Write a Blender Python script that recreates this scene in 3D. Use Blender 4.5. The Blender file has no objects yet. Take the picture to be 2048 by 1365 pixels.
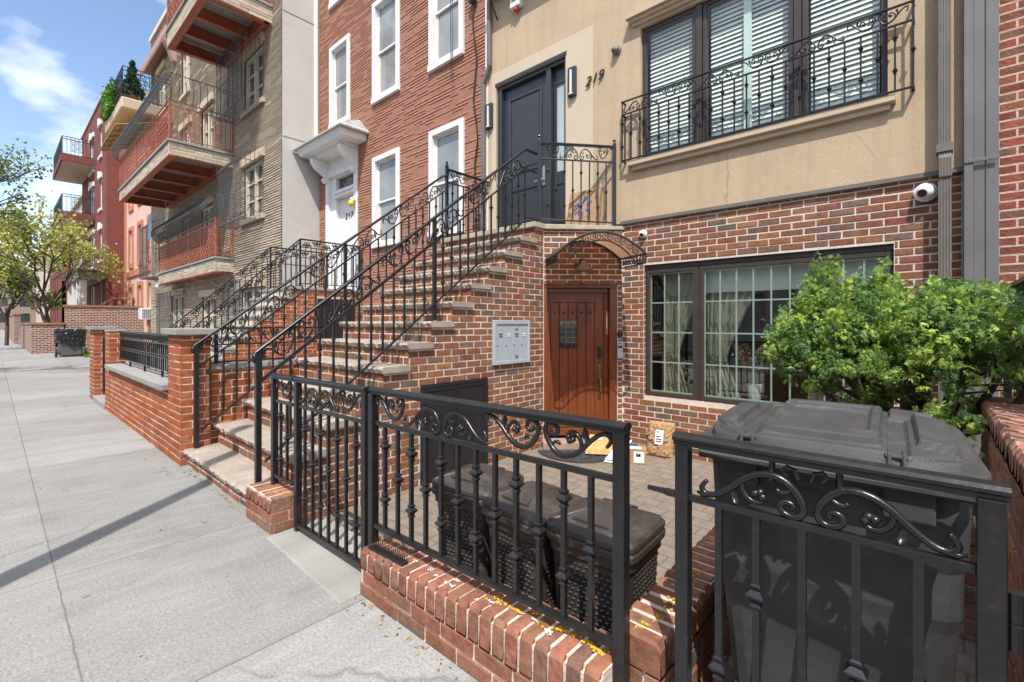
import bpy, math, random
import numpy as np
from mathutils import Vector
R = math.radians
rng = random.Random(7)
nrng = np.random.default_rng(11)
SC = bpy.context.scene
COL = SC.collection

# ------------------------------------------------------------------ camera, sky, sun, exposure
SUN_AZ = 38.0      # degrees from straight out of the facade (-Y) towards +X
SUN_EL = 57.0
cam_d = bpy.data.cameras.new('camera'); cam = bpy.data.objects.new('camera', cam_d); COL.objects.link(cam)
cam.location = (0, 0, 1.46); cam.rotation_euler = (R(90), 0, R(41.9))
cam_d.sensor_width = 36; cam_d.lens = 932 / 2048 * 36; cam_d.shift_y = -36.5 / 2048
cam_d.clip_start = 0.05; cam_d.clip_end = 2000
SC.camera = cam
SC.render.resolution_x = 1024; SC.render.resolution_y = 682
SC.view_settings.view_transform = 'Standard'; SC.view_settings.look = 'None'
SC.view_settings.exposure = 0.74; SC.view_settings.gamma = 1
SC.cycles.max_bounces = 8; SC.cycles.transparent_max_bounces = 16
W = bpy.data.worlds.new('World'); SC.world = W; W.use_nodes = True
nt = W.node_tree; nt.nodes.clear()
wo = nt.nodes.new('ShaderNodeOutputWorld'); bg = nt.nodes.new('ShaderNodeBackground'); bg.inputs[1].default_value = 0.15
sky = nt.nodes.new('ShaderNodeTexSky'); sky.sky_type = 'NISHITA'; sky.sun_disc = False
sky.sun_elevation = R(SUN_EL); sky.sun_rotation = R(180 - SUN_AZ); sky.air_density = 1.0; sky.dust_density = 1.0; sky.ozone_density = 1.6
tc = nt.nodes.new('ShaderNodeTexCoord'); mp = nt.nodes.new('ShaderNodeMapping'); mp.inputs['Scale'].default_value = (1, 1, 1.9); mp.inputs['Location'].default_value = (4.2, 0.3, 1.6)
nz = nt.nodes.new('ShaderNodeTexNoise'); nz.inputs['Scale'].default_value = 2.6; nz.inputs['Detail'].default_value = 9; nz.inputs['Roughness'].default_value = 0.52
rp = nt.nodes.new('ShaderNodeValToRGB'); rp.color_ramp.elements[0].position = 0.45; rp.color_ramp.elements[1].position = 0.60
mx = nt.nodes.new('ShaderNodeMix'); mx.data_type = 'RGBA'; mx.inputs[7].default_value = (6.6, 6.7, 6.9, 1)
nt.links.new(tc.outputs['Generated'], mp.inputs[0]); nt.links.new(mp.outputs[0], nz.inputs['Vector']); nt.links.new(nz.outputs['Fac'], rp.inputs[0])
nt.links.new(rp.outputs[0], mx.inputs[0]); nt.links.new(sky.outputs[0], mx.inputs[6]); nt.links.new(mx.outputs[2], bg.inputs[0]); nt.links.new(bg.outputs[0], wo.inputs[0])
sl = bpy.data.lights.new('sun', 'SUN'); sl.energy = 3.4; sl.angle = R(0.5); sl.color = (1.0, 0.955, 0.89)
so = bpy.data.objects.new('sun', sl); COL.objects.link(so)
sv = Vector((math.sin(R(SUN_AZ)) * math.cos(R(SUN_EL)), -math.cos(R(SUN_AZ)) * math.cos(R(SUN_EL)), math.sin(R(SUN_EL))))
so.rotation_euler = sv.to_track_quat('Z', 'Y').to_euler(); so.location = sv * 30

# ------------------------------------------------------------------ materials
MATS = {}
def new_mat(name):
    m = bpy.data.materials.new(name); m.use_nodes = True
    t = m.node_tree; b = t.nodes['Principled BSDF']; MATS[name] = m
    return m, t, b
def nd(t, typ, **kw):
    n = t.nodes.new(typ)
    for k, v in kw.items(): setattr(n, k, v)
    return n
def coords(t, kind='Object', scale=(1, 1, 1)):
    c = nd(t, 'ShaderNodeTexCoord'); m = nd(t, 'ShaderNodeMapping'); m.inputs['Scale'].default_value = scale
    t.links.new(c.outputs[kind], m.inputs[0]); return m.outputs[0]
def noise(t, vec, scale, detail=4, rough=0.55):
    n = nd(t, 'ShaderNodeTexNoise'); n.inputs['Scale'].default_value = scale; n.inputs['Detail'].default_value = detail; n.inputs['Roughness'].default_value = rough
    t.links.new(vec, n.inputs['Vector']); return n.outputs['Fac']
def ramp(t, fac, stops):
    r = nd(t, 'ShaderNodeValToRGB'); e = r.color_ramp.elements
    while len(e) < len(stops): e.new(0.5)
    for i, (p, c) in enumerate(stops): e[i].position = p; e[i].color = (*c, 1) if len(c) == 3 else c
    t.links.new(fac, r.inputs[0]); return r.outputs[0]
def mixc(t, fac, a, b, mode='MIX'):
    m = nd(t, 'ShaderNodeMix', data_type='RGBA', blend_type=mode)
    for sock, v in ((0, fac), (6, a), (7, b)):
        if hasattr(v, 'is_output') or isinstance(v, bpy.types.NodeSocket): t.links.new(v, m.inputs[sock])
        elif sock == 0: m.inputs[0].default_value = v
        else: m.inputs[sock].default_value = (*v, 1) if len(v) == 3 else v
    return m.outputs[2]
def bump(t, b, h, strength, dist=0.01, prev=None):
    n = nd(t, 'ShaderNodeBump'); n.inputs['Strength'].default_value = strength; n.inputs['Distance'].default_value = dist
    t.links.new(h, n.inputs['Height'])
    if prev is not None: t.links.new(prev, n.inputs['Normal'])
    t.links.new(n.outputs[0], b.inputs['Normal']); return n.outputs[0]
def sc(c, k): return tuple(x * k for x in c)
def plain(name, col, rough=0.6, metal=0.0, var=0.25, vscale=3.0, fine=0.0, fscale=120, bmp=0.0, bscale=60, spec=0.5, kind='Object', dirt=None):
    m, t, b = new_mat(name); v = coords(t, kind)
    c = ramp(t, noise(t, v, vscale, 6), [(0.3, sc(col, 1 - var)), (0.7, sc(col, 1 + var * 0.6))])
    if fine: c = mixc(t, fine, c, ramp(t, noise(t, v, fscale, 2), [(0.35, sc(col, 0.4)), (0.65, sc(col, 1.5))]))
    if dirt:
        c = mixc(t, ramp(t, noise(t, v, dirt[1], 6, 0.65), [(0.52, (0, 0, 0)), (0.72, (dirt[2],) * 3)]), c, dirt[0])
    t.links.new(c, b.inputs['Base Color']); b.inputs['Roughness'].default_value = rough; b.inputs['Metallic'].default_value = metal
    b.inputs['Specular IOR Level'].default_value = spec
    if bmp: bump(t, b, noise(t, v, bscale, 4), bmp, 0.01)
    return m
def attr_mat(name, rough=0.85, bmp=0.35, bscale=70, var=0.5, spec=0.3, stain=None, trans=0.0):
    m, t, b = new_mat(name); v = coords(t, 'Object')
    a = nd(t, 'ShaderNodeAttribute'); a.attribute_name = 'Col'
    n = ramp(t, noise(t, v, 22, 7, 0.65), [(0.28, (1 - var,) * 3), (0.72, (1 + var * 0.55,) * 3)])
    c = mixc(t, 1.0, a.outputs['Color'], n, 'MULTIPLY')
    if name == 'clay_brick': c = mixc(t, ramp(t, noise(t, v, 3.2, 6, 0.65), [(0.52, (0, 0, 0)), (0.8, (0.3,) * 3)]), c, (0.45, 0.38, 0.32)); c = mixc(t, ramp(t, noise(t, v, 1.1, 7, 0.7), [(0.5, (0, 0, 0)), (0.75, (0.4,) * 3)]), c, (0.11, 0.06, 0.042))
    if stain:
        c = mixc(t, ramp(t, noise(t, v, stain[1], 5, 0.6), [(0.55, (0, 0, 0)), (0.75, (stain[2],) * 3)]), c, stain[0])
    t.links.new(c, b.inputs['Base Color']); b.inputs['Roughness'].default_value = rough; b.inputs['Specular IOR Level'].default_value = spec
    if bmp: bump(t, b, noise(t, v, bscale, 5), bmp, 0.01)
    if trans:
        b.inputs['Transmission Weight'].default_value = 0
        tr = nd(t, 'ShaderNodeBsdfTranslucent'); ms = nd(t, 'ShaderNodeMixShader'); ms.inputs[0].default_value = trans
        t.links.new(c, tr.inputs[0]); t.links.new(b.outputs[0], ms.inputs[1]); t.links.new(tr.outputs[0], ms.inputs[2])
        t.links.new(ms.outputs[0], t.nodes['Material Output'].inputs[0])
    return m
def brick_shader(name, cols, mortar, bw=0.215, bh=0.073, ms=0.009, bmp=0.6, var=0.35, dist=0.02):
    m, t, b = new_mat(name); v = coords(t, 'UV')
    bt = nd(t, 'ShaderNodeTexBrick'); bt.inputs['Scale'].default_value = 1; bt.inputs['Brick Width'].default_value = bw; bt.inputs['Row Height'].default_value = bh
    bt.inputs['Mortar Size'].default_value = ms; bt.inputs['Mortar Smooth'].default_value = 0.25; bt.inputs['Color1'].default_value = (0, 0, 0, 1); bt.inputs['Color2'].default_value = (1, 1, 1, 1); bt.inputs['Mortar'].default_value = (0.5, 0.5, 0.5, 1)
    t.links.new(v, bt.inputs['Vector'])
    k = len(cols); c = ramp(t, bt.outputs['Color'], [((i + 0.5) / k, q) for i, q in enumerate(cols)])
    c = mixc(t, 1.0, c, ramp(t, noise(t, v, 9, 7, 0.65), [(0.3, (1 - var,) * 3), (0.7, (1 + var * 0.5,) * 3)]), 'MULTIPLY')
    c = mixc(t, bt.outputs['Fac'], c, mortar); t.links.new(c, b.inputs['Base Color']); b.inputs['Roughness'].default_value = 0.88; b.inputs['Specular IOR Level'].default_value = 0.25
    inv = nd(t, 'ShaderNodeMath', operation='MULTIPLY_ADD'); inv.inputs[1].default_value = -1; t.links.new(bt.outputs['Fac'], inv.inputs[0])
    t.links.new(noise(t, v, 40, 5, 0.6), inv.inputs[2]); bump(t, b, inv.outputs[0], bmp, dist); return m

IRON = plain('iron_paint', (0.011, 0.0115, 0.0135), 0.30, 0.0, 0.3, 6, bmp=0.06, bscale=90, spec=0.55, dirt=((0.085, 0.045, 0.028), 34, 0.25))
GIRON = plain('sheen_grey_iron', (0.075, 0.075, 0.08), 0.5, 0, 0.3, 4)  # paler base colour paints in the grey-blue reflection on the bars
RIRON = plain('red_iron_paint', (0.37, 0.098, 0.05), 0.5, 0, 0.3, 4)
BRICK = attr_mat('clay_brick', 0.86, 0.5, 60, 0.38, 0.3)
BRICKCAP = attr_mat('worn_cap_brick', 0.8, 0.4, 45, 0.5, 0.35, stain=((0.36, 0.33, 0.29), 17, 0.14))
MORTAR = plain('mortar', (0.70, 0.61, 0.52), 0.95, 0, 0.22, 8, 0.25, 150, 0.7, 80, 0.2)
MORTAR2 = plain('cream_mortar', (0.64, 0.55, 0.45), 0.95, 0, 0.25, 8, 0.25, 150, 0.7, 80, 0.2)
STONE = plain('bluestone_tread', (0.365, 0.308, 0.25), 0.82, 0, 0.28, 4, 0.18, 60, 0.35, 40, 0.3, dirt=((0.22, 0.18, 0.14), 7, 0.5))
COPING = plain('grey_coping', (0.30, 0.29, 0.265), 0.85, 0, 0.2, 3, 0.2, 140, 0.3, 90)
LIMEST = plain('landing_stone', (0.42, 0.37, 0.28), 0.85, 0, 0.25, 5, 0.2, 90, 0.4, 60, dirt=((0.24, 0.2, 0.14), 9, 0.5))
STUCCO = plain('tan_stucco', (0.555, 0.415, 0.275), 0.93, 0, 0.11, 1.2, 0.2, 130, 0.7, 150, 0.2, dirt=((0.40, 0.30, 0.20), 1.6, 0.4))
def streaks(m, dark, k):
    t = m.node_tree; b = t.nodes['Principled BSDF']; l = b.inputs['Base Color'].links[0].from_socket; v = coords(t, 'Object', (7, 7, 0.5))
    c = mixc(t, ramp(t, noise(t, v, 1.0, 7, 0.7), [(0.5, (0, 0, 0)), (0.8, (k,) * 3)]), l, dark); v2 = coords(t, 'Object'); w = nd(t, 'ShaderNodeTexVoronoi', feature='DISTANCE_TO_EDGE'); w.inputs['Scale'].default_value = 0.55
    w2 = nd(t, 'ShaderNodeMix', data_type='VECTOR'); w2.inputs[0].default_value = 0.12; n3 = nd(t, 'ShaderNodeTexNoise'); n3.inputs['Scale'].default_value = 3; n3.inputs['Detail'].default_value = 6; t.links.new(v2, n3.inputs['Vector']); t.links.new(v2, w2.inputs[4]); t.links.new(n3.outputs['Color'], w2.inputs[5]); t.links.new(w2.outputs[1], w.inputs['Vector'])
    cr = ramp(t, w.outputs['Distance'], [(0.0, (0.5,) * 3), (0.004, (0, 0, 0))]); gt = ramp(t, noise(t, v2, 0.8, 3), [(0.55, (0, 0, 0)), (0.6, (1, 1, 1))]); c = mixc(t, mixc(t, 1.0, cr, gt, 'MULTIPLY'), c, sc(dark, 0.6)); t.links.new(c, b.inputs['Base Color'])
streaks(STUCCO, (0.36, 0.265, 0.175), 0.55)
STUCCO2 = plain('pale_stucco_patch', (0.60, 0.495, 0.36), 0.93, 0, 0.10, 1.2, 0.16, 130, 0.5, 150, 0.2)
GSTUCCO = plain('grey_stucco', (0.52, 0.49, 0.45), 0.93, 0, 0.10, 0.7, 0.12, 60, 0.3, 90, 0.2, dirt=((0.40, 0.37, 0.33), 0.9, 0.5))
WHITE = plain('white_paint', (0.78, 0.77, 0.75), 0.45, 0, 0.06, 3, spec=0.4, dirt=((0.62, 0.60, 0.56), 5, 0.3))
CREAM = plain('cream_paint', (0.66, 0.58, 0.44), 0.7, 0, 0.12, 3)
BRONZE = plain('dark_bronze_frame', (0.052, 0.040, 0.033), 0.42, 0, 0.2, 5, spec=0.5)
DARKDOOR = plain('charcoal_door_paint', (0.034, 0.036, 0.042), 0.36, 0, 0.15, 4, spec=0.5)
GREYMETAL = plain('grey_flashing', (0.15, 0.145, 0.145), 0.5, 0.0, 0.15, 2, spec=0.5, dirt=((0.2, 0.19, 0.18), 3, 0.35))
DOWNSP = plain('brown_downspout', (0.16, 0.14, 0.125), 0.45, 0, 0.18, 3, spec=0.5)
STEELBOX = plain('silver_mailbox', (0.46, 0.51, 0.565), 0.4, 0.2, 0.06, 3, spec=0.5)
CHROME = plain('satin_nickel', (0.55, 0.53, 0.48), 0.28, 1.0, 0.1, 5)
BRASS = plain('aged_brass', (0.42, 0.29, 0.12), 0.3, 1.0, 0.3, 8)
BLACKPL = plain('black_plastic', (0.020, 0.020, 0.021), 0.4, 0, 0.2, 5, spec=0.5)
CARTPL = plain('cart_plastic', (0.054, 0.054, 0.055), 0.55, 0, 0.25, 5, 0.12, 300, 0.2, 260, 0.35, dirt=((0.13, 0.115, 0.10), 7, 0.5))
BINPL = plain('brown_bin_plastic', (0.050, 0.041, 0.036), 0.38, 0, 0.25, 6, 0.06, 200, 0.1, 200, 0.5, dirt=((0.15, 0.13, 0.115), 7, 0.5))
KRAFT = plain('kraft_paper', (0.38, 0.225, 0.11), 0.75, 0, 0.15, 8, bmp=0.2, bscale=18)
WHITEPAPER = plain('white_paper', (0.75, 0.75, 0.74), 0.7, 0, 0.05, 6)
BLUE = plain('blue_print', (0.02, 0.13, 0.52), 0.6, 0, 0.1, 6)
INK = plain('black_ink', (0.02, 0.02, 0.022), 0.6, 0, 0.1, 6)
PINKBLUE = plain('pale_blue_mailer', (0.50, 0.68, 0.80), 0.5, 0, 0.15, 6)
ORANGE = plain('orange_card', (0.62, 0.26, 0.05), 0.6, 0, 0.1, 6)
REDPL = plain('red_plastic', (0.50, 0.03, 0.02), 0.4, 0, 0.1, 6)
YELLOW = plain('yellow_plastic', (0.75, 0.55, 0.05), 0.4, 0, 0.1, 6)
WHITEPL = plain('white_plastic', (0.74, 0.74, 0.73), 0.35, 0, 0.05, 5)
SALMON = plain('salmon_stucco', (0.66, 0.44, 0.36), 0.9, 0, 0.08, 1, 0.1, 80)
TERRA = plain('terracotta_trim', (0.50, 0.20, 0.11), 0.8, 0, 0.15, 2)
BROWNST = plain('brown_baluster_stone', (0.33, 0.17, 0.10), 0.85, 0, 0.2, 4)
SLATE = plain('pale_slate_shingle', (0.48, 0.48, 0.45), 0.8, 0, 0.2, 5, bmp=0.3, bscale=30)
CURTAIN = plain('ivory_curtain', (0.36, 0.335, 0.24), 0.9, 0, 0.12, 6)
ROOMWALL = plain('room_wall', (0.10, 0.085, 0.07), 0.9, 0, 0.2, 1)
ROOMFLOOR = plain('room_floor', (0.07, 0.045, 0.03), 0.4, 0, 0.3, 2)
SOFA = plain('mustard_velvet', (0.42, 0.22, 0.05), 0.7, 0, 0.2, 3)
BLIND = plain('blind_slat', (0.84, 0.86, 0.80), 0.6, 0, 0.06, 3)
LINTEL = plain('sill_stucco', (0.54, 0.42, 0.29), 0.9, 0, 0.1, 2, 0.12, 130, 0.3, 120)
CORRUG = plain('galvanised_deck', (0.42, 0.42, 0.40), 0.5, 0.3, 0.2, 2)
BAGMAT = plain('black_bin_bag', (0.012, 0.012, 0.013), 0.22, 0, 0.2, 5, bmp=0.5, bscale=16, spec=0.6)
SOIL = plain('soil', (0.075, 0.055, 0.04), 0.95, 0, 0.4, 6, 0.3, 60, 0.8, 40)
BARK = plain('bark', (0.075, 0.058, 0.045), 0.9, 0, 0.4, 12, bmp=0.7, bscale=30)
LEAFM = attr_mat('leaf', 0.55, 0, 50, 0.2, 0.35, trans=0.35)
SHRUBM = attr_mat('conifer_spray', 0.85, 0, 50, 0.25, 0.15, trans=0.3)
GRASS = attr_mat('grass_blade', 0.6, 0, 50, 0.2, 0.3, trans=0.3)
FLOWERM = attr_mat('dried_flower', 0.8, 0, 50, 0.3, 0.2)
ASPHALT = plain('asphalt', (0.05, 0.05, 0.052), 0.9, 0, 0.25, 1.5, 0.3, 150, 0.5, 120)
TANAWN = plain('tan_canvas', (0.45, 0.30, 0.12), 0.8, 0, 0.1, 2)
PINKAWN = plain('faded_pink_trim', (0.42, 0.25, 0.21), 0.8, 0, 0.15, 3)
FARTAN = plain('far_tan_wall', (0.55, 0.47, 0.38), 0.9, 0, 0.1, 0.4)
SPLAT_Y = plain('yellow_lichen', (0.62, 0.40, 0.03), 0.9, 0, 0.3, 40)
SPLAT_W = plain('white_dropping', (0.75, 0.73, 0.68), 0.9, 0, 0.2, 40)
RUBBER = plain('rubber_mat', (0.045, 0.045, 0.047), 0.7, 0, 0.3, 10, bmp=0.2, bscale=80)

DKRED = brick_shader('dark_red_brick', [(0.20, 0.055, 0.04), (0.25, 0.065, 0.05), (0.17, 0.05, 0.045)], (0.27, 0.12, 0.10), 0.21, 0.08, 0.008)
FARBRICK = brick_shader('old_garden_brick', [(0.17, 0.07, 0.05), (0.26, 0.09, 0.06), (0.32, 0.13, 0.08), (0.13, 0.07, 0.06)], (0.55, 0.46, 0.40), 0.24, 0.085, 0.014)
RIGHTBRICK = brick_shader('neighbour_brick', [(0.27, 0.075, 0.05), (0.32, 0.11, 0.06), (0.22, 0.06, 0.05), (0.20, 0.10, 0.07)], (0.52, 0.40, 0.29), 0.215, 0.075, 0.009)
OPPBRICK = brick_shader('opposite_brick', [(0.55, 0.50, 0.45), (0.60, 0.55, 0.50), (0.50, 0.46, 0.42)], (0.45, 0.4, 0.35))
BEIGE = attr_mat('beige_split_stone', 0.9, 0.5, 50, 0.3, 0.2)
REDSTONE = attr_mat('red_split_stone', 0.9, 0.45, 45, 0.25, 0.2)

def concrete():
    m, t, b = new_mat('sidewalk_concrete'); v = coords(t, 'Object')
    base = ramp(t, noise(t, v, 0.7, 7, 0.6), [(0.3, (0.225, 0.22, 0.21)), (0.7, (0.32, 0.313, 0.30))])
    c = mixc(t, 0.30, base, ramp(t, noise(t, v, 75, 3, 0.7), [(0.36, (0.085, 0.083, 0.078)), (0.5, (0.30, 0.297, 0.288)), (0.64, (0.52, 0.51, 0.50))]))
    vo = nd(t, 'ShaderNodeTexVoronoi'); vo.inputs['Scale'].default_value = 34; vo.inputs['Randomness'].default_value = 1; t.links.new(v, vo.inputs['Vector'])
    sp = ramp(t, vo.outputs['Distance'], [(0.07, (1, 1, 1)), (0.15, (0, 0, 0))])
    gate = ramp(t, noise(t, v, 5, 3), [(0.5, (0, 0, 0)), (0.62, (0.75,) * 3)])
    mm = mixc(t, 1.0, sp, gate, 'MULTIPLY')
    c = mixc(t, mm, c, (0.075, 0.072, 0.068))
    c = mixc(t, ramp(t, noise(t, v, 1.9, 8, 0.7), [(0.55, (0, 0, 0)), (0.78, (0.5,) * 3)]), c, (0.165, 0.16, 0.15))
    vs_ = coords(t, 'Object', (2.6, 0.45, 1))
    c = mixc(t, ramp(t, noise(t, vs_, 1.6, 8, 0.7), [(0.46, (0, 0, 0)), (0.72, (0.55,) * 3)]), c, (0.19, 0.185, 0.175))
    c = mixc(t, ramp(t, noise(t, vs_, 5.5, 5, 0.7), [(0.5, (0, 0, 0)), (0.75, (0.35,) * 3)]), c, (0.44, 0.43, 0.415))
    sl_ = nd(t, 'ShaderNodeVectorMath', operation='ADD'); sl_.inputs[1].default_value = (2.22 + 150, -0.25 + 150, 0); t.links.new(v, sl_.inputs[0])
    sf = nd(t, 'ShaderNodeVectorMath', operation='SNAP'); sf.inputs[1].default_value = (1.5, 1.5, 1000); t.links.new(sl_.outputs[0], sf.inputs[0]); wn = nd(t, 'ShaderNodeTexWhiteNoise'); t.links.new(sf.outputs[0], wn.inputs['Vector'])
    c = mixc(t, 1.0, c, ramp(t, wn.outputs['Value'], [(0, (0.86, 0.855, 0.84)), (1, (1.06, 1.06, 1.06))]), 'MULTIPLY')
    vg = nd(t, 'ShaderNodeTexVoronoi'); vg.inputs['Scale'].default_value = 2.3; t.links.new(v, vg.inputs['Vector']); c = mixc(t, ramp(t, vg.outputs['Distance'], [(0.045, (0.6,) * 3), (0.06, (0, 0, 0))]), c, (0.10, 0.098, 0.094))
    ck = nd(t, 'ShaderNodeTexVoronoi', feature='DISTANCE_TO_EDGE'); ck.inputs['Scale'].default_value = 0.34; n3 = nd(t, 'ShaderNodeTexNoise'); n3.inputs['Scale'].default_value = 2.2; n3.inputs['Detail'].default_value = 8; t.links.new(v, n3.inputs['Vector']); vm = nd(t, 'ShaderNodeMix', data_type='VECTOR'); vm.inputs[0].default_value = 0.25; t.links.new(v, vm.inputs[4]); t.links.new(n3.outputs['Color'], vm.inputs[5]); t.links.new(vm.outputs[1], ck.inputs['Vector'])
    c = mixc(t, mixc(t, 1.0, ramp(t, ck.outputs['Distance'], [(0.0, (0.5,) * 3), (0.0022, (0, 0, 0))]), ramp(t, noise(t, v, 0.6, 3), [(0.52, (0, 0, 0)), (0.56, (1, 1, 1))]), 'MULTIPLY'), c, (0.09, 0.088, 0.083))
    # score joints: X = -2.22 - 1.5k and Y = 0.25 - 1.5k
    sx = nd(t, 'ShaderNodeSeparateXYZ'); t.links.new(v, sx.inputs[0])
    wob = noise(t, v, 9, 3)
    js = []
    for o, off in (('X', 2.22 + 150), ('Y', -0.25 + 150)):
        a = nd(t, 'ShaderNodeMath', operation='ADD'); a.inputs[1].default_value = off; t.links.new(sx.outputs[o], a.inputs[0])
        w2 = nd(t, 'ShaderNodeMath', operation='MULTIPLY_ADD'); w2.inputs[1].default_value = 0.012; t.links.new(wob, w2.inputs[0]); t.links.new(a.outputs[0], w2.inputs[2])
        d = nd(t, 'ShaderNodeMath', operation='PINGPONG'); d.inputs[1].default_value = 0.75; t.links.new(w2.outputs[0], d.inputs[0])
        j = nd(t, 'ShaderNodeMath', operation='LESS_THAN'); j.inputs[1].default_value = 0.004; t.links.new(d.outputs[0], j.inputs[0]); js.append(j.outputs[0])
    mxn = nd(t, 'ShaderNodeMath', operation='MAXIMUM'); t.links.new(js[0], mxn.inputs[0]); t.links.new(js[1], mxn.inputs[1])
    jf = nd(t, 'ShaderNodeMath', operation='MULTIPLY'); t.links.new(mxn.outputs[0], jf.inputs[0]); jf.inputs[1].default_value = 0.55
    c = mixc(t, jf.outputs[0], c, (0.095, 0.09, 0.083))
    t.links.new(c, b.inputs['Base Color']); b.inputs['Roughness'].default_value = 0.92; b.inputs['Specular IOR Level'].default_value = 0.25
    p = bump(t, b, noise(t, v, 150, 4, 0.7), 0.16, 0.005)
    iv = nd(t, 'ShaderNodeMath', operation='SUBTRACT'); iv.inputs[0].default_value = 1; t.links.new(mxn.outputs[0], iv.inputs[1]); bump(t, b, iv.outputs[0], 0.6, 0.01, p)
    return m
CONC = concrete()
PAVERS = brick_shader('court_pavers', [(0.225, 0.185, 0.145), (0.24, 0.20, 0.16), (0.215, 0.182, 0.148), (0.245, 0.19, 0.15)], (0.13, 0.105, 0.082), 0.23, 0.16, 0.006, 0.25, 0.25, 0.006)
def wood():
    m, t, b = new_mat('door_wood'); v = coords(t, 'Object', (14, 14, 1.1))
    c = ramp(t, noise(t, v, 3.0, 8, 0.65), [(0.25, (0.11, 0.029, 0.009)), (0.55, (0.185, 0.051, 0.014)), (0.8, (0.245, 0.077, 0.022))])
    t.links.new(c, b.inputs['Base Color']); b.inputs['Roughness'].default_value = 0.35; b.inputs['Specular IOR Level'].default_value = 0.5
    bump(t, b, noise(t, v, 5, 5), 0.12, 0.004); return m
WOOD = wood()
def glass(name, tint=(0.9, 0.95, 0.93), refl=1.0):
    m, t, b = new_mat(name); t.nodes.remove(b)
    tr = nd(t, 'ShaderNodeBsdfTransparent'); tr.inputs[0].default_value = (*tint, 1); gl = nd(t, 'ShaderNodeBsdfGlossy'); gl.inputs['Roughness'].default_value = 0.02
    fr = nd(t, 'ShaderNodeLayerWeight'); fr.inputs[0].default_value = 0.5
    pw = nd(t, 'ShaderNodeMath', operation='POWER'); pw.inputs[1].default_value = 3.2; t.links.new(fr.outputs['Facing'], pw.inputs[0])
    ml = nd(t, 'ShaderNodeMath', operation='MULTIPLY_ADD'); ml.inputs[1].default_value = 0.8 * refl; ml.inputs[2].default_value = 0.07 * refl; ml.use_clamp = True; t.links.new(pw.outputs[0], ml.inputs[0])
    ms = nd(t, 'ShaderNodeMixShader'); t.links.new(ml.outputs[0], ms.inputs[0]); t.links.new(tr.outputs[0], ms.inputs[1]); t.links.new(gl.outputs[0], ms.inputs[2])
    t.links.new(ms.outputs[0], t.nodes['Material Output'].inputs[0]); return m
GLASS = glass('window_glass', (0.93, 0.97, 0.94), 0.7)
GLASS2 = glass('street_glass', (0.86, 0.94, 0.90), 2.6)
SHEEN = plain('curtained_glass', (0.26, 0.27, 0.275), 0.06, 0, 0.35, 1.6, spec=0.9)
DARKGLASS = plain('dark_glass', (0.045, 0.055, 0.055), 0.05, 0, 0.4, 1.5, spec=0.9)
FROST = plain('frosted_glass', (0.42, 0.50, 0.50), 0.25, 0, 0.12, 1.5, spec=0.8)
BRONZESHEET = plain('bronze_polycarbonate', (0.34, 0.23, 0.165), 0.35, 0, 0.12, 3, spec=0.5)

def poly_sheet():
    t = BRONZESHEET.node_tree; b = t.nodes['Principled BSDF']; tr = nd(t, 'ShaderNodeBsdfTransparent'); tr.inputs[0].default_value = (0.80, 0.66, 0.55, 1); ms = nd(t, 'ShaderNodeMixShader'); ms.inputs[0].default_value = 0.55; tl = nd(t, 'ShaderNodeBsdfTranslucent'); tl.inputs[0].default_value = (0.62, 0.46, 0.36, 1); m2 = nd(t, 'ShaderNodeMixShader'); m2.inputs[0].default_value = 0.6
    t.links.new(b.outputs[0], m2.inputs[1]); t.links.new(tl.outputs[0], m2.inputs[2]); t.links.new(tr.outputs[0], ms.inputs[1]); t.links.new(m2.outputs[0], ms.inputs[2]); t.links.new(ms.outputs[0], t.nodes['Material Output'].inputs[0])
poly_sheet()
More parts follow.
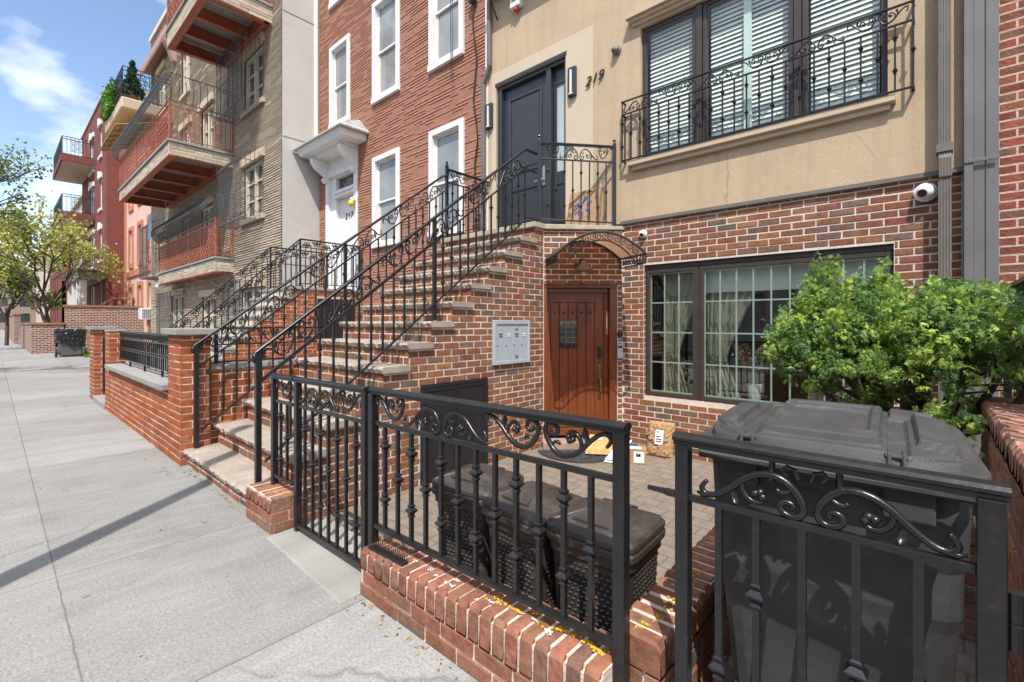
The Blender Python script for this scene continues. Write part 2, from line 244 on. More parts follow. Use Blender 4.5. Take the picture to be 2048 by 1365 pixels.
# ------------------------------------------------------------------ mesh builder
OFF = {}
class MB:
    def __init__(s): s.v = []; s.f = []; s.c = []
    def add(s, vs, fs, col=None):
        o = len(s.v); s.v += [tuple(p) for p in vs]; s.f += [tuple(i + o for i in q) for q in fs]; s.c += [col or (1, 1, 1)] * len(fs); return s
    def hexa(s, p, col=None):  # 8 corners: bottom 0-3 ccw, top 4-7
        return s.add(p, [(3, 2, 1, 0), (4, 5, 6, 7), (0, 1, 5, 4), (1, 2, 6, 5), (2, 3, 7, 6), (3, 0, 4, 7)], col)
    def box(s, x0, x1, y0, y1, z0, z1, col=None):
        return s.hexa([(x0, y0, z0), (x1, y0, z0), (x1, y1, z0), (x0, y1, z0), (x0, y0, z1), (x1, y0, z1), (x1, y1, z1), (x0, y1, z1)], col)
    def fbox(s, F, a0, a1, n0, n1, z0, z1, col=None, slope=0.0):
        P = lambda a, n, z: F.p(a, n, z + slope * a)
        return s.hexa([P(a0, n1, z0), P(a1, n1, z0), P(a1, n0, z0), P(a0, n0, z0), P(a0, n1, z1), P(a1, n1, z1), P(a1, n0, z1), P(a0, n0, z1)], col)
    def bev(s, F, a0, a1, n0, n1, z0, z1, b=0.008, col=None):  # box whose front (n1) edges are chamfered
        P = F.p
        v = [P(a0, n0, z0), P(a1, n0, z0), P(a1, n0, z1), P(a0, n0, z1), P(a0, n1 - b, z0), P(a1, n1 - b, z0), P(a1, n1 - b, z1), P(a0, n1 - b, z1), P(a0 + b, n1, z0 + b), P(a1 - b, n1, z0 + b), P(a1 - b, n1, z1 - b), P(a0 + b, n1, z1 - b)]
        return s.add(v, [(8, 9, 10, 11), (4, 5, 9, 8), (5, 6, 10, 9), (6, 7, 11, 10), (7, 4, 8, 11), (0, 1, 5, 4), (1, 2, 6, 5), (2, 3, 7, 6), (3, 0, 4, 7), (3, 2, 1, 0)], col)
    def tube(s, pts, r, n=6, cap=True, col=None, flat=None):
        P = [Vector(p) for p in pts]; k = len(P); rr = r if isinstance(r, (list, tuple)) else [r] * k
        vs = []; up = None
        for i, p in enumerate(P):
            d = (P[min(i + 1, k - 1)] - P[max(i - 1, 0)])
            d = d.normalized() if d.length > 1e-9 else Vector((0, 0, 1))
            if up is None:
                up = Vector((0, 0, 1)) if abs(d.z) < 0.9 else Vector((1, 0, 0))
                if flat is not None: up = Vector(flat)
            a = d.cross(up)
            if a.length < 1e-6: a = d.cross(Vector((0.3, 0.8, 0.1)))
            a.normalize(); b2 = a.cross(d).normalized()
            up = b2
            for j in range(n):
                t = 2 * math.pi * (j + 0.5) / n; vs.append(p + a * math.cos(t) * rr[i] + b2 * math.sin(t) * rr[i])
        fs = []
        for i in range(k - 1):
            for j in range(n):
                fs.append((i * n + j, i * n + (j + 1) % n, (i + 1) * n + (j + 1) % n, (i + 1) * n + j))
        if cap: fs += [tuple(range(n))[::-1], tuple((k - 1) * n + j for j in range(n))]
        return s.add(vs, fs, col)
    def lathe(s, c, prof, n=16, col=None, ax=None, ph=0.0, sx=1, sy=1):
        c = Vector(c); vs = []; fs = []
        if ax is None: X, Y, Z = Vector((1, 0, 0)), Vector((0, 1, 0)), Vector((0, 0, 1))
        else:
            Z = Vector(ax).normalized(); X = Z.orthogonal().normalized(); Y = Z.cross(X)
        for (r, h) in prof:
            for j in range(n):
                t = 2 * math.pi * j / n + ph; vs.append(c + X * r * sx * math.cos(t) + Y * r * sy * math.sin(t) + Z * h)
        for i in range(len(prof) - 1):
            for j in range(n): fs.append((i * n + j, i * n + (j + 1) % n, (i + 1) * n + (j + 1) % n, (i + 1) * n + j))
        fs += [tuple(range(n))[::-1], tuple((len(prof) - 1) * n + j for j in range(n))]
        return s.add(vs, fs, col)
    def prism(s, poly, z0, z1, col=None):
        k = len(poly); vs = [(x, y, z0) for x, y in poly] + [(x, y, z1) for x, y in poly]
        return s.add(vs, [tuple(range(k))[::-1], tuple(range(k, 2 * k))] + [(i, (i + 1) % k, k + (i + 1) % k, k + i) for i in range(k)], col)
    def fprism(s, F, poly, n0, n1, col=None):  # poly in (a,z) seen from the front, counter-clockwise; extruded n0..n1
        k = len(poly); vs = [F.p(a, n1, z) for a, z in poly] + [F.p(a, n0, z) for a, z in poly]
        return s.add(vs, [tuple(range(k)), tuple(range(k, 2 * k))[::-1]] + [(k + i, k + (i + 1) % k, (i + 1) % k, i) for i in range(k)], col)
    def sprism(s, poly, x0, x1, col=None):  # poly in (y,z), extruded along x
        k = len(poly); vs = [(x1, y, z) for y, z in poly] + [(x0, y, z) for y, z in poly]
        return s.add(vs, [tuple(range(k)), tuple(range(k, 2 * k))[::-1]] + [(k + i, k + (i + 1) % k, (i + 1) % k, i) for i in range(k)], col)
    def build(s, name, mat, parent=None, smooth=False, bevel=0, seg=1, uv=True, auto=None):
        me = bpy.data.meshes.new(name); off = Vector((0, 0, 0))
        if parent is not None: off = OFF[parent.name]
        me.from_pydata([(p[0] - off[0], p[1] - off[1], p[2] - off[2]) for p in s.v], [], s.f)
        n = len(me.polygons)
        if any(c != (1, 1, 1) for c in s.c):
            at = me.attributes.new('Col', 'FLOAT_COLOR', 'FACE'); at.data.foreach_set('color', np.array([(*c, 1) for c in s.c], dtype=np.float32).ravel())
        if uv:
            ul = me.uv_layers.new(name='UVMap'); nl = len(me.loops)
            nr = np.empty(n * 3); me.polygons.foreach_get('normal', nr); nr = np.abs(nr.reshape(-1, 3)) ; lt = np.empty(n, int); me.polygons.foreach_get('loop_total', lt)
            vi = np.empty(nl, int); me.loops.foreach_get('vertex_index', vi); V = np.array(s.v, dtype=float)[vi]; N = np.repeat(nr, lt, axis=0); ax = N.argmax(1)
            U = np.where(ax == 0, V[:, 1], V[:, 0]); T = np.where(ax == 2, V[:, 1], V[:, 2]); ul.data.foreach_set('uv', np.stack([U, T], 1).ravel())
        if smooth: me.polygons.foreach_set('use_smooth', [True] * n)
        me.materials.append(mat); o = bpy.data.objects.new(name, me); COL.objects.link(o)
        if parent is not None: o.parent = parent
        OFF[o.name] = off
        if bevel:
            b = o.modifiers.new('bevel', 'BEVEL'); b.width = bevel; b.segments = seg; b.limit_method = 'ANGLE'; b.angle_limit = R(35)
        return o
class Fr:  # a vertical plane frame: a runs along it, n comes out of it, z is up
    def __init__(s, o, d, n): s.o = o; s.d = d; s.n = n
    def p(s, a, n, z): return (s.o[0] + s.d[0] * a + s.n[0] * n, s.o[1] + s.d[1] * a + s.n[1] * n, z)
def FX(y): return Fr((0, y), (1, 0), (0, -1))     # facade plane facing the street; a = world x
def FYp(x): return Fr((x, 0), (0, 1), (1, 0))     # plane facing +X; a = world y
def thing(name, label, cat, loc=(0, 0, 0), group=None, kind=None):
    o = bpy.data.objects.new(name, None); COL.objects.link(o); o.location = loc; o.empty_display_size = 0.1; o['label'] = label; o['category'] = cat
    if group: o['group'] = group
    OFF[o.name] = Vector(loc); return o
def tag(o, label, cat, group=None, kind=None):
    o['label'] = label; o['category'] = cat
    if group: o['group'] = group
    if kind: o['kind'] = kind
    return o
def struct(o): o['kind'] = 'structure'; return o
def inst(mesh, name, parent, loc):
    o = bpy.data.objects.new(name, mesh); COL.objects.link(o); o.parent = parent
    o.location = Vector(loc) - OFF[parent.name]; OFF[o.name] = OFF[parent.name]; return o

# ------------------------------------------------------------------ bricks
PAL = [(0.27, 0.095, 0.05), (0.29, 0.118, 0.05), (0.235, 0.08, 0.052), (0.31, 0.145, 0.06), (0.265, 0.105, 0.052), (0.17, 0.117, 0.085), (0.225, 0.115, 0.065), (0.25, 0.09, 0.055), (0.145, 0.113, 0.092), (0.25, 0.122, 0.055), (0.27, 0.10, 0.047), (0.28, 0.125, 0.055)]
PALRED = [(0.35, 0.094, 0.031), (0.37, 0.106, 0.033), (0.325, 0.085, 0.03), (0.355, 0.098, 0.034)]
PALDARK = [(0.26, 0.11, 0.07), (0.20, 0.11, 0.08), (0.29, 0.125, 0.075), (0.17, 0.115, 0.09), (0.24, 0.10, 0.07)]
PAL = [tuple(0.72 * a + 0.28 * b for a, b in zip(c, (0.25, 0.10, 0.056))) for c in PAL]
def jig(c, k=0.16): q = 1 + rng.uniform(-k, k); return tuple(max(0.005, x * q * (1 + rng.uniform(-0.06, 0.06))) for x in c)
def bricks(mb, F, z0, z1, ivals, L=0.22, pitch=0.0741, joint=0.0135, proud=0.005, pal=PAL, ph=0.0, nb=0.0, wob=0.0022, head=0.0):
    """running bond; ivals(za, zb) gives the list of (a0, a1) spans free in that course"""
    k = 0; z = z0
    while z + pitch * 0.35 < z1:
        zb = min(z + pitch, z1) - joint * 0.5; za = z + joint * 0.5
        for a0, a1 in ivals(z, min(z + pitch, z1)):
            st = math.floor((a0 - ph - (L / 2 if k % 2 else 0)) / L) * L + ph + (L / 2 if k % 2 else 0)
            x = st
            while x < a1 - 0.02:
                b0, b1 = max(x, a0) + joint / 2, min(x + L, a1) - joint / 2
                if b1 - b0 > 0.02:
                    j = lambda: rng.uniform(-wob, wob)
                    n1 = nb + proud + rng.uniform(-0.0025, 0.002); e = 0.004
                    P = F.p
                    c0, c1, d0, d1 = za + j(), za + j(), zb + j(), zb + j()
                    mb.add([P(b0, nb - 0.01, za), P(b1, nb - 0.01, za), P(b1, nb - 0.01, zb), P(b0, nb - 0.01, zb), P(b0 + j(), n1 - e, c0), P(b1 + j(), n1 - e, c1), P(b1 + j(), n1 - e, d1), P(b0 + j(), n1 - e, d0),
                            P(b0 + e, n1, c0 + e), P(b1 - e, n1, c1 + e), P(b1 - e, n1, d1 - e), P(b0 + e, n1, d0 - e)],
                           [(8, 9, 10, 11), (4, 5, 9, 8), (5, 6, 10, 9), (6, 7, 11, 10), (7, 4, 8, 11), (0, 1, 5, 4), (1, 2, 6, 5), (2, 3, 7, 6), (3, 0, 4, 7)], jig(rng.choice(pal)))
                x += L
        z += pitch; k += 1
def spans(a0, a1, holes):
    def f(za, zb):
        r = [(a0, a1)]
        for h0, h1, hz0, hz1 in holes:
            if zb > hz0 + 0.012 and za < hz1 - 0.012:
                q = []
                for s0, s1 in r:
                    if h1 <= s0 or h0 >= s1: q.append((s0, s1))
                    else:
                        if h0 > s0: q.append((s0, h0))
                        if h1 < s1: q.append((h1, s1))
                r = q
        return r
    return f
def panel(mb, F, a0, a1, z0, z1, holes, n=0.0, rev=0.12, col=None):
    """flat wall skin with rectangular openings and their reveals"""
    A = sorted({a0, a1, *[min(max(h[i], a0), a1) for h in holes for i in (0, 1)]}); Z = sorted({z0, z1, *[min(max(h[i], z0), z1) for h in holes for i in (2, 3)]})
    for i in range(len(A) - 1):
        for j in range(len(Z) - 1):
            ca, cz = (A[i] + A[i + 1]) / 2, (Z[j] + Z[j + 1]) / 2
            if any(h[0] < ca < h[1] and h[2] < cz < h[3] for h in holes): continue
            mb.add([F.p(A[i], n, Z[j]), F.p(A[i + 1], n, Z[j]), F.p(A[i + 1], n, Z[j + 1]), F.p(A[i], n, Z[j + 1])], [(0, 1, 2, 3)], col)
    for h0, h1, y0, y1 in holes:
        h0, h1, y0, y1 = max(h0, a0), min(h1, a1), max(y0, z0), min(y1, z1); m = n - rev
        for p, q in (((h0, y0), (h0, y1)), ((h0, y1), (h1, y1)), ((h1, y1), (h1, y0)), ((h1, y0), (h0, y0))):
            mb.add([F.p(p[0], n, p[1]), F.p(q[0], n, q[1]), F.p(q[0], m, q[1]), F.p(p[0], m, p[1])], [(0, 1, 2, 3)], col)
def splitstone(F, a0, a1, z0, z1, holes, name, mat, parent, pal, row=0.07, da=0.06, seglen=(0.18, 0.6), depth=0.022, skip=0.3, nb=0.0, rough=0.004, bv=0.35):
    """rough split-face stone cladding as real relief: a height field with ledges and random joints"""
    dz = row / 5
    na = max(2, int(round((a1 - a0) / da))) + 1; nzv = int((z1 - z0) / dz) + 1
    A = np.linspace(a0, a1, na); Z = z0 + dz * np.arange(nzv)
    nrow = int((z1 - z0) / row) + 3
    H = np.zeros((nzv, na)); CR = np.zeros((nzv - 1, na - 1), int)
    rid = np.arange(nzv) // 5; fr = (np.arange(nzv) % 5) / 5.0
    amp = np.zeros((nrow, na)); base = np.zeros((nrow, na)); cid = np.zeros((nrow, na), int)
    for r in range(nrow):
        x = a0 - rng.uniform(0, 0.5)
        while x < a1:
            L = rng.uniform(*seglen); m = (A >= x) & (A < x + L); led = 0 if rng.random() < skip else 1
            amp[r, m] = led * depth * rng.uniform(0.85, 1.05); base[r, m] = rng.uniform(0, depth * bv); cid[r, m] = rng.randrange(len(pal)); x += L
    for i in range(nzv):
        r = rid[i]; f = fr[i]
        prof = 0.0 if f < 0.18 else (1.0 - 0.75 * (f - 0.2) / 0.8)
        H[i] = base[r] + amp[r] * prof + np.where(amp[r] == 0, depth * 0.55, 0)
    H += nrng.normal(0, rough, H.shape)
    H = np.clip(H, -0.004, None)
    idx = np.arange(nzv * na).reshape(nzv, na); ca = (A[:-1] + A[1:]) / 2; cz = (Z[:-1] + Z[1:]) / 2
    keep = np.ones((nzv - 1, na - 1), bool)
    for h in holes: keep &= ~((ca[None, :] > h[0]) & (ca[None, :] < h[1]) & (cz[:, None] > h[2]) & (cz[:, None] < h[3]))
    q = np.stack([idx[:-1, :-1], idx[:-1, 1:], idx[1:, 1:], idx[1:, :-1]], -1)[keep]
    cols = cid[np.minimum(rid[:-1], nrow - 1)][:, :-1][keep]; pc = np.array(pal)
    mb = MB()
    mb.v = [F.p(A[j], nb + H[i, j], Z[i]) for i in range(nzv) for j in range(na)]; mb.f = [tuple(map(int, t)) for t in q]
    mb.c = [tuple(np.clip(pc[c] * (1 + nrng.uniform(-0.05, 0.05)), 0, 1)) for c in cols]
    return mb.build(name, mat, parent, uv=False)

# ------------------------------------------------------------------ wrought iron
def crom(pts, k=6):
    P = [np.array(p, float) for p in pts]; P = [2 * P[0] - P[1]] + P + [2 * P[-1] - P[-2]]; out = []
    for i in range(1, len(P) - 2):
        for j in range(k):
            t = j / k; a, b, c, d = P[i - 1], P[i], P[i + 1], P[i + 2]
            out.append(0.5 * ((2 * b) + (c - a) * t + (2 * a - 5 * b + 4 * c - d) * t * t + (3 * b - a - 3 * c + d) * t ** 3))
    out.append(P[-2]); return out
STEM = [(0.075, 0.40), (0.045, 0.33), (0.02, 0.22), (0.05, 0.12), (0.115, 0.10), (0.20, 0.18), (0.31, 0.36), (0.43, 0.60), (0.56, 0.76), (0.70, 0.80), (0.82, 0.69), (0.905, 0.47), (0.945, 0.25), (0.92, 0.09), (0.85, 0.04), (0.775, 0.10), (0.755, 0.23), (0.805, 0.32), (0.865, 0.27), (0.85, 0.19)]
BRANCH = [(0.45, 0.63), (0.415, 0.50), (0.425, 0.34), (0.485, 0.20), (0.555, 0.17), (0.60, 0.24), (0.575, 0.33)]
SPUR = [(0.86, 0.60), (0.80, 0.50), (0.745, 0.49), (0.72, 0.55)]
class Rail:
    def __init__(s, root, F, z0, slope=0.0, mat=None): s.r = root; s.F = F; s.z0 = z0; s.k = slope; s.m = mat or IRON
    def P(s, a, n, h): return s.F.p(a, n, s.z0 + s.k * a + h)
    def bar(s, name, a0, a1, h, w, t, bevel=0.003):
        mb = MB(); P = s.P
        mb.hexa([P(a0, w / 2, h - t / 2), P(a1, w / 2, h - t / 2), P(a1, -w / 2, h - t / 2), P(a0, -w / 2, h - t / 2), P(a0, w / 2, h + t / 2), P(a1, w / 2, h + t / 2), P(a1, -w / 2, h + t / 2), P(a0, -w / 2, h + t / 2)])
        return mb.build(name, s.m, s.r, bevel=bevel, seg=2)
    def cap(s, name, a0, a1, h, w=0.052):  # moulded handrail: wide rounded top over a narrow neck
        mb = MB(); pr = [(-0.3, -0.020), (0.3, -0.020), (0.32, -0.008), (0.5, -0.002), (0.5, 0.006), (0.36, 0.014), (0.12, 0.018), (-0.12, 0.018), (-0.36, 0.014), (-0.5, 0.006), (-0.5, -0.002), (-0.32, -0.008)]
        k = len(pr); vs = [s.P(a, n * w, h + z) for a in (a0, a1) for n, z in pr]
        mb.add(vs, [tuple(range(k)), tuple(range(k, 2 * k))[::-1]] + [((i + 1) % k, i, k + i, k + (i + 1) % k) for i in range(k)])
        return mb.build(name, s.m, s.r)
    def post(s, a, h0, h1, w=0.04, finial=False, name='post'):
        mb = MB(); x, y, z = s.P(a, 0, 0); F = s.F
        G = Fr((x, y), F.d, F.n); mb.fbox(G, -w / 2, w / 2, -w / 2, w / 2, z + h0, z + h1)
        if finial: mb.lathe((x, y, z + h1), [(0.012, 0), (0.02, 0.006), (0.011, 0.016), (0.013, 0.024), (0.02, 0.034), (0.022, 0.044), (0.018, 0.055), (0.008, 0.063)], 10)
        return mb.build(name, s.m, s.r, bevel=0.003, seg=2)
    def baluster_mesh(s, L, kn, w, ks):
        key = (round(L, 3), tuple(round(q, 3) for q in kn), w, ks, s.m.name, s.F.d)
        if key in BAL: return BAL[key]
        mb = MB(); G = Fr((0, 0), s.F.d, s.F.n); mb.fbox(G, -w / 2, w / 2, -w / 2, w / 2, 0, L)
        for z in kn:
            pr = [(0.55, 0.0), (0.80, 0.004), (0.95, 0.010), (0.62, 0.017), (0.78, 0.022), (1.42, 0.034), (1.5, 0.040), (0.95, 0.050), (0.68, 0.054), (0.95, 0.060), (0.85, 0.066), (0.55, 0.071)]
            th = math.atan2(s.F.d[1], s.F.d[0])
            mb.lathe((0, 0, z - 0.036 * ks), [(r * 0.022 * ks, h * ks) for r, h in pr], 4, ph=math.pi / 4 + th)
        me = mb.build('baluster', s.m).data; o = [q for q in bpy.data.objects if q.data == me][0]; bpy.data.objects.remove(o)
        BAL[key] = me; return me
    def balusters(s, aa, h0, h1, w=0.018, ks=1.0, pat=((0.24, 0.80), (0.5,)), start=0):
        L = h1 - h0
        for i, a in enumerate(aa):
            kn = [q * L for q in pat[(i + start) % len(pat)]]
            inst(s.baluster_mesh(L, kn, w, ks), 'baluster', s.r, s.P(a, 0, h0))
    def scroll(s, a0, a1, h0, h1, hang=False, half=0, r=0.008, n=6, deco=True):
        """vine scroll: two mirrored swan necks; hang turns it upside down; half=1/-1 draws one side only"""
        mb = MB(); wd = a1 - a0; hh = h1 - h0
        sides = (1, -1) if half == 0 else (half,)
        for sd in sides:
            def M(x, y, off=0.0):
                if half == 0: a = a0 + wd / 2 * x if sd == 1 else a1 - wd / 2 * x
                else: a = a0 + wd * x if sd == 1 else a1 - wd * x
                y = 1 - y if hang else y
                return s.P(a, off, h0 + hh * y)
            fl = (s.F.n[0], s.F.n[1], 0)
            for pl, rs in ((STEM, 1.0), (BRANCH, 0.8), (SPUR, 0.7)):
                c = crom(pl, 4); k = len(c)
                mb.tube([M(*p) for p in c], [r * rs * (0.75 + 0.45 * math.sin(math.pi * min(1, i / (k - 1)))) for i in range(k)], n, flat=fl)
            if deco:
                for cx, cy in ((0.535, 0.36), (0.58, 0.40), (0.60, 0.31)): mb.lathe(M(cx, cy), [(0.003, -0.012), (r * 1.3, -0.006), (r * 1.3, 0.006), (0.003, 0.012)], 6, ax=(*s.F.n, 0))
                lf = [(0.34, 0.40), (0.31, 0.26), (0.33, 0.10), (0.37, 0.02), (0.40, 0.14), (0.385, 0.28)]
                vs = [M(x, y, 0.004) for x, y in lf] + [M(x, y, -0.004) for x, y in lf]; q = len(lf)
                mb.add(vs, [tuple(range(q)), tuple(range(q, 2 * q))[::-1]] + [(i, (i + 1) % q, q + (i + 1) % q, q + i) for i in range(q)])
                e = M(0.125, 0.10); mb.tube([e, M(0.03, 0.07), M(-0.03, 0.10)], [r, r * 0.9, r * 0.4], n, flat=fl)
        return mb.build('scrollwork', s.m, s.r, smooth=True, uv=False)
    def scrolls(s, a0, a1, h0, h1, count, r=0.008, first=0):
        w = (a1 - a0) / count
        for i in range(count): s.scroll(a0 + i * w + 0.01, a0 + (i + 1) * w - 0.01, h0 + 0.006, h1 - 0.006, hang=(i + first) % 2 == 1, r=r)
    def curl(s, a, h, sgn=-1, rr=0.045):  # handrail end rolled under
        pts = []
        for i in range(15):
            t = i / 14; th = R(70) + t * R(330); q = rr * (1 - 0.55 * t)
            pts.append(s.P(a + sgn * (q * math.sin(th) * 0.95 - rr * 0.9) , 0, h - rr + q * math.cos(th)))
        mb = MB(); mb.tube([s.P(a + 0.02, 0, h + 0.002)] + pts, [0.020] + [0.019 - 0.009 * i / 14 for i in range(15)], 8, flat=(s.F.n[0], s.F.n[1], 0)); return mb.build('rail_end', s.m, s.r, smooth=True, uv=False)
BAL = {}

# ================================================================== THE SETTING
mb = MB(); mb.add([(-400, -3.2, 0), (400, -3.2, 0), (400, 1.47, 0), (-400, 1.47, 0)], [(0, 1, 2, 3)]); struct(mb.build('sidewalk', CONC))
mb = MB(); mb.box(-400, 400, -3.36, -3.2, -0.16, 0.004); struct(mb.build('kerb', COPING))
mb = MB(); mb.add([(-400, -12.5, -0.15), (400, -12.5, -0.15), (400, -3.36, -0.15), (-400, -3.36, -0.15)], [(0, 1, 2, 3)]); struct(mb.build('road', ASPHALT))
mb = MB(); mb.box(-400, 400, -17, -12.5, -0.3, 0.0); struct(mb.build('pavement', COPING))
mb = MB(); mb.add([(-400, -400, -0.5), (400, -400, -0.5), (400, 400, -0.5), (-400, 400, -0.5)], [(0, 1, 2, 3)]); struct(mb.build('ground', SOIL))
mb = MB(); mb.box(-0.66, 0.24, 1.3, 3.02, -0.3, -0.006); mb.add([(-3.9, 1.62, -0.2), (0.3, 1.62, -0.2), (0.3, 5.75, -0.2), (-3.9, 5.75, -0.2)], [(0, 1, 2, 3)]); struct(mb.build('front_yard_paving', PAVERS))
mb = MB()  # sloping concrete threshold at the gate, with a step down to the yard
mb.hexa([(-3.35, 1.2, -0.25), (-2.28, 1.2, -0.25), (-2.28, 1.66, -0.25), (-3.35, 1.66, -0.25), (-3.35, 1.24, 0.012), (-2.28, 1.20, 0.012), (-2.28, 1.66, 0.022), (-3.35, 1.66, 0.022)])
struct(mb.build('concrete_path', COPING, bevel=0.01))
mb = MB(); mb.add([(-12.0, 1.47, 0.002), (-5.7, 1.47, 0.002), (-5.7, 5.7, 0.002), (-12.0, 5.7, 0.002)], [(0, 1, 2, 3)]); struct(mb.build('yard_paving', COPING))
mb = MB(); mb.add([(-60, 1.47, 0.0), (-12.0, 1.47, 0.0), (-12.0, 6, 0.0), (-60, 6, 0.0)], [(0, 1, 2, 3)]); struct(mb.build('far_yard_paving', CONC))

# ================================================================== HOUSE 219
H = thing('townhouse', 'tan stucco townhouse over a brick base, dark upper door and numbered 219', 'house', (-2.7, 5.7, 0))
F0 = FX(5.70)
DOORH = (-5.455, -4.025, 2.70, 5.44); UWIN = (-2.83, -0.30, 3.60, 5.33); LWIN = (-2.79, -0.255, 0.512, 2.213)
mb = MB(); panel(mb, F0, -5.64, 0.215, 2.80, 8.4, [DOORH, UWIN], 0.02, 0.13); mb.fbox(F0, -5.64, 0.215, -0.02, 0.02, 8.4, 8.5); mb.build('stucco_wall', STUCCO, H)
mb = MB(); mb.fbox(F0, -5.47, -5.455, 0.02, 0.0245, 2.8, 5.68); panel(mb, F0, -5.56, -3.55, 2.8, 5.68, [DOORH], 0.0235, 0.002); mb.build('repaired_stucco', STUCCO2, H)
mb = MB(); mb.fbox(F0, -3.12, 0.215, -0.005, 0.045, 2.785, 2.805); mb.fbox(F0, -3.12, 0.215, 0.02, 0.027, 2.805, 2.83); mb.build('flashing', DOWNSP, H)
mb = MB(); bricks(mb, F0, -0.21, 2.787, spans(-3.11, 0.212, [LWIN])); bw = mb.build('brick_wall', BRICK, H)
mb = MB(); panel(mb, F0, -3.13, 0.213, -0.25, 2.79, [LWIN], 0.0, 0.001); mb.build('mortar', MORTAR, bw)
mb = MB()
for q in ((LWIN[0] - 0.01, LWIN[0], LWIN[2] - 0.01, LWIN[3] + 0.01), (LWIN[1], LWIN[1] + 0.01, LWIN[2] - 0.01, LWIN[3] + 0.01), (LWIN[0], LWIN[1], LWIN[3], LWIN[3] + 0.01), (LWIN[0], LWIN[1], LWIN[2] - 0.01, LWIN[2])): mb.fbox(F0, q[0], q[1], -0.14, -0.002, q[2], q[3])
mb.build('window_reveal', RIGHTBRICK, bw)
mb = MB(); mb.box(-5.6, 0.2, 6.3, 14, 2.7, 8.4); mb.box(-5.6, -2.95, 5.9, 14, 2.7, 8.4); mb.build('rear_mass', ROOMWALL, H)  # solid dark block added behind the front to stop light leaking through
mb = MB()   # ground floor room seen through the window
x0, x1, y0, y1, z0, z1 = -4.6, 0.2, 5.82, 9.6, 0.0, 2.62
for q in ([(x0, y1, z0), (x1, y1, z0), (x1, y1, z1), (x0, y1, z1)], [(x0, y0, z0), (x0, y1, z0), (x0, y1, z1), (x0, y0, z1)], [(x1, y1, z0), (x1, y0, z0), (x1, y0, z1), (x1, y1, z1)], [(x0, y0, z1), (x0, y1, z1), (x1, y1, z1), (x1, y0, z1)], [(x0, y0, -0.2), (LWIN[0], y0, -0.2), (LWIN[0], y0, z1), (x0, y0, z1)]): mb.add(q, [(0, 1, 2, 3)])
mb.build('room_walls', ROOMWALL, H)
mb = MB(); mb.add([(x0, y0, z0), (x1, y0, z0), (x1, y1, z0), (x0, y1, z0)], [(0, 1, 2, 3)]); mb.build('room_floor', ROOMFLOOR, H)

def casement(parent, name, F, a0, a1, z0, z1, fw=0.045, nf=-0.05, th=0.05, mat=BRONZE):
    mb = MB()
    for q in ((a0, a0 + fw, z0, z1), (a1 - fw, a1, z0, z1), (a0 + fw, a1 - fw, z0, z0 + fw), (a0 + fw, a1 - fw, z1 - fw, z1)): mb.fbox(F, q[0], q[1], nf - th, nf, q[2], q[3])
    return mb.build(name, mat, parent, bevel=0.004)
def pane(parent, F, a0, a1, z0, z1, n, mat, name='pane'):
    mb = MB(); mb.add([F.p(a0, n, z0), F.p(a1, n, z0), F.p(a1, n, z1), F.p(a0, n, z1)], [(0, 1, 2, 3)]) if mat in (GLASS, GLASS2) else mb.fbox(F, a0, a1, n - 0.006, n, z0, z1); return mb.build(name, mat, parent)
# lower window: three lights with pale muntins
MUNT = plain('pale_muntin', (0.62, 0.72, 0.66), 0.5, 0, 0.06, 4)
lights = ((-2.79, -2.10, 3), (-2.10, -0.885, 6), (-0.885, -0.255, 3))
for a0, a1, nc in lights:
    w = casement(H, 'window', F0, a0 + 0.012, a1 - 0.012, LWIN[2] + 0.004, LWIN[3] - 0.06, 0.052, -0.035, 0.055)
    g0, g1, b0, b1 = a0 + 0.064, a1 - 0.064, LWIN[2] + 0.058, LWIN[3] - 0.113
    pane(w, F0, g0, g1, b0, b1, -0.052, GLASS2)
    mb = MB()
    for i in range(1, nc): x = g0 + (g1 - g0) * i / nc; mb.fbox(F0, x - 0.008, x + 0.008, -0.078, -0.062, b0, b1)
    for j in range(1, 4): z = b0 + (b1 - b0) * j / 4; mb.fbox(F0, g0, g1, -0.0785, -0.0635, z - 0.008, z + 0.008)
    for x in (g0 + 0.006, g1 - 0.006): mb.fbox(F0, x - 0.006, x + 0.006, -0.078, -0.0625, b0, b1)
    for z in (b0 + 0.008, b1 - 0.008): mb.fbox(F0, g0, g1, -0.0782, -0.063, z - 0.008, z + 0.008)
    mb.build('muntins', MUNT, w)
mb = MB(); mb.fbox(F0, LWIN[0], LWIN[1], -0.11, -0.03, LWIN[3] - 0.058, LWIN[3] - 0.002)
for x in (-2.10, -0.885): mb.fbox(F0, x - 0.0115, x + 0.0115, -0.11, -0.047, LWIN[2], LWIN[3] - 0.058)
mb.build('window_frame', BRONZE, H)
mb = MB(); mb.fbox(F0, -2.10, -0.27, -0.20, -0.19, 1.83, 2.16); mb.build('roller_blind', BLIND, H)
mb = MB(); mb.fbox(F0, LWIN[0] - 0.1, LWIN[1] + 0.1, -0.42, -0.12, 0.46, 0.505); mb.build('window_sill', ROOMFLOOR, H)
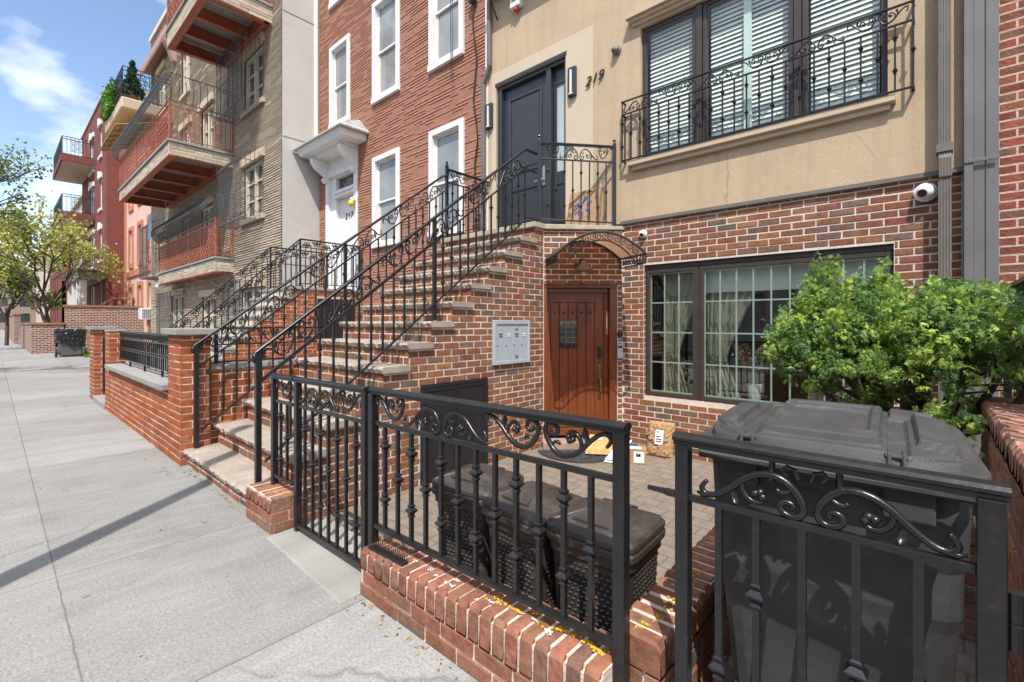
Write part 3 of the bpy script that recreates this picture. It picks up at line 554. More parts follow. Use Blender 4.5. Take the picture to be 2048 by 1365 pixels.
# upper window with slatted blinds
for a0, a1 in ((-2.83, -2.12), (-2.05, -1.085), (-1.015, -0.30)):
    w = casement(H, 'window', F0, a0 + 0.004, a1 - 0.004, UWIN[2] + 0.02, UWIN[3] - 0.004, 0.05, -0.03, 0.06)
    pane(w, F0, a0 + 0.054, a1 - 0.054, UWIN[2] + 0.07, UWIN[3] - 0.054, -0.05, GLASS)
    mb = MB(); z = UWIN[2] + 0.09
    while z < UWIN[3] - 0.06:
        j = rng.uniform(-0.004, 0.004)
        mb.hexa([F0.p(a0 + 0.07, -0.125, z - 0.022 + j), F0.p(a1 - 0.07, -0.125, z - 0.022 + j), F0.p(a1 - 0.07, -0.152, z + 0.030), F0.p(a0 + 0.07, -0.152, z + 0.030), F0.p(a0 + 0.07, -0.125, z - 0.018 + j), F0.p(a1 - 0.07, -0.125, z - 0.018 + j), F0.p(a1 - 0.07, -0.152, z + 0.034), F0.p(a0 + 0.07, -0.152, z + 0.034)]); z += 0.052
    mb.build('slatted_blind', BLIND, w)
mb = MB()
for x in (-2.085, -1.05): mb.fbox(F0, x - 0.034, x + 0.034, -0.09, -0.012, UWIN[2] + 0.02, UWIN[3])
mb.fbox(F0, UWIN[0], UWIN[1], -0.11, -0.004, UWIN[2], UWIN[2] + 0.019); mb.build('window_frame', BRONZE, H)
mb = MB(); mb.fbox(F0, -1.60, -1.52, -0.118, -0.085, UWIN[2] + 0.07, UWIN[3] - 0.055); mb.build('casement_stile', MUNT, H)
mb = MB(); mb.sprism([(5.60, 3.52), (5.585, 3.53), (5.585, 3.585), (5.60, 3.59), (5.679, 3.598), (5.679, 3.52)][::-1], -2.97, -0.24); mb.fbox(F0, -2.93, -0.28, 0.022, 0.075, 3.47, 3.519); mb.build('window_sill', LINTEL, H)
mb = MB()
for n, za, zb, e in ((0.06, 5.37, 5.41, 0.0), (0.10, 5.411, 5.45, 0.03), (0.14, 5.451, 5.50, 0.06)): mb.fbox(F0, -2.93 - e, -0.24 + e, 0.021, n, za, zb)
mb.build('window_head', LINTEL, H)
# upper entrance: charcoal door and sidelight
D0, D1, DZ0, DZ1 = DOORH
mb = MB()
for q in ((D0, D0 + 0.09, DZ0, DZ1), (D1 - 0.05, D1, DZ0, DZ1), (D0 + 0.09, D1 - 0.05, DZ1 - 0.07, DZ1), (-4.42, -4.335, DZ0, DZ1 - 0.07)): mb.fbox(F0, q[0], q[1], -0.10, -0.012, q[2], q[3])
mb.fbox(F0, D0 - 0.02, D1 + 0.02, 0.021, 0.032, DZ1 - 0.01, DZ1 + 0.05)
mb.build('door_frame', DARKDOOR, H, bevel=0.004)
mb = MB(); da0, da1 = D0 + 0.09, -4.42
mb.fbox(F0, da0, da1, -0.16, -0.085, 2.80, DZ1 - 0.07)
for za, zb in ((3.92, 5.18), (3.02, 3.66)):
    for q in ((da0 + 0.13, da0 + 0.16, za, zb), (da1 - 0.16, da1 - 0.13, za, zb), (da0 + 0.16, da1 - 0.16, za, za + 0.03), (da0 + 0.16, da1 - 0.16, zb - 0.03, zb)): mb.fbox(F0, q[0], q[1], -0.0845, -0.068, q[2], q[3])
    mb.fbox(F0, da0 + 0.2, da1 - 0.2, -0.0845, -0.074, za + 0.08, zb - 0.08)
dr = mb.build('door', DARKDOOR, H, bevel=0.004)
mb = MB(); mb.fbox(F0, da1 - 0.115, da1 - 0.065, -0.0845, -0.07, 3.62, 3.92); hx, hy, hz = F0.p(da1 - 0.09, -0.05, 3.70); mb.tube([F0.p(da1 - 0.09, -0.07, 3.70), F0.p(da1 - 0.09, -0.015, 3.70), F0.p(da1 - 0.23, -0.012, 3.69)], 0.014, 8); mb.build('handle', CHROME, dr, bevel=0.003)
mb = MB(); mb.fbox(F0, -4.335, D1 - 0.05, -0.15, -0.095, 2.80, 3.78)
for q in ((-4.335, -4.285, 3.78, 5.12), (D1 - 0.10, D1 - 0.05, 3.78, 5.12), (-4.335, D1 - 0.05, 5.12, DZ1 - 0.07)): mb.fbox(F0, q[0], q[1], -0.15, -0.096, q[2], q[3])
for q in ((-4.29, -4.27, 3.0, 3.6), (-4.10, -4.08, 3.0, 3.6), (-4.27, -4.10, 3.0, 3.02), (-4.27, -4.10, 3.58, 3.6)): mb.fbox(F0, q[0], q[1], -0.0945, -0.08, q[2], q[3])
sd = mb.build('sidelight', DARKDOOR, H, bevel=0.003); pane(sd, F0, -4.285, D1 - 0.10, 3.78, 5.12, -0.12, FROST)
def text(parent, s, name, mat, loc, size, F, ext=0.006, shear=0.0, n=0.03, align='LEFT'):
    cu = bpy.data.curves.new(name, 'FONT'); cu.body = s; cu.size = size; cu.extrude = ext; cu.shear = shear; cu.align_x = align
    to = bpy.data.objects.new(name, cu); COL.objects.link(to); dg = bpy.context.evaluated_depsgraph_get(); me = bpy.data.meshes.new_from_object(to.evaluated_get(dg)); bpy.data.objects.remove(to)
    mb = MB(); a0, zz = loc
    mb.add([F.p(a0 + v.co.x, n + v.co.z + ext, zz + v.co.y) for v in me.vertices], [tuple(p.vertices) for p in me.polygons]); return mb.build(name, mat, parent, uv=False)
for i, ch in enumerate('219'): text(H, ch, 'house_number', BLACKPL, (-3.675 + i * 0.10, 4.83 + i * 0.012), 0.185, F0, 0.008, 0.35, 0.035)
# ---- corner entrance set diagonally under the landing
A = (-3.87, 4.95); B = (-3.10, 5.70); dl = math.hypot(B[0] - A[0], B[1] - A[1]); dd = ((B[0] - A[0]) / dl, (B[1] - A[1]) / dl); FD = Fr(A, dd, (dd[1], -dd[0]))
mb = MB(); bricks(mb, FD, -0.21, 2.72, spans(0.0, dl, [(-0.1, 1.0, -1, 1.97)]), pitch=0.0725, ph=0.1); ew = mb.build('entry_wall', BRICK, H)
mb = MB(); panel(mb, FD, 0.0, dl, -0.25, 2.75, [(0.004, 1.0, -1, 2.0)], 0.0, 0.22); mb.build('mortar', MORTAR, ew)
mb = MB(); mb.fbox(FD, 0.003, 1.003, -0.16, -0.012, 1.93, 2.003); mb.fbox(FD, 0.03, 0.93, -0.16, -0.07, 1.87, 1.93); mb.fbox(FD, 0.003, 0.05, -0.16, -0.014, -0.1, 1.93); mb.fbox(FD, 0.90, 1.003, -0.16, -0.012, -0.1, 1.93); mb.fbox(FD, 0.84, 0.90, -0.16, -0.09, -0.1, 1.87); mb.build('door_frame', WOOD, H, bevel=0.006)
mb = MB(); l0, l1 = 0.05, 0.84; mb.fbox(FD, l0, l1, -0.20, -0.135, -0.09, 1.87)
mb.fbox(FD, l0, l0 + 0.055, -0.1345, -0.112, -0.09, 1.87); mb.fbox(FD, l1 - 0.12, l1, -0.1345, -0.112, -0.09, 1.87); mb.fbox(FD, l0 + 0.055, l1 - 0.12, -0.1345, -0.112, 1.74, 1.87)
pw = (l1 - 0.12 - l0 - 0.055) / 5
for i in range(5): a = l0 + 0.055 + i * pw; mb.bev(FD, a + 0.003, a + pw - 0.003, -0.1345, -0.115, 0.02, 1.735, 0.006)
mb.fbox(FD, l0 + 0.055, l1 - 0.12, -0.1345, -0.108, -0.085, 0.015)
ld = mb.build('door', WOOD, H, bevel=0.003)
for z in (1.60, 0.10):
    for i in range(5):
        mb = MB(); mb.lathe(FD.p(l0 + 0.055 + (i + 0.5) * pw, -0.115, z), [(0.018, 0), (0.016, 0.008), (0.009, 0.014), (0.002, 0.016)], 10, ax=(*FD.n, 0)); mb.build('stud', BRONZE, ld, smooth=True)
g0, g1, ga, gb = 0.245, 0.455, 1.13, 1.47
mb = MB(); mb.fbox(FD, g0, g1, -0.1145, -0.106, ga, gb)
for q in ((g0 - 0.012, g0, ga - 0.012, gb + 0.012), (g1, g1 + 0.012, ga - 0.012, gb + 0.012), (g0, g1, ga - 0.012, ga), (g0, g1, gb, gb + 0.012)): mb.fbox(FD, q[0], q[1], -0.1145, -0.10, q[2], q[3])
mb.build('peep_window', DARKGLASS, ld)
mb = MB()
for a in (g0 + 0.06, g1 - 0.06): mb.tube([FD.p(a, -0.10, gb - 0.01), FD.p(a, -0.06, gb - 0.03), FD.p(a, -0.055, (ga + gb) / 2), FD.p(a, -0.06, ga + 0.03), FD.p(a, -0.10, ga + 0.01)], 0.007, 6)
for z in (ga + 0.06, ga + 0.13, ga + 0.20, ga + 0.27): mb.tube([FD.p(g0 - 0.005, -0.10, z), FD.p(g0 + 0.02, -0.066, z), FD.p(g1 - 0.02, -0.066, z), FD.p(g1 + 0.005, -0.10, z)], 0.007, 6)
mb.build('peep_grille', DOWNSP, ld)
mb = MB(); a = l1 - 0.058
mb.fbox(FD, a - 0.025, a + 0.025, -0.112, -0.085, 0.98, 1.14); mb.build('lock_keypad', BLACKPL, ld, bevel=0.01, seg=2)
mb = MB(); mb.fbox(FD, a - 0.024, a + 0.024, -0.112, -0.098, 0.58, 0.88); mb.fbox(FD, a - 0.018, a + 0.018, -0.112, -0.098, 0.42, 0.50); mb.tube([FD.p(a, -0.10, 0.70), FD.p(a, -0.05, 0.69), FD.p(a + 0.004, -0.035, 0.62), FD.p(a, -0.045, 0.52), FD.p(a, -0.10, 0.47)], [0.010, 0.012, 0.014, 0.011, 0.009], 8); mb.build('handle', BRASS, ld, bevel=0.006, seg=2)
mb = MB(); mb.fbox(FD, -0.03, 1.0, -0.02, 0.22, -0.199, -0.095); mb.build('doorstep', plain('rose_stone', (0.33, 0.22, 0.17), 0.85), H, bevel=0.01)

# ================================================================== STOOP OF 219
ST = thing('stoop', 'tall brick stoop with thick rough edged stone treads climbing to charcoal door', 'stoop', (-4.8, 1.4, 0))
ZK = lambda k: 0.17 + 0.2175 * (k - 1)
YK = lambda k: 1.29 + 0.2845 * (k - 1)
XW = -3.87; XL = -5.70
def top_at(k): return ZK(k) - 0.062
def sw(za, zb):
    k = 1
    while k < 13 and top_at(k) < zb - 0.012: k += 1
    return [(YK(k) + 0.045, 4.945)]
FS = FYp(XW)
HATCH = (2.91, 3.86, -0.25, 0.82)
def swh(za, zb):
    r = []
    for s0, s1 in sw(za, zb):
        if za < HATCH[3] - 0.01: r += [(s0, HATCH[0]), (HATCH[1], s1)]
        else: r.append((s0, s1))
    return [q for q in r if q[1] > q[0]]
mb = MB(); bricks(mb, FS, -0.2, 2.72, swh, pitch=0.0725, ph=0.03); swl = mb.build('side_wall', BRICK, ST)
mb = MB()
prof = [(1.33, -0.25)]
for k in range(1, 14): prof += [(YK(k) + 0.045, top_at(k - 1) if k > 1 else -0.25), (YK(k) + 0.045, top_at(k))]
prof += [(4.95, top_at(13)), (4.95, -0.25)]
seen = []; [seen.append(p) for p in prof if p not in seen]
mb.sprism(seen, XL + 0.03, XW); mb.build('mortar', MORTAR, swl)
mb = MB()
for k in range(1, 14):
    zb = top_at(k); za = 0.0 if k == 1 else ZK(k - 1)
    mb = MB(); bricks(mb, FX(YK(k) + 0.045), za, zb, spans(XL + 0.04, XW + 0.011, []), pitch=(zb - za) / 2 if k > 1 else zb / 2 + 0.001, ph=XL)
    mb.build('riser', BRICK, ST)
def tread(k):
    mb = MB(); x0, x1 = XL - 0.03, XW + 0.045; y0 = YK(k); y1 = YK(k + 1) + 0.05; zt = ZK(k); zb = zt - 0.06; n = 70; vs = []
    for i in range(n + 1):
        x = x0 + (x1 - x0) * i / n; e = 0.0 if 0 < i < n else 0.006
        j = nrng.normal(0, 0.006, 4)
        vs += [(x, y1, zt), (x, y0 + 0.014 + abs(j[0]) * 1.1 + e, zt + j[3] * 0.15), (x, y0 + j[1] * 0.9 + e, zt - 0.022 + j[2] * 0.6), (x, y0 + 0.018 + j[2] + e, zb), (x, y1, zb)]
    fs = []
    for i in range(n):
        for q in range(4): a = i * 5 + q; fs.append((a, a + 1, a + 6, a + 5))
    fs += [(0, 4, 3, 2, 1), tuple(n * 5 + q for q in range(5))]
    mb.add(vs, fs); return mb.build('tread', STONE, ST)
for k in range(1, 13): tread(k)
mb = MB(); cx = XW + 0.045
poly = [(XL - 0.03, 4.70), (cx, 4.70), (cx, 4.925), (-3.06, 5.695), (XL - 0.03, 5.695)]
v = [(x, y, 2.712) for x, y in poly] + [(x, y, 2.782 if i < 3 else 2.765) for i, (x, y) in enumerate(poly)]
mb.add(v, [(4, 3, 2, 1, 0), (5, 6, 7, 8, 9)] + [(i, (i + 1) % 5, 5 + (i + 1) % 5, 5 + i) for i in range(5)]); mb.build('landing', LIMEST, ST, bevel=0.008, seg=2)
mb = MB()
mb.fbox(FS, HATCH[0], HATCH[1], -0.03, 0.012, -0.199, HATCH[3])
for q in ((HATCH[0], HATCH[0] + 0.035, -0.199, HATCH[3]), (HATCH[1] - 0.035, HATCH[1], -0.199, HATCH[3]), (HATCH[0] + 0.035, HATCH[1] - 0.035, HATCH[3] - 0.035, HATCH[3])): mb.fbox(FS, q[0], q[1], 0.0125, 0.03, q[2], q[3])
hd = mb.build('cellar_door', plain('black_metal_door', (0.016, 0.016, 0.0175), 0.5, 0, 0.3, 4), ST)
mid = (HATCH[0] + HATCH[1]) / 2
for a0, a1 in ((HATCH[0] + 0.04, mid - 0.004), (mid + 0.004, HATCH[1] - 0.04)):
    mb = MB(); mb.fbox(FS, a0, a1, 0.0125, 0.022, -0.18, HATCH[3] - 0.04)
    for q in ((a0, a0 + 0.03, -0.18, HATCH[3] - 0.04), (a1 - 0.03, a1, -0.18, HATCH[3] - 0.04), (a0 + 0.03, a1 - 0.03, HATCH[3] - 0.07, HATCH[3] - 0.04), (a0 + 0.03, a1 - 0.03, -0.18, -0.15)): mb.fbox(FS, q[0], q[1], 0.0222, 0.03, q[2], q[3])
    mb.build('door_leaf', MATS['black_metal_door'], hd)

# ================================================================== IRONWORK OF 219
SLOPE = 0.7645
def stair_rail(name, label, x, y0=1.40, y1=4.72, land=None, dropn=None):
    t = thing(name, label, 'railing', (x, y0, ZK(1)), 'iron stair railings of the tan house')
    f = Fr((x, 0), (0, 1), (1, 0)); zc = 1.285 - SLOPE * 1.457
    r = Rail(t, f, zc, SLOPE)
    r.cap('handrail', y0 - 0.03, 4.655, 0.0, 0.05); r.curl(y0 - 0.03, -0.004)
    r.bar('frieze_rail', y0 + 0.01, 4.70, -0.25, 0.022, 0.022); r.bar('bottom_rail', y0 + 0.05, 4.66, -0.925, 0.026, 0.022)
    r.post(y0, -1.10 + 0.0, -0.012, 0.042)
    pts = [y0 + 0.125 * (i + 1) for i in range(int((4.66 - y0) / 0.125))]
    r.balusters(pts, -0.925, -0.25, 0.0165, 0.85, ((0.22, 0.78), (0.5,)))
    r.scrolls(y0 + 0.03, 4.66, -0.24, -0.016, 6, 0.0075, first=1)
    ymid = 3.16 if x > -5 else 3.04; r.post(ymid, -1.10, -0.012, 0.036)
    return t, r
tr, rr = stair_rail('stair_railing', 'black scrolled railing on the near side of the stone steps, above the silver mailboxes', -3.95)
tl, rl = stair_rail('stair_railing', 'black scrolled railing on the far side of the stone steps, beside the red brick pillar', -5.62)
# landing guards
LD = thing('landing_railing', 'black scrolled guard round the landing before the charcoal door and carton', 'railing', (-3.9, 4.85, 2.78), 'iron stair railings of the tan house')
P1 = (-3.905, 4.90); P2 = (-3.175, 5.61); ln = math.hypot(P2[0] - P1[0], P2[1] - P1[1]); pd = ((P2[0] - P1[0]) / ln, (P2[1] - P1[1]) / ln)
rd = Rail(LD, Fr(P1, pd, (pd[1], -pd[0])), 2.78, -0.04)
rd.cap('handrail', 0.0, ln, 1.095, 0.045); rd.bar('frieze_rail', 0, ln, 0.885, 0.02, 0.02); rd.bar('bottom_rail', 0, ln, 0.07, 0.022, 0.02)
rd.post(0, -0.02, 1.14, 0.042, True); rd.post(ln, -0.02, 1.14, 0.042, True)
rd.balusters([ln * (i + 1) / 9 for i in range(8)], 0.07, 0.885, 0.0165, 0.85)
rd.scroll(0.03, ln * 0.27, 0.893, 1.08, True, 1, 0.0065); rd.scroll(ln * 0.27, ln * 0.78, 0.893, 1.08, False, 0, 0.0065); rd.scroll(ln * 0.78, ln - 0.03, 0.893, 1.08, True, -1, 0.0065)
rs = Rail(LD, Fr((-3.95, 0), (0, 1), (1, 0)), 2.78, 0.0)
rs.bar('rail_link', 4.655, 4.90, 0.955, 0.04, 0.022); rs.bar('rail_link', 4.70, 4.90, 0.70, 0.02, 0.02); rs.bar('rail_link', 4.66, 4.90, 0.06, 0.022, 0.02)
LL = thing('landing_railing', 'black scrolled guard on the far side of the landing, by the red stone wall', 'railing', (-5.62, 4.72, 2.78), 'iron stair railings of the tan house')
r2 = Rail(LL, Fr((-5.62, 0), (0, 1), (1, 0)), 2.78)
r2.bar('rail_link', 4.655, 4.74, 0.955, 0.04, 0.022); r2.bar('rail_link', 4.70, 4.74, 0.70, 0.02, 0.02); r2.post(4.74, -0.02, 1.14, 0.042, True); r2.cap('handrail', 4.74, 5.66, 1.08, 0.045); r2.bar('frieze_rail', 4.74, 5.66, 0.88, 0.02, 0.02); r2.bar('bottom_rail', 4.74, 5.66, 0.07, 0.022, 0.02)
r2.balusters([4.74 + 0.115 * (i + 1) for i in range(7)], 0.07, 0.88, 0.0165, 0.85); r2.scroll(4.77, 5.2, 0.885, 1.065, True, 0, 0.0065); r2.scroll(5.2, 5.65, 0.885, 1.065, False, 0, 0.0065)
# front fence on the low wall, the gate and its side piece
YF = 1.42
def fence(name, label, cat, x0, x1, zb, group='front yard ironwork'):
    t = thing(name, label, cat, (x0, YF, 0), group); return t, Rail(t, Fr((x0, YF), (1, 0), (0, -1)), 0.0, 0.014)
t, r = fence('iron_fence', 'black scrolled fence panel standing on the low brick wall before the brown bins', 'fence', -2.315, -0.778, 0.35)
w = 1.537; r.cap('top_rail', -0.005, w + 0.025, 1.085, 0.056); r.bar('frieze_rail', 0.02, w - 0.02, 0.905, 0.02, 0.022); r.bar('bottom_rail', 0.02, w - 0.02, 0.338, 0.03, 0.022)
r.post(0, 0.12, 1.066, 0.044); r.post(w, 0.12, 1.066, 0.044)
r.balusters([w * (i + 1) / 13 for i in range(12)], 0.345, 0.90, 0.0185, 1.0, ((0.28, 0.80), (0.52,)))
r.scroll(0.028, 0.30, 0.918, 1.066, True, 1, 0.0088); r.scroll(0.29, 0.90, 0.918, 1.066, False, 0, 0.0088); r.scroll(0.89, 1.505, 0.918, 1.066, True, 0, 0.0088)
t, r = fence('iron_gate', 'tall black scrolled gate over the concrete threshold, between pier and low wall', 'gate', -3.30, -2.365, 0.03)
w = 0.93; r.cap('top_rail', 0.0, w, 1.066, 0.056); r.bar('frieze_rail', 0.02, w - 0.02, 0.88, 0.02, 0.022); r.bar('bottom_rail', 0.02, w - 0.02, 0.055, 0.034, 0.03)
r.post(0.022, 0.0, 1.047, 0.042, name='stile'); r.post(w - 0.022, 0.02, 1.047, 0.042, name='stile')
r.balusters([0.022 + (w - 0.044) * (i + 1) / 8 for i in range(7)], 0.068, 0.875, 0.0175, 0.9, ((0.24, 0.82), (0.55,)))
r.scroll(0.05, 0.60, 0.893, 1.045, False, 0, 0.0082); r.scroll(0.60, 0.88, 0.893, 1.045, True, -1, 0.0082)
t, r = fence('iron_fence', 'narrow black scrolled fence piece on the short brick pier, beside the steps', 'fence', -3.68, -3.35, 0.2)
w = 0.33; r.cap('top_rail', -0.025, w + 0.03, 1.062, 0.056); r.bar('frieze_rail', 0.0, w, 0.875, 0.02, 0.022); r.bar('bottom_rail', 0.0, w, 0.315, 0.03, 0.022)
r.post(0, 0.235, 1.044, 0.042); r.balusters([0.115, 0.225], 0.32, 0.87, 0.0175, 0.9, ((0.24, 0.82), (0.55,))); r.scroll(0.03, 0.31, 0.888, 1.04, True, 1, 0.0082)
# right gate in front of the cart
t = thing('iron_gate', 'black scrolled gate at the right, before the big wheeled rubbish cart', 'gate', (-0.565, YF, 0), 'front yard ironwork')
r = Rail(t, Fr((-0.565, YF), (1, 0), (0, -1)), 0.0, 0.0); w = 0.64
r.cap('top_rail', -0.025, w + 0.05, 1.105, 0.056); r.bar('frieze_rail', -0.055, w, 0.928, 0.020, 0.02); r.bar('bottom_rail', 0, w, 0.18, 0.03, 0.022)
r.post(0, 0.03, 1.088, 0.04, name='stile'); r.post(w + 0.022, 0.03, 1.088, 0.046, name='stile')
r.balusters([0.105, 0.205, 0.315, 0.43, 0.545], 0.19, 0.92, 0.0185, 1.0, ((0.36,), (0.70,), (0.18,), (0.56,), (0.1,)))
r.scroll(0.05, w - 0.022, 0.938, 1.07, False, 0, 0.0088)
mb = MB(); P = r.P
for sd in (-1, 1):
    a = w / 2; mb.tube([P(a + sd * 0.015, 0, 1.045), P(a + sd * 0.022, 0, 1.068), P(a + sd * 0.04, 0, 1.075), P(a + sd * 0.052, 0, 1.062), P(a + sd * 0.04, 0, 1.05)], 0.006, 6); mb.tube([P(a + sd * 0.075, 0, 1.09), P(a + sd * 0.078, 0, 1.03)], 0.008, 6)
mb.build('top_ornament', IRON, t); mb = MB(); mb.lathe(P(-0.085, 0, 0.928), [(0.008, -0.03), (0.009, 0.0), (0.011, 0.03)], 8, ax=(1, 0, 0)); mb.build('latch', IRON, t)
mb = MB(); mb.lathe((0.133, YF, 0.78), [(0.016, 0), (0.016, 0.055), (0.014, 0.056), (0.014, 0.06), (0.016, 0.061), (0.016, 0.12)], 12); mb.box(0.10, 0.165, YF - 0.006, YF + 0.006, 0.79, 0.89); mb.build('hinge', IRON, t)
# window balcony of the upper floor
t = thing('window_railing', 'black scrolled window guard below the big shuttered upper window', 'railing', (-1.6, 5.5, 3.57))
r = Rail(t, Fr((-3.045, 5.585), (1, 0), (0, -1)), 0.0); w = 2.93
r.bar('top_rail', -0.012, w + 0.012, 4.385, 0.03, 0.014); r.bar('frieze_rail', 0, w, 4.215, 0.02, 0.018); r.bar('bottom_rail', -0.012, w + 0.012, 3.606, 0.03, 0.016)
r.balusters([0.0 + w * i / 23 for i in range(24)], 3.61, 4.215, 0.0155, 0.85, ((0.3, 0.8), (0.55,)))
r.scrolls(0.02, w - 0.02, 4.22, 4.375, 6, 0.0068)
for a, nm in ((0.0, 'l'), (w, 'r')):
    mb = MB(); P = r.P
    for h, tt in ((4.385, 0.014), (4.215, 0.016), (3.606, 0.016)): mb.fbox(Fr(P(a, 0, 0)[:2], (0, 1), (1, 0)), 0, 0.095, -0.012, 0.012, h - tt / 2, h + tt / 2)
    for q in (0.08,): mb.fbox(Fr((P(a, 0, 0)[0], P(a, 0, 0)[1] + q), (0, 1), (1, 0)), -0.007, 0.007, -0.007, 0.007, 3.61, 4.215)
    mb.tube([(P(a, 0, 0)[0], 5.585, 4.38), (P(a, 0, 0)[0], 5.585, 4.21)], 0.010, 6); mb.build('side_return', IRON, t)

# ================================================================== LOW BRICK WALLS
def rowlock(mb, F, a0, a1, n0, n1, z0, z1, pal, bw=0.072, gap=0.014, slope=0.0):
    """course of bricks on edge, their long side across the wall"""
    k = max(1, int(round((a1 - a0) / bw))); s = (a1 - a0) / k
    for i in range(k):
        b0, b1 = a0 + i * s + gap / 2, a0 + (i + 1) * s - gap / 2; e = 0.007; j = rng.uniform(-0.004, 0.004); zt = z1 + j + slope * (b0 - a0); q = rng.uniform(-0.004, 0.004)
        P = F.p
        v = []
        for n, ins in ((n0, 0), (n1 + q, 0)):
            for a, z in ((b0, z0), (b1, z0), (b1, zt - e), (b1 - e, zt), (b0 + e, zt), (b0, zt - e)): v.append((a, n, z))
        vs = [P(*p) for p in v[:6]] + [P(a, n - 0.018 if z > zt - e - 1e-6 else n, z) for a, n, z in v[6:]]
        vs2 = [P(a, n - 0.004, z - (0.022 if z > zt - e - 1e-6 else 0)) for a, n, z in v[6:]]
        m = len(vs); vs += vs2; f0 = list(range(6)); f1 = list(range(6, 12)); f2 = list(range(12, 18))
        fs = [tuple(f0[::-1])] + [(f0[i2], f0[(i2 + 1) % 6], f1[(i2 + 1) % 6], f1[i2]) for i2 in range(6)][:0]
        fs = [tuple(f0[::-1]), tuple(f2)]
        for i2 in range(6):
            k2 = (i2 + 1) % 6; fs.append((f0[i2], f0[k2], f1[k2], f1[i2])); fs.append((f1[i2], f1[k2], f2[k2], f2[i2]))
        mb.add(vs, fs, jig(rng.choice(pal), 0.2))
def wall_core(name, parent, x0, x1, y0, y1, z0, z1, mat=MORTAR2, ins=0.009, slope=0.0):
    mb = MB(); mb.hexa([(x0 + ins, y0 + ins, z0), (x1 - ins, y0 + ins, z0), (x1 - ins, y1 - ins, z0), (x0 + ins, y1 - ins, z0), (x0 + ins, y0 + ins, z1), (x1 - ins, y0 + ins, z1 + slope), (x1 - ins, y1 - ins, z1 + slope), (x0 + ins, y1 - ins, z1)]); return mb.build(name, mat, parent)
PALW = [tuple(0.55 * a + 0.45 * b for a, b in zip(c, (0.27, 0.112, 0.062))) for c in [(0.27, 0.115, 0.07), (0.295, 0.13, 0.08), (0.235, 0.11, 0.075), (0.30, 0.125, 0.07), (0.20, 0.115, 0.085), (0.26, 0.11, 0.065)]]
# front wall
t = thing('garden_wall', 'low brick wall with lichen spotted capping, under the fence along the pavement', 'wall', (-1.5, 1.4, 0), 'low brick walls of the front yard')
x0, x1 = -2.285, -0.80; ya, yb = 1.315, 1.535
mb = MB(); Fw = FX(ya + 0.012); bricks(mb, Fw, 0.0, 0.148, lambda za, zb: [(x0, x1)], L=0.215, pitch=0.074, pal=PALW, wob=0.003, proud=0.012, joint=0.012); mb.build('brick_courses', BRICK, t)
mb = MB(); rowlock(mb, FX(yb), x0, x1, 0.0, yb - ya, 0.15, 0.25, PALW, slope=0.042); mb.build('capping', BRICKCAP, t)
mb = MB(); mb.hexa([(x0 + 0.009, ya + 0.009, 0), (x1, ya + 0.009, 0), (x1, yb - 0.006, 0), (x0 + 0.009, yb - 0.006, 0), (x0 + 0.009, ya + 0.009, 0.224), (x1, ya + 0.009, 0.286), (x1, yb - 0.006, 0.286), (x0 + 0.009, yb - 0.006, 0.224)]); mb.hexa([(x0 + 0.009, ya + 0.026, 0.224), (x1, ya + 0.026, 0.286), (x1, yb - 0.006, 0.286), (x0 + 0.009, yb - 0.006, 0.224), (x0 + 0.009, ya + 0.03, 0.241), (x1, ya + 0.03, 0.303), (x1, yb - 0.006, 0.303), (x0 + 0.009, yb - 0.006, 0.241)]); mb.build('mortar', MORTAR2, t)
mb = MB()
def splat(mb, x, y, z, r):
    for q in range(rng.randint(4, 9)): a, b, rr = rng.uniform(-r, r) * 1.5, rng.uniform(-r, r) * 0.8, r * rng.uniform(0.15, 0.5); mb.lathe((x + a, y + b, z - 0.002), [(rr, 0), (rr * 0.8, 0.0035), (rr * 0.2, 0.0045)], 7, ph=rng.uniform(0, 1))
mbw = MB()
for i in range(20):
    x = rng.uniform(-1.45, -0.83); splat(mb, x, ya + 0.10 + rng.uniform(-0.02, 0.03), 0.254 + 0.042 * (x - x0), 0.013)
for i in range(16):
    x = rng.uniform(-2.2, -0.85); splat(mbw, x, ya + 0.07 + rng.uniform(-0.03, 0.04), 0.254 + 0.042 * (x - x0), 0.010)
mb.build('lichen', SPLAT_Y, t); mbw.build('droppings', SPLAT_W, t)
# short pier at the foot of the steps
t = thing('brick_pier', 'short brick pier at the foot of the steps, beside the tall gate', 'pier', (-3.6, 1.4, 0), 'low brick walls of the front yard')
x0, x1, ya, yb = -3.83, -3.37, 1.27, 1.54
mb = MB(); bricks(mb, FX(ya + 0.012), 0.0, 0.148, lambda za, zb: [(x0, x1)], L=0.215, pitch=0.074, pal=PALW, wob=0.003, proud=0.012, joint=0.012); bricks(mb, FYp(x1 - 0.012), 0.0, 0.148, lambda za, zb: [(ya, yb)], L=0.215, pitch=0.074, pal=PALW, wob=0.003, joint=0.012, proud=0.012); mb.build('brick_courses', BRICK, t)
mb = MB(); rowlock(mb, FX(yb), x0, x1 + 0.004, 0.0, yb - ya, 0.15, 0.245, PALW); mb.build('capping', BRICKCAP, t)
wall_core('mortar', t, x0, x1, ya, yb, 0, 0.240)
mb = MB(); splat(mb, -3.5, 1.36, 0.247, 0.016); splat(mb, -3.44, 1.4, 0.247, 0.014); mb.build('lichen', SPLAT_Y, t)
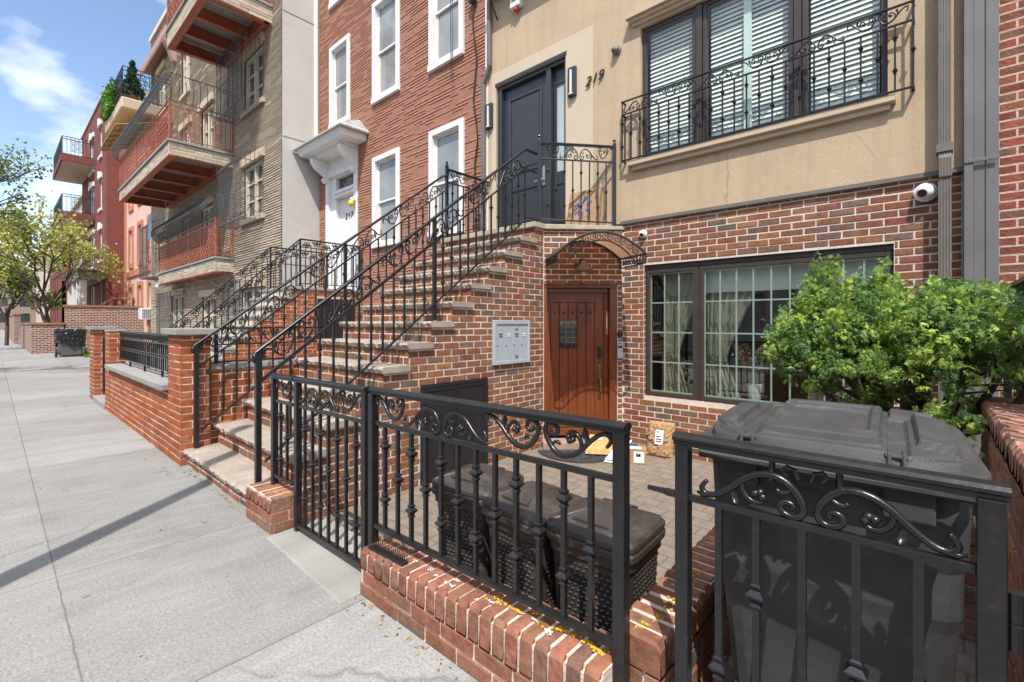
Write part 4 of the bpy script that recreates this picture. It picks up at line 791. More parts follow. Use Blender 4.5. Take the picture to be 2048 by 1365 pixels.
# wall between the bins and the cart
t = thing('garden_wall', 'low brick wall running back between the brown bins and the wheeled cart', 'wall', (-0.74, 1.9, 0), 'low brick walls of the front yard')
x0, x1, ya, yb = -0.835, -0.655, 1.46, 2.75
mb = MB(); bricks(mb, FYp(x1 - 0.012), -0.2, 0.29, lambda za, zb: [(ya, yb)], L=0.215, pitch=0.074, pal=PALDARK, wob=0.003, proud=0.012, joint=0.012); bricks(mb, Fr((x0 + 0.012, 0), (0, -1), (-1, 0)), -0.2, 0.29, lambda za, zb: [(-yb, -ya)], L=0.215, pitch=0.074, pal=PALDARK, wob=0.003, joint=0.012, proud=0.012); bricks(mb, FX(ya + 0.012), 0.0, 0.29, lambda za, zb: [(x0, x1)], L=0.18, pitch=0.098, pal=PALW, wob=0.003, joint=0.012, proud=0.012); mb.build('brick_courses', BRICK, t)
mb = MB(); rowlock(mb, Fr((x0, 0), (0, 1), (1, 0)), ya - 0.012, yb, 0.0, x1 - x0 + 0.006, 0.295, 0.40, PALW); mb.build('capping', BRICKCAP, t)
wall_core('mortar', t, x0, x1, ya, yb, -0.2, 0.394)
mb = MB()
for i in range(16): splat(mb, -0.74 + rng.uniform(-0.02, 0.02), 1.5 + 0.035 * i, 0.402, 0.010)
mb.build('lichen', SPLAT_Y, t)
# tall boundary wall on the right
t = thing('boundary_wall', 'chest high brick boundary wall with brick capping at the right edge', 'wall', (0.35, 2.7, 0), 'low brick walls of the front yard')
x0, x1, ya, yb = 0.235, 0.62, 1.25, 4.15
mb = MB(); bricks(mb, Fr((x0 + 0.012, 0), (0, -1), (-1, 0)), -0.2, 0.89, lambda za, zb: [(-yb, -ya)], L=0.215, pitch=0.074, pal=[sc(c, 1.35) for c in PALDARK], wob=0.003, proud=0.012, joint=0.012); bricks(mb, FX(ya + 0.012), 0, 0.89, lambda za, zb: [(x0, x1)], pal=PALDARK, pitch=0.074, L=0.215); mb.build('brick_courses', BRICK, t)
mb = MB(); rowlock(mb, Fr((x1, 0), (0, -1), (-1, 0)), -yb, -ya, 0.0, x1 - x0 + 0.008, 0.895, 1.0, [(0.36, 0.175, 0.12), (0.40, 0.20, 0.14), (0.32, 0.15, 0.10), (0.38, 0.21, 0.15)], bw=0.070, gap=0.014); mb.build('capping', BRICKCAP, t)
wall_core('mortar', t, x0, x1, ya, yb, -0.2, 0.994)
# planter wall behind the cart
t = thing('planter_wall', 'low brick planter wall behind the wheeled cart, below the conifer', 'wall', (-0.3, 3.1, 0), 'low brick walls of the front yard')
x0, x1, ya, yb = -0.95, 0.234, 3.0, 3.2
mb = MB(); bricks(mb, FX(ya + 0.012), -0.2, 0.50, lambda za, zb: [(x0, x1)], L=0.215, pitch=0.074, pal=PALDARK, wob=0.003, joint=0.012, proud=0.012); bricks(mb, Fr((x0 + 0.012, 0), (0, -1), (-1, 0)), -0.2, 0.50, lambda za, zb: [(-5.69, -ya)], L=0.215, pitch=0.074, pal=PALDARK, wob=0.003, joint=0.012, proud=0.012); mb.build('brick_courses', BRICK, t)
mb = MB(); rowlock(mb, FX(yb), x0, x1, 0, yb - ya, 0.44, 0.53, PALDARK); mb.build('capping', BRICKCAP, t)
mb = MB(); mb.box(x0 + 0.012, x1, ya + 0.012, yb, -0.2, 0.515); mb.box(x0 + 0.012, x0 + 0.2, yb, 5.69, -0.2, 0.515); mb.build('mortar', MORTAR2, t)
mb = MB(); mb.add([(-0.76, 3.2, 0.44), (0.23, 3.2, 0.44), (0.23, 5.68, 0.44), (-0.76, 5.68, 0.44)], [(0, 1, 2, 3)]); struct(mb.build('soil', SOIL))
# bird spikes
def spikes(x0, x1, y, z, label, slope=0.042):
    t = thing('bird_spikes', label, 'spikes', ((x0 + x1) / 2, y, z)); mb = MB(); mb.hexa([(x0, y - 0.02, z), (x1, y - 0.02, z + slope * (x1 - x0)), (x1, y + 0.02, z + slope * (x1 - x0)), (x0, y + 0.02, z), (x0, y - 0.02, z + 0.006), (x1, y - 0.02, z + 0.006 + slope * (x1 - x0)), (x1, y + 0.02, z + 0.006 + slope * (x1 - x0)), (x0, y + 0.02, z + 0.006)]); mb.build('base', BLACKPL, t)
    mb = MB(); n = int((x1 - x0) / 0.017)
    for i in range(n):
        for yy in (-0.014, 0, 0.014): x = x0 + (i + 0.5) * (x1 - x0) / n; zz = z + 0.005 + slope * (x - x0); mb.tube([(x, y + yy, zz), (x + rng.uniform(-0.004, 0.004), y + yy * 1.8, zz + 0.05)], [0.0022, 0.0006], 4)
    mb.build('spike_rows', BLACKPL, t)
spikes(-2.24, -1.93, 1.36, 0.256, 'black plastic bird spikes on the left end of the low wall')

mb = MB(); g = np.random.default_rng(17)
for i in range(170):
    q = g.random()
    if q < 0.35: x, y = g.uniform(-5.6, -3.8), 1.30 - abs(g.normal(0, 0.035))
    elif q < 0.7: x, y = g.uniform(-2.28, -0.8), 1.30 - abs(g.normal(0, 0.03))
    elif q < 0.85: x, y = g.normal(-5.5, 0.12), 1.18 - abs(g.normal(0, 0.06))
    else: x, y = g.uniform(-9, -0.6), g.uniform(-1, 1.2)
    r_ = g.uniform(0.003, 0.009); a = g.uniform(0, 6.28); c_ = [(0.30, 0.16, 0.05), (0.20, 0.12, 0.06), (0.12, 0.09, 0.06), (0.40, 0.26, 0.08)][int(g.integers(4))]
    mb.add([(x + r_ * math.cos(a + k * 1.57) * (1.6 if k % 2 else 0.8), y + r_ * math.sin(a + k * 1.57) * (1.6 if k % 2 else 0.8), 0.003 + (0.006 * g.random() if k == 1 else 0)) for k in range(4)], [(0, 1, 2, 3)], c_)
o = mb.build('leaf_litter', FLOWERM, None, uv=False); tag(o, 'scraps of brown leaf litter along the foot of the front walls', 'litter', kind='stuff')
# ================================================================== CART, BINS
def cart():
    t = thing('wheeled_cart', 'big black wheeled rubbish cart with shut ribbed lid, behind right gate', 'rubbish cart', (-0.24, 1.865, 0.0))
    ang = R(3); c, s = math.cos(ang), math.sin(ang); cx, cy = -0.243, 1.875
    KS = 0.785; T = lambda x, y, z: (cx + (x * c - y * s) * KS, cy + (x * s + y * c) * KS, z + 0.108)
    def loft(mb, rings):  # rings: list of (hx, hy, z, rad, ox, oy)
        n = 0; all_ = []
        for hx, hy, z, rd, ox, oy in rings:
            ring = []
            for qx, qy, a0 in ((1, 1, 0), (-1, 1, 90), (-1, -1, 180), (1, -1, 270)):
                for k in range(4):
                    a = R(a0 + 30 * k); ring.append(T(ox + qx * (hx - rd) + rd * math.cos(a), oy + qy * (hy - rd) + rd * math.sin(a), z))
            all_.append(ring)
        m = 16; vs = [p for r_ in all_ for p in r_]; fs = []
        for i in range(len(rings) - 1):
            for j in range(m): fs.append((i * m + j, i * m + (j + 1) % m, (i + 1) * m + (j + 1) % m, (i + 1) * m + j))
        fs += [tuple(range(m))[::-1], tuple((len(rings) - 1) * m + j for j in range(m))]; mb.add(vs, fs)
    mb = MB(); loft(mb, [(0.32, 0.27, -0.05, 0.07, 0, 0.05), (0.335, 0.30, 0.05, 0.08, 0, 0.04), (0.368, 0.365, 0.56, 0.08, 0, 0.0), (0.376, 0.378, 0.60, 0.08, 0, 0), (0.378, 0.38, 0.72, 0.08, 0, 0), (0.388, 0.39, 0.75, 0.08, 0, 0), (0.395, 0.40, 0.93, 0.07, 0, 0), (0.40, 0.415, 0.945, 0.05, 0, 0), (0.40, 0.415, 0.965, 0.05, 0, 0)])
    body = mb.build('body', CARTPL, t, bevel=0.006, seg=2)
    for x0, x1, hh in ((-0.33, -0.20, 0.09), (0.17, 0.30, 0.10), (-0.075, 0.045, 0.06)):
        v = [T(x0, -0.46, 0.955 - hh), T(x1, -0.46, 0.955 - hh), T(x1, -0.38, 0.94 - hh), T(x0, -0.38, 0.94 - hh), T(x0, -0.465, 0.955), T(x1, -0.465, 0.955), T(x1, -0.38, 0.955), T(x0, -0.38, 0.955)]; mb = MB(); mb.hexa(v); mb.build('lip_bracket', CARTPL, t, bevel=0.006, seg=2)
    mb = MB(); loft(mb, [(0.425, 0.46, 0.955, 0.12, 0, -0.01), (0.432, 0.468, 0.962, 0.12, 0, -0.01), (0.432, 0.468, 0.988, 0.12, 0, -0.01)])
    lid = mb.build('lid', CARTPL, t, bevel=0.006, seg=2)
    n = 130; ss = lambda a, b, x: (lambda q: q * q * (3 - 2 * q))(min(1, max(0, (x - a) / (b - a)))); bxm = lambda x, y, x0, x1, y0, y1, e=0.014: ss(x0, x0 + e, x) * (1 - ss(x1 - e, x1, x)) * ss(y0, y0 + e, y) * (1 - ss(y1 - e, y1, y))
    vs = []
    for i in range(n + 1):
        for j in range(n + 1):
            u, v = -1 + 2 * i / n, -1 + 2 * j / n; x = 0.428 * u * math.sqrt(1 - 0.26 * v ** 4); y = 0.464 * v * math.sqrt(1 - 0.26 * u ** 4) - 0.01; m = max(abs(u), abs(v)); q = max(0, 1 - (abs(u) ** 4 + abs(v) ** 4)) ** 0.5
            z = 0.984 + 0.024 * ss(0, 0.06, 1 - m) + 0.028 * q
            z += 0.022 * bxm(x, y, -0.20, 0.17, -0.42, 0.31) - 0.010 * bxm(x, y, -0.165, 0.135, -0.33, 0.25) + 0.012 * bxm(x, y, -0.19, 0.16, 0.075 + 0.9 * (0.03 - x * x), 0.095 + 0.9 * (0.03 - x * x), 0.008)
            z += 0.020 * bxm(x, y, 0.255, 0.37, -0.36, 0.14) + 0.020 * bxm(x, y, -0.39, -0.285, -0.36, 0.10) + 0.016 * bxm(x, y, 0.18, 0.33, 0.12, 0.34) - 0.010 * bxm(x, y, -0.275, -0.205, -0.44, 0.26) - 0.010 * bxm(x, y, 0.175, 0.245, -0.44, 0.12)
            vs.append(T(x, y, z))
    mb = MB(); mb.add(vs, [(i * (n + 1) + j, (i + 1) * (n + 1) + j, (i + 1) * (n + 1) + j + 1, i * (n + 1) + j + 1) for i in range(n) for j in range(n)]); mb.build('lid_top', CARTPL, lid)
    for x in (-0.235, 0.205):
        mb = MB()
        for y0, y1, z0, z1 in ((-0.475, -0.425, 0.985, 1.022),): 
            for dx in (-0.024, 0.014): mb.hexa([T(x + dx, y0, z0), T(x + dx + 0.012, y0, z0), T(x + dx + 0.012, y1, z0), T(x + dx, y1, z0), T(x + dx, y0 + 0.015, z1), T(x + dx + 0.012, y0 + 0.015, z1), T(x + dx + 0.012, y1 + 0.03, z1), T(x + dx, y1 + 0.03, z1)])
        mb.tube([T(x - 0.03, -0.45, 1.012), T(x + 0.03, -0.45, 1.012)], 0.009, 8); mb.build('lid_hinge', CARTPL, lid, bevel=0.003)
    mb = MB(); mb.tube([T(-0.40, -0.475, 0.945), T(0.40, -0.475, 0.945)], 0.013, 8)
    for x in (-0.4, -0.12, 0.12, 0.4): mb.tube([T(x, -0.475, 0.945), T(x, -0.40, 0.93)], 0.013, 6)
    mb.build('handle', CARTPL, t)
    for x in (-0.31, 0.31):
        mb = MB(); ax = (c, s, 0); mb.lathe(T(x - 0.03 if x > 0 else x - 0.03, -0.24, 0.03), [(0.11, 0), (0.13, 0.012), (0.13, 0.048), (0.11, 0.06)], 20, ax=ax); mb.build('wheel', BLACKPL, t)
cart()
def bin_proto():
    t = thing('storage_bin', 'lid', 'rubbish bin', (0, 0, 0), 'brown wicker patterned bins behind the fence')
    def ring(hx, hy, z, rd, m=4):
        o = []
        for qx, qy, a0 in ((1, 1, 0), (-1, 1, 90), (-1, -1, 180), (1, -1, 270)):
            for k in range(m): a = R(a0 + 90 * k / (m - 1)); o.append((qx * (hx - rd) + rd * math.cos(a), qy * (hy - rd) + rd * math.sin(a), z))
        return o
    def loft(mb, rs):
        m = len(rs[0]); vs = [p for r_ in rs for p in r_]; fs = [(i * m + j, i * m + (j + 1) % m, (i + 1) * m + (j + 1) % m, (i + 1) * m + j) for i in range(len(rs) - 1) for j in range(m)]
        fs += [tuple(range(m))[::-1], tuple((len(rs) - 1) * m + j for j in range(m))]; mb.add(vs, fs)
    mb = MB(); loft(mb, [ring(0.165, 0.15, 0.0, 0.04), ring(0.195, 0.178, 0.62, 0.05), ring(0.205, 0.188, 0.63, 0.05), ring(0.207, 0.19, 0.69, 0.05)]); mb.build('body', BINPL, t)
    mb = MB()   # woven relief on the four sides
    for sd in range(4):
        ca, sa = math.cos(sd * math.pi / 2), math.sin(sd * math.pi / 2)
        for r_ in range(24):
            z = 0.05 + r_ * 0.0235
            hx = (0.165 + 0.03 * z / 0.62) if sd % 2 else (0.15 + 0.028 * z / 0.62); hw = ((0.15 + 0.028 * z / 0.62) if sd % 2 else (0.165 + 0.03 * z / 0.62)) - 0.045
            n = int(hw * 2 / 0.028)
            for i in range(n):
                u = -hw + (i + 0.5 + (0.5 if r_ % 2 else 0)) * 2 * hw / n
                if u > hw: continue
                q = [(u - 0.011, z), (u + 0.011, z), (u + 0.011, z + 0.014), (u - 0.011, z + 0.014)]; v = []
                for a, zz in q: x, y = a, -hx + 0.002; v.append((x * ca - y * sa, x * sa + y * ca, zz))
                x, y = u, -hx - 0.006; v += [((x - 0.005) * ca - y * sa, (x - 0.005) * sa + y * ca, z + 0.007), ((x + 0.005) * ca - y * sa, (x + 0.005) * sa + y * ca, z + 0.007)]
                mb.add(v, [(0, 1, 5, 4), (1, 2, 5), (2, 3, 4, 5), (3, 0, 4)])
    mb.build('woven_sides', BINPL, t, uv=False)
    mb = MB(); loft(mb, [ring(0.222, 0.205, 0.675, 0.06), ring(0.224, 0.207, 0.705, 0.06), ring(0.216, 0.199, 0.712, 0.06), ring(0.222, 0.205, 0.72, 0.06), ring(0.222, 0.205, 0.742, 0.06), ring(0.208, 0.191, 0.757, 0.06), ring(0.03, 0.025, 0.818, 0.015), ring(0.01, 0.01, 0.819, 0.005)])
    lid = mb.build('lid', BINPL, t, bevel=0.004, seg=2)
    mb = MB()
    for q in range(2):
        c_ = 1 if q else -1
        L_ = lambda a, b, dz: (a, b * c_, 0.819 - 0.061 * max(abs(a) / 0.208, abs(b) / 0.191) + dz)
        mb.add([L_(-0.05, 0.06, 0.002), L_(0.05, 0.06, 0.002), L_(0.09, 0.15, 0.014), L_(-0.09, 0.15, 0.014), L_(-0.05, 0.06, -0.02), L_(0.05, 0.06, -0.02), L_(0.09, 0.15, -0.02), L_(-0.09, 0.15, -0.02)], [(0, 1, 2, 3), (0, 4, 5, 1), (1, 5, 6, 2), (2, 6, 7, 3), (3, 7, 4, 0)])
    for a in (0.7, 2.44, 3.84, 5.58): mb.tube([(0.02 * math.cos(a), 0.02 * math.sin(a), 0.817), (0.205 * math.copysign(1, math.cos(a)) * 0.93, 0.19 * math.copysign(1, math.sin(a)) * 0.93, 0.757)], 0.003, 5)
    mb.build('lid_ribs', BINPL, lid)
    return t
def copy_tree(o, parent=None):
    c = o.copy(); COL.objects.link(c); OFF[c.name] = OFF.get(o.name, Vector((0, 0, 0)))
    if parent is not None: c.parent = parent
    for ch in list(o.children): copy_tree(ch, c)
    return c
b0 = bin_proto(); spots = [(-1.12, 1.90, -0.2, R(3), 1.0, 'brown woven bin nearest the fence corner post, right end of the row'), (-1.545, 1.90, -0.215, R(-4), 1.0, 'brown woven bin in the middle of the row behind the fence'), (-2.02, 1.95, -0.22, R(8), 1.0, 'brown woven bin beside the black cellar door, left end of the row')]
for i, (x, y, z, a, s, lab) in enumerate(spots):
    b = b0 if i == 0 else copy_tree(b0); b.location = (x, y, z); b.rotation_euler = (0, 0, a); b['label'] = lab

# ================================================================== SMALL THINGS ON AND BY 219
t = thing('mailbox_unit', 'silver four door mailbox panel set in the brick stoop side', 'mailbox', (-3.86, 4.29, 0.96))
m0, m1, z0, z1 = 3.955, 4.62, 0.955, 1.49
mb = MB(); mb.fbox(FS, m0, m1, 0.0, 0.022, z0, z1)
for q in ((m0, m0 + 0.045, z0, z1), (m1 - 0.035, m1, z0, z1), (m0 + 0.045, m1 - 0.035, z0, z0 + 0.045), (m0 + 0.045, m1 - 0.035, z1 - 0.05, z1)): mb.fbox(FS, q[0], q[1], 0.0222, 0.042, q[2], q[3])
mb.build('frame', STEELBOX, t, bevel=0.004)
pw = (m1 - 0.037 - m0 - 0.047) / 4
for i in range(4):
    a = m0 + 0.047 + i * pw; mb = MB(); mb.fbox(FS, a + 0.002, a + pw - 0.002, 0.0222, 0.031, z0 + 0.048, z1 - 0.053); d = mb.build('mailbox_door', STEELBOX, t, bevel=0.002)
    mb = MB(); mb.lathe(FS.p(a + 0.018, 0.031, z0 + 0.23), [(0.010, 0), (0.010, 0.005), (0.003, 0.006)], 10, ax=(1, 0, 0)); mb.build('lock', CHROME, d)
    mb = MB(); mb.fbox(FS, a + 0.04, a + pw - 0.04, 0.0312, 0.034, z1 - 0.175, z1 - 0.16); mb.fbox(FS, a + 0.045, a + pw - 0.045, 0.0312, 0.036, z1 - 0.2, z1 - 0.188); mb.build('name_slot', WHITEPAPER if i % 2 else CHROME, d)
mb = MB(); a = m0 + 0.047 + 2 * pw; mb.fbox(FS, a + 0.045, a + 0.10, 0.0312, 0.0325, z1 - 0.125, z1 - 0.10); mb.fbox(FS, a + 0.05, a + 0.10, 0.0312, 0.0325, z0 + 0.06, z0 + 0.10); mb.build('label', GREYMETAL, t)
# arched awning over the corner door
t = thing('door_awning', 'small arched bronze awning with black iron scrolls over the wooden corner door', 'awning', FD.p(0.52, 0.3, 2.3))
CA, hw, zsp, rise, dep = 0.535, 0.50, 2.32, 0.24, 1.08
DN = lambda n: -0.085 * n / dep
def arc(u, dz=0.0, k=1.0): return (CA + hw * k * u, zsp + rise * k * (1 - u * u) + dz)
def arcp(u, n, dz=0.0, k=1.0): a, z = arc(u, dz, k); return FD.p(a, n, z + DN(n))
us = [-1 + 2 * i / 24 for i in range(25)]
mb = MB(); vs = [arcp(u, n, d) for d in (0.012, 0.018) for n in (0.01, dep) for u in us]; q = lambda d, n, i: (d * 2 + n) * 25 + i; fs = []
for i in range(24): fs += [(q(0, 0, i), q(0, 0, i + 1), q(0, 1, i + 1), q(0, 1, i)), (q(1, 0, i + 1), q(1, 0, i), q(1, 1, i), q(1, 1, i + 1)), (q(0, 1, i), q(0, 1, i + 1), q(1, 1, i + 1), q(1, 1, i))]
mb.add(vs, fs); mb.build('canopy_sheet', BRONZESHEET, t, smooth=True)
mb = MB()
for n in (0.02, dep):
    mb.tube([arcp(u, n) for u in us], 0.013, 6)
mb.tube([(lambda a, z: FD.p(a, dep, z + DN(dep)))(CA + hw * u * 0.78, zsp - 0.10 + (rise + 0.01) * (1 - u * u)) for u in [-1 + 2 * i / 20 for i in range(21)]], 0.009, 6)
for u in (-1, 1): mb.tube([arcp(u, 0.01), arcp(u, dep)], 0.012, 6); mb.tube([arcp(u, 0.01, -0.13), arcp(u, dep, -0.10)], 0.010, 6); mb.tube([arcp(u, dep), arcp(u, dep, -0.10)], 0.010, 6); mb.tube([arcp(u, 0.015), arcp(u, 0.015, -0.13)], 0.010, 6); mb.tube([arcp(u, dep, -0.10), FD.p(CA + u * hw * 0.80, dep, zsp - 0.185)], 0.009, 6)
mb.build('awning_frame', IRON, t)
mb = MB()
def spiral(C, ux, uz, r0, turns, k=18, a0=0.0): return [tuple(C[i] + (r0 * (1 - 0.8 * j / k)) * (math.cos(a0 + turns * 2 * math.pi * j / k) * ux[i] + math.sin(a0 + turns * 2 * math.pi * j / k) * uz[i]) for i in range(3)) for j in range(k + 1)]
ux = (*FD.d, 0); uz = (0, 0, 1)
for i in range(12):
    u = -0.9 + 1.8 * (i + 0.5) / 12; sg = 1 if i % 2 else -1; c0 = (lambda a, z: FD.p(a, dep, z + DN(dep)))(CA + hw * u * 0.93, zsp - 0.045 + rise * (1 - u * u)); mb.tube([arcp(u - sg * 0.05, dep, 0.0, 0.985)] + spiral(c0, tuple(sg * q for q in ux), uz, 0.042, 1.35, a0=2.0), 0.0055, 5)
for u in (-1, 1):
    for i in range(9):
        n = 0.08 + i * 0.115; a, z = arc(u); c0 = FD.p(a, n, z - 0.062 + DN(n)); ny = (*FD.n, 0); mb.tube(spiral(c0, ny, uz, 0.05, 1.2, 12, 1.57), 0.0055, 5)
mb.build('scrollwork', IRON, t, smooth=True, uv=False)
# lamp under the awning
t = thing('wall_lamp', 'bronze cone shaded wall lamp under the arched awning', 'lamp', FD.p(0.50, 0.0, 2.25))
LC = FD.p(0.50, 0.22, 2.13); mb = MB(); mb.lathe(FD.p(0.47, 0.0, 2.23), [(0.06, 0), (0.06, 0.02), (0.03, 0.035)], 14, ax=(*FD.n, 0)); mb.tube([FD.p(0.47, 0.03, 2.23), FD.p(0.48, 0.12, 2.30), FD.p(0.50, 0.21, 2.29), LC[:2] + (2.25,)], 0.012, 8); mb.build('arm', BRONZE, t)
mb = MB(); mb.lathe(LC, [(0.125, 0), (0.13, 0.005), (0.045, 0.105), (0.03, 0.118), (0.018, 0.14), (0.012, 0.145)], 18); mb.build('lamp_shade', plain('lamp_bronze', (0.19, 0.155, 0.115), 0.5, 0.2, 0.15, 6), t, smooth=False)
mb = MB(); mb.lathe((LC[0], LC[1], LC[2] - 0.06), [(0.02, 0), (0.035, 0.02), (0.03, 0.06)], 12); mb.build('bulb', WHITEPL, t, smooth=True)
# upper door wall lights
for x, lab in ((-5.585, 'slim dark wall light left of the charcoal door, next to the downpipe'), (-3.89, 'slim dark wall light right of the charcoal door, near the house number')):
    SLATEP = plain('slate_paint', (0.030, 0.034, 0.038), 0.45, 0, 0.15, 5) if 'slate_paint' not in MATS else MATS['slate_paint']; t = thing('wall_sconce', lab, 'lamp', (x, 5.67, 4.97), 'wall lights by the upper door'); mb = MB(); mb.fbox(F0, x - 0.07, x + 0.07, 0.024, 0.075, 4.76, 5.19); mb.build('housing', SLATEP, t, bevel=0.012, seg=2)
    mb = MB(); mb.fbox(F0, x - 0.012, x + 0.012, 0.0755, 0.10, 4.80, 5.14); mb.fbox(F0, x - 0.03, x + 0.03, 0.0755, 0.105, 4.785, 4.80); mb.build('diffuser', WHITEPL, t)
# cameras
def dome(label, c, r, mat, look):
    t = thing('security_camera', label, 'camera', c, 'dome cameras on the tan house'); L = Vector(look).normalized()
    mb = MB(); mb.lathe((c[0], c[1], c[2]), [(r * 0.95, 0), (r, r * 0.15), (r, r * 0.4), (r * 0.8, r * 0.5)], 20, ax=(0, -1, 0)); mb.build('base', mat, t, smooth=False)
    k = [(r * 0.80 * math.cos(R(a)), r * 0.80 * math.sin(R(a))) for a in range(-30, 91, 15)]; k[-1] = (0.001, r * 0.8)
    mb = MB(); cc = Vector(c) + Vector((0, -1, 0)) * r * 0.62; mb.lathe(cc, k, 20, ax=L); mb.build('eyeball', mat, t, smooth=True)
    mb = MB(); mb.lathe(cc + L * r * 0.66, [(r * 0.42, 0), (r * 0.42, r * 0.16), (r * 0.25, r * 0.17)], 16, ax=L); mb.build('lens', BLACKPL, t)
dome('small white dome camera on brick above the arched awning', (-2.79, 5.69, 2.62), 0.055, WHITEPL, (0.1, -0.9, -0.45))
dome('white dome camera on brick beside the right downpipe', (-0.03, 5.69, 2.645), 0.085, WHITEPL, (-0.35, -0.85, -0.3))
dome('dark grey dome camera on stucco beside the house number', (-3.17, 5.68, 5.16), 0.065, GREYMETAL, (-0.6, -0.7, -0.3))
t = thing('alarm_box', 'white alarm siren box with a red light high on the stucco', 'alarm', (-4.95, 5.68, 6.6)); mb = MB(); mb.fbox(F0, -5.05, -4.85, 0.021, 0.13, 6.52, 6.80); mb.build('housing', WHITEPL, t, bevel=0.008)
mb = MB(); mb.lathe(F0.p(-4.95, 0.131, 6.67), [(0.06, 0), (0.06, 0.004), (0.02, 0.006)], 16, ax=(0, -1, 0)); mb.build('grille', GREYMETAL, t)
mb = MB(); mb.lathe(F0.p(-4.95, 0.08, 6.45), [(0.02, 0), (0.045, 0.02), (0.045, 0.065)], 12); mb.build('light', REDPL, t, smooth=True)
mb = MB(); mb.fbox(F0, -5.5, -3.1, 0.021, 0.30, 6.95, 7.05); mb.build('upper_sill', LINTEL, H)
t = thing('window_railing', 'black iron bracket end of a window guard high above the charcoal door', 'railing', (-5.3, 5.5, 6.9)); r = Rail(t, Fr((-5.42, 5.42), (1, 0), (0, -1)), 0)
r.bar('bottom_rail', 0, 2.4, 6.92, 0.03, 0.016); r.balusters([0.1 * i for i in range(24)], 6.92, 7.6, 0.0155, 0.85); mb = MB(); mb.box(-5.432, -5.408, 5.42, 5.68, 6.91, 6.93); mb.tube([(-5.42, 5.43, 6.91), (-5.42, 5.68, 6.55)], 0.012, 6); mb.build('bracket', IRON, t)
# downpipes
def pipe(name, label, x, y, pts, w, d, mat, ribs=False):
    t = thing(name, label, 'downpipe', (x, y, 0)); mb = MB()
    for (xa, ya_, za), (xb, yb_, zb) in zip(pts[:-1], pts[1:]):
        mb.hexa([(xa - w / 2, ya_ - d / 2, za), (xa + w / 2, ya_ - d / 2, za), (xa + w / 2, ya_ + d / 2, za), (xa - w / 2, ya_ + d / 2, za), (xb - w / 2, yb_ - d / 2, zb), (xb + w / 2, yb_ - d / 2, zb), (xb + w / 2, yb_ + d / 2, zb), (xb - w / 2, yb_ + d / 2, zb)])
        if ribs:
            for i in range(4): q = -w / 2 + w * (i + 0.7) / 4.4; mb.hexa([(xa + q, ya_ - d / 2 - 0.004, za), (xa + q + w * 0.12, ya_ - d / 2 - 0.004, za), (xa + q + w * 0.12, ya_ - d / 2 + 0.001, za), (xa + q, ya_ - d / 2 + 0.001, za), (xb + q, yb_ - d / 2 - 0.004, zb), (xb + q + w * 0.12, yb_ - d / 2 - 0.004, zb), (xb + q + w * 0.12, yb_ - d / 2 + 0.001, zb), (xb + q, yb_ - d / 2 + 0.001, zb)])
    mb.build('pipe', mat, t, bevel=0.006); return t
t = pipe('downpipe', 'ribbed brown downpipe at the right end of the tan house', 0.095, 5.58, [(0.095, 5.60, -0.1), (0.095, 5.60, 2.72), (0.10, 5.585, 2.74), (0.10, 5.585, 2.90), (0.095, 5.60, 2.94), (0.095, 5.60, 8.3)], 0.085, 0.07, DOWNSP, True)
mb = MB(); mb.box(0.04, 0.15, 5.55, 5.68, 2.96, 3.03); mb.build('clamp', DOWNSP, t)
pipe('downpipe', 'slender dark downpipe with a kink between the red and tan houses', -5.60, 5.6, [(-5.70, 5.62, 2.7), (-5.70, 5.62, 5.55), (-5.56, 5.62, 5.8), (-5.56, 5.62, 9.5)], 0.07, 0.07, DOWNSP)
pipe('downpipe', 'white downpipe between grey stucco wall and red stone house', -11.9, 5.6, [(-11.86, 5.60, 5.55), (-11.86, 5.60, 12)], 0.09, 0.08, WHITE)
# door extras
t = thing('intercom', 'silver intercom with keypad beside the wooden corner door', 'intercom', FD.p(1.035, 0.02, 1.1)); mb = MB(); mb.fbox(FD, 0.995, 1.07, 0.0125, 0.035, 0.98, 1.21); mb.build('plate', STEELBOX, t, bevel=0.006); mb = MB(); mb.fbox(FD, 1.005, 1.06, 0.0352, 0.037, 1.12, 1.15); mb.lathe(FD.p(1.03, 0.035, 1.18), [(0.012, 0), (0.012, 0.004)], 10, ax=(*FD.n, 0)); mb.build('display', BLACKPL, t)
t = thing('doorbell', 'small black camera doorbell above the silver intercom', 'doorbell', FD.p(1.035, 0.02, 1.31)); mb = MB(); mb.lathe(FD.p(1.035, 0.012, 1.315), [(0.038, 0), (0.042, 0.012), (0.032, 0.04), (0.01, 0.046)], 14, ax=(*FD.n, 0), sy=1.0); tag(mb.build('shell', BLACKPL, t), '', '') if False else mb.build('shell', BLACKPL, t, smooth=True)
t = thing('delivery_notice', 'orange and white paper notice stuck on the wooden door jamb', 'notice', FD.p(0.893, -0.085, 1.45)); mb = MB(); mb.fbox(FD, 0.868, 0.892, -0.0885, -0.085, 1.30, 1.62); mb.build('card', ORANGE, t); mb = MB(); mb.fbox(FD, 0.872, 0.884, -0.0848, -0.0835, 1.38, 1.55); mb.build('sheet', WHITEPAPER, t)
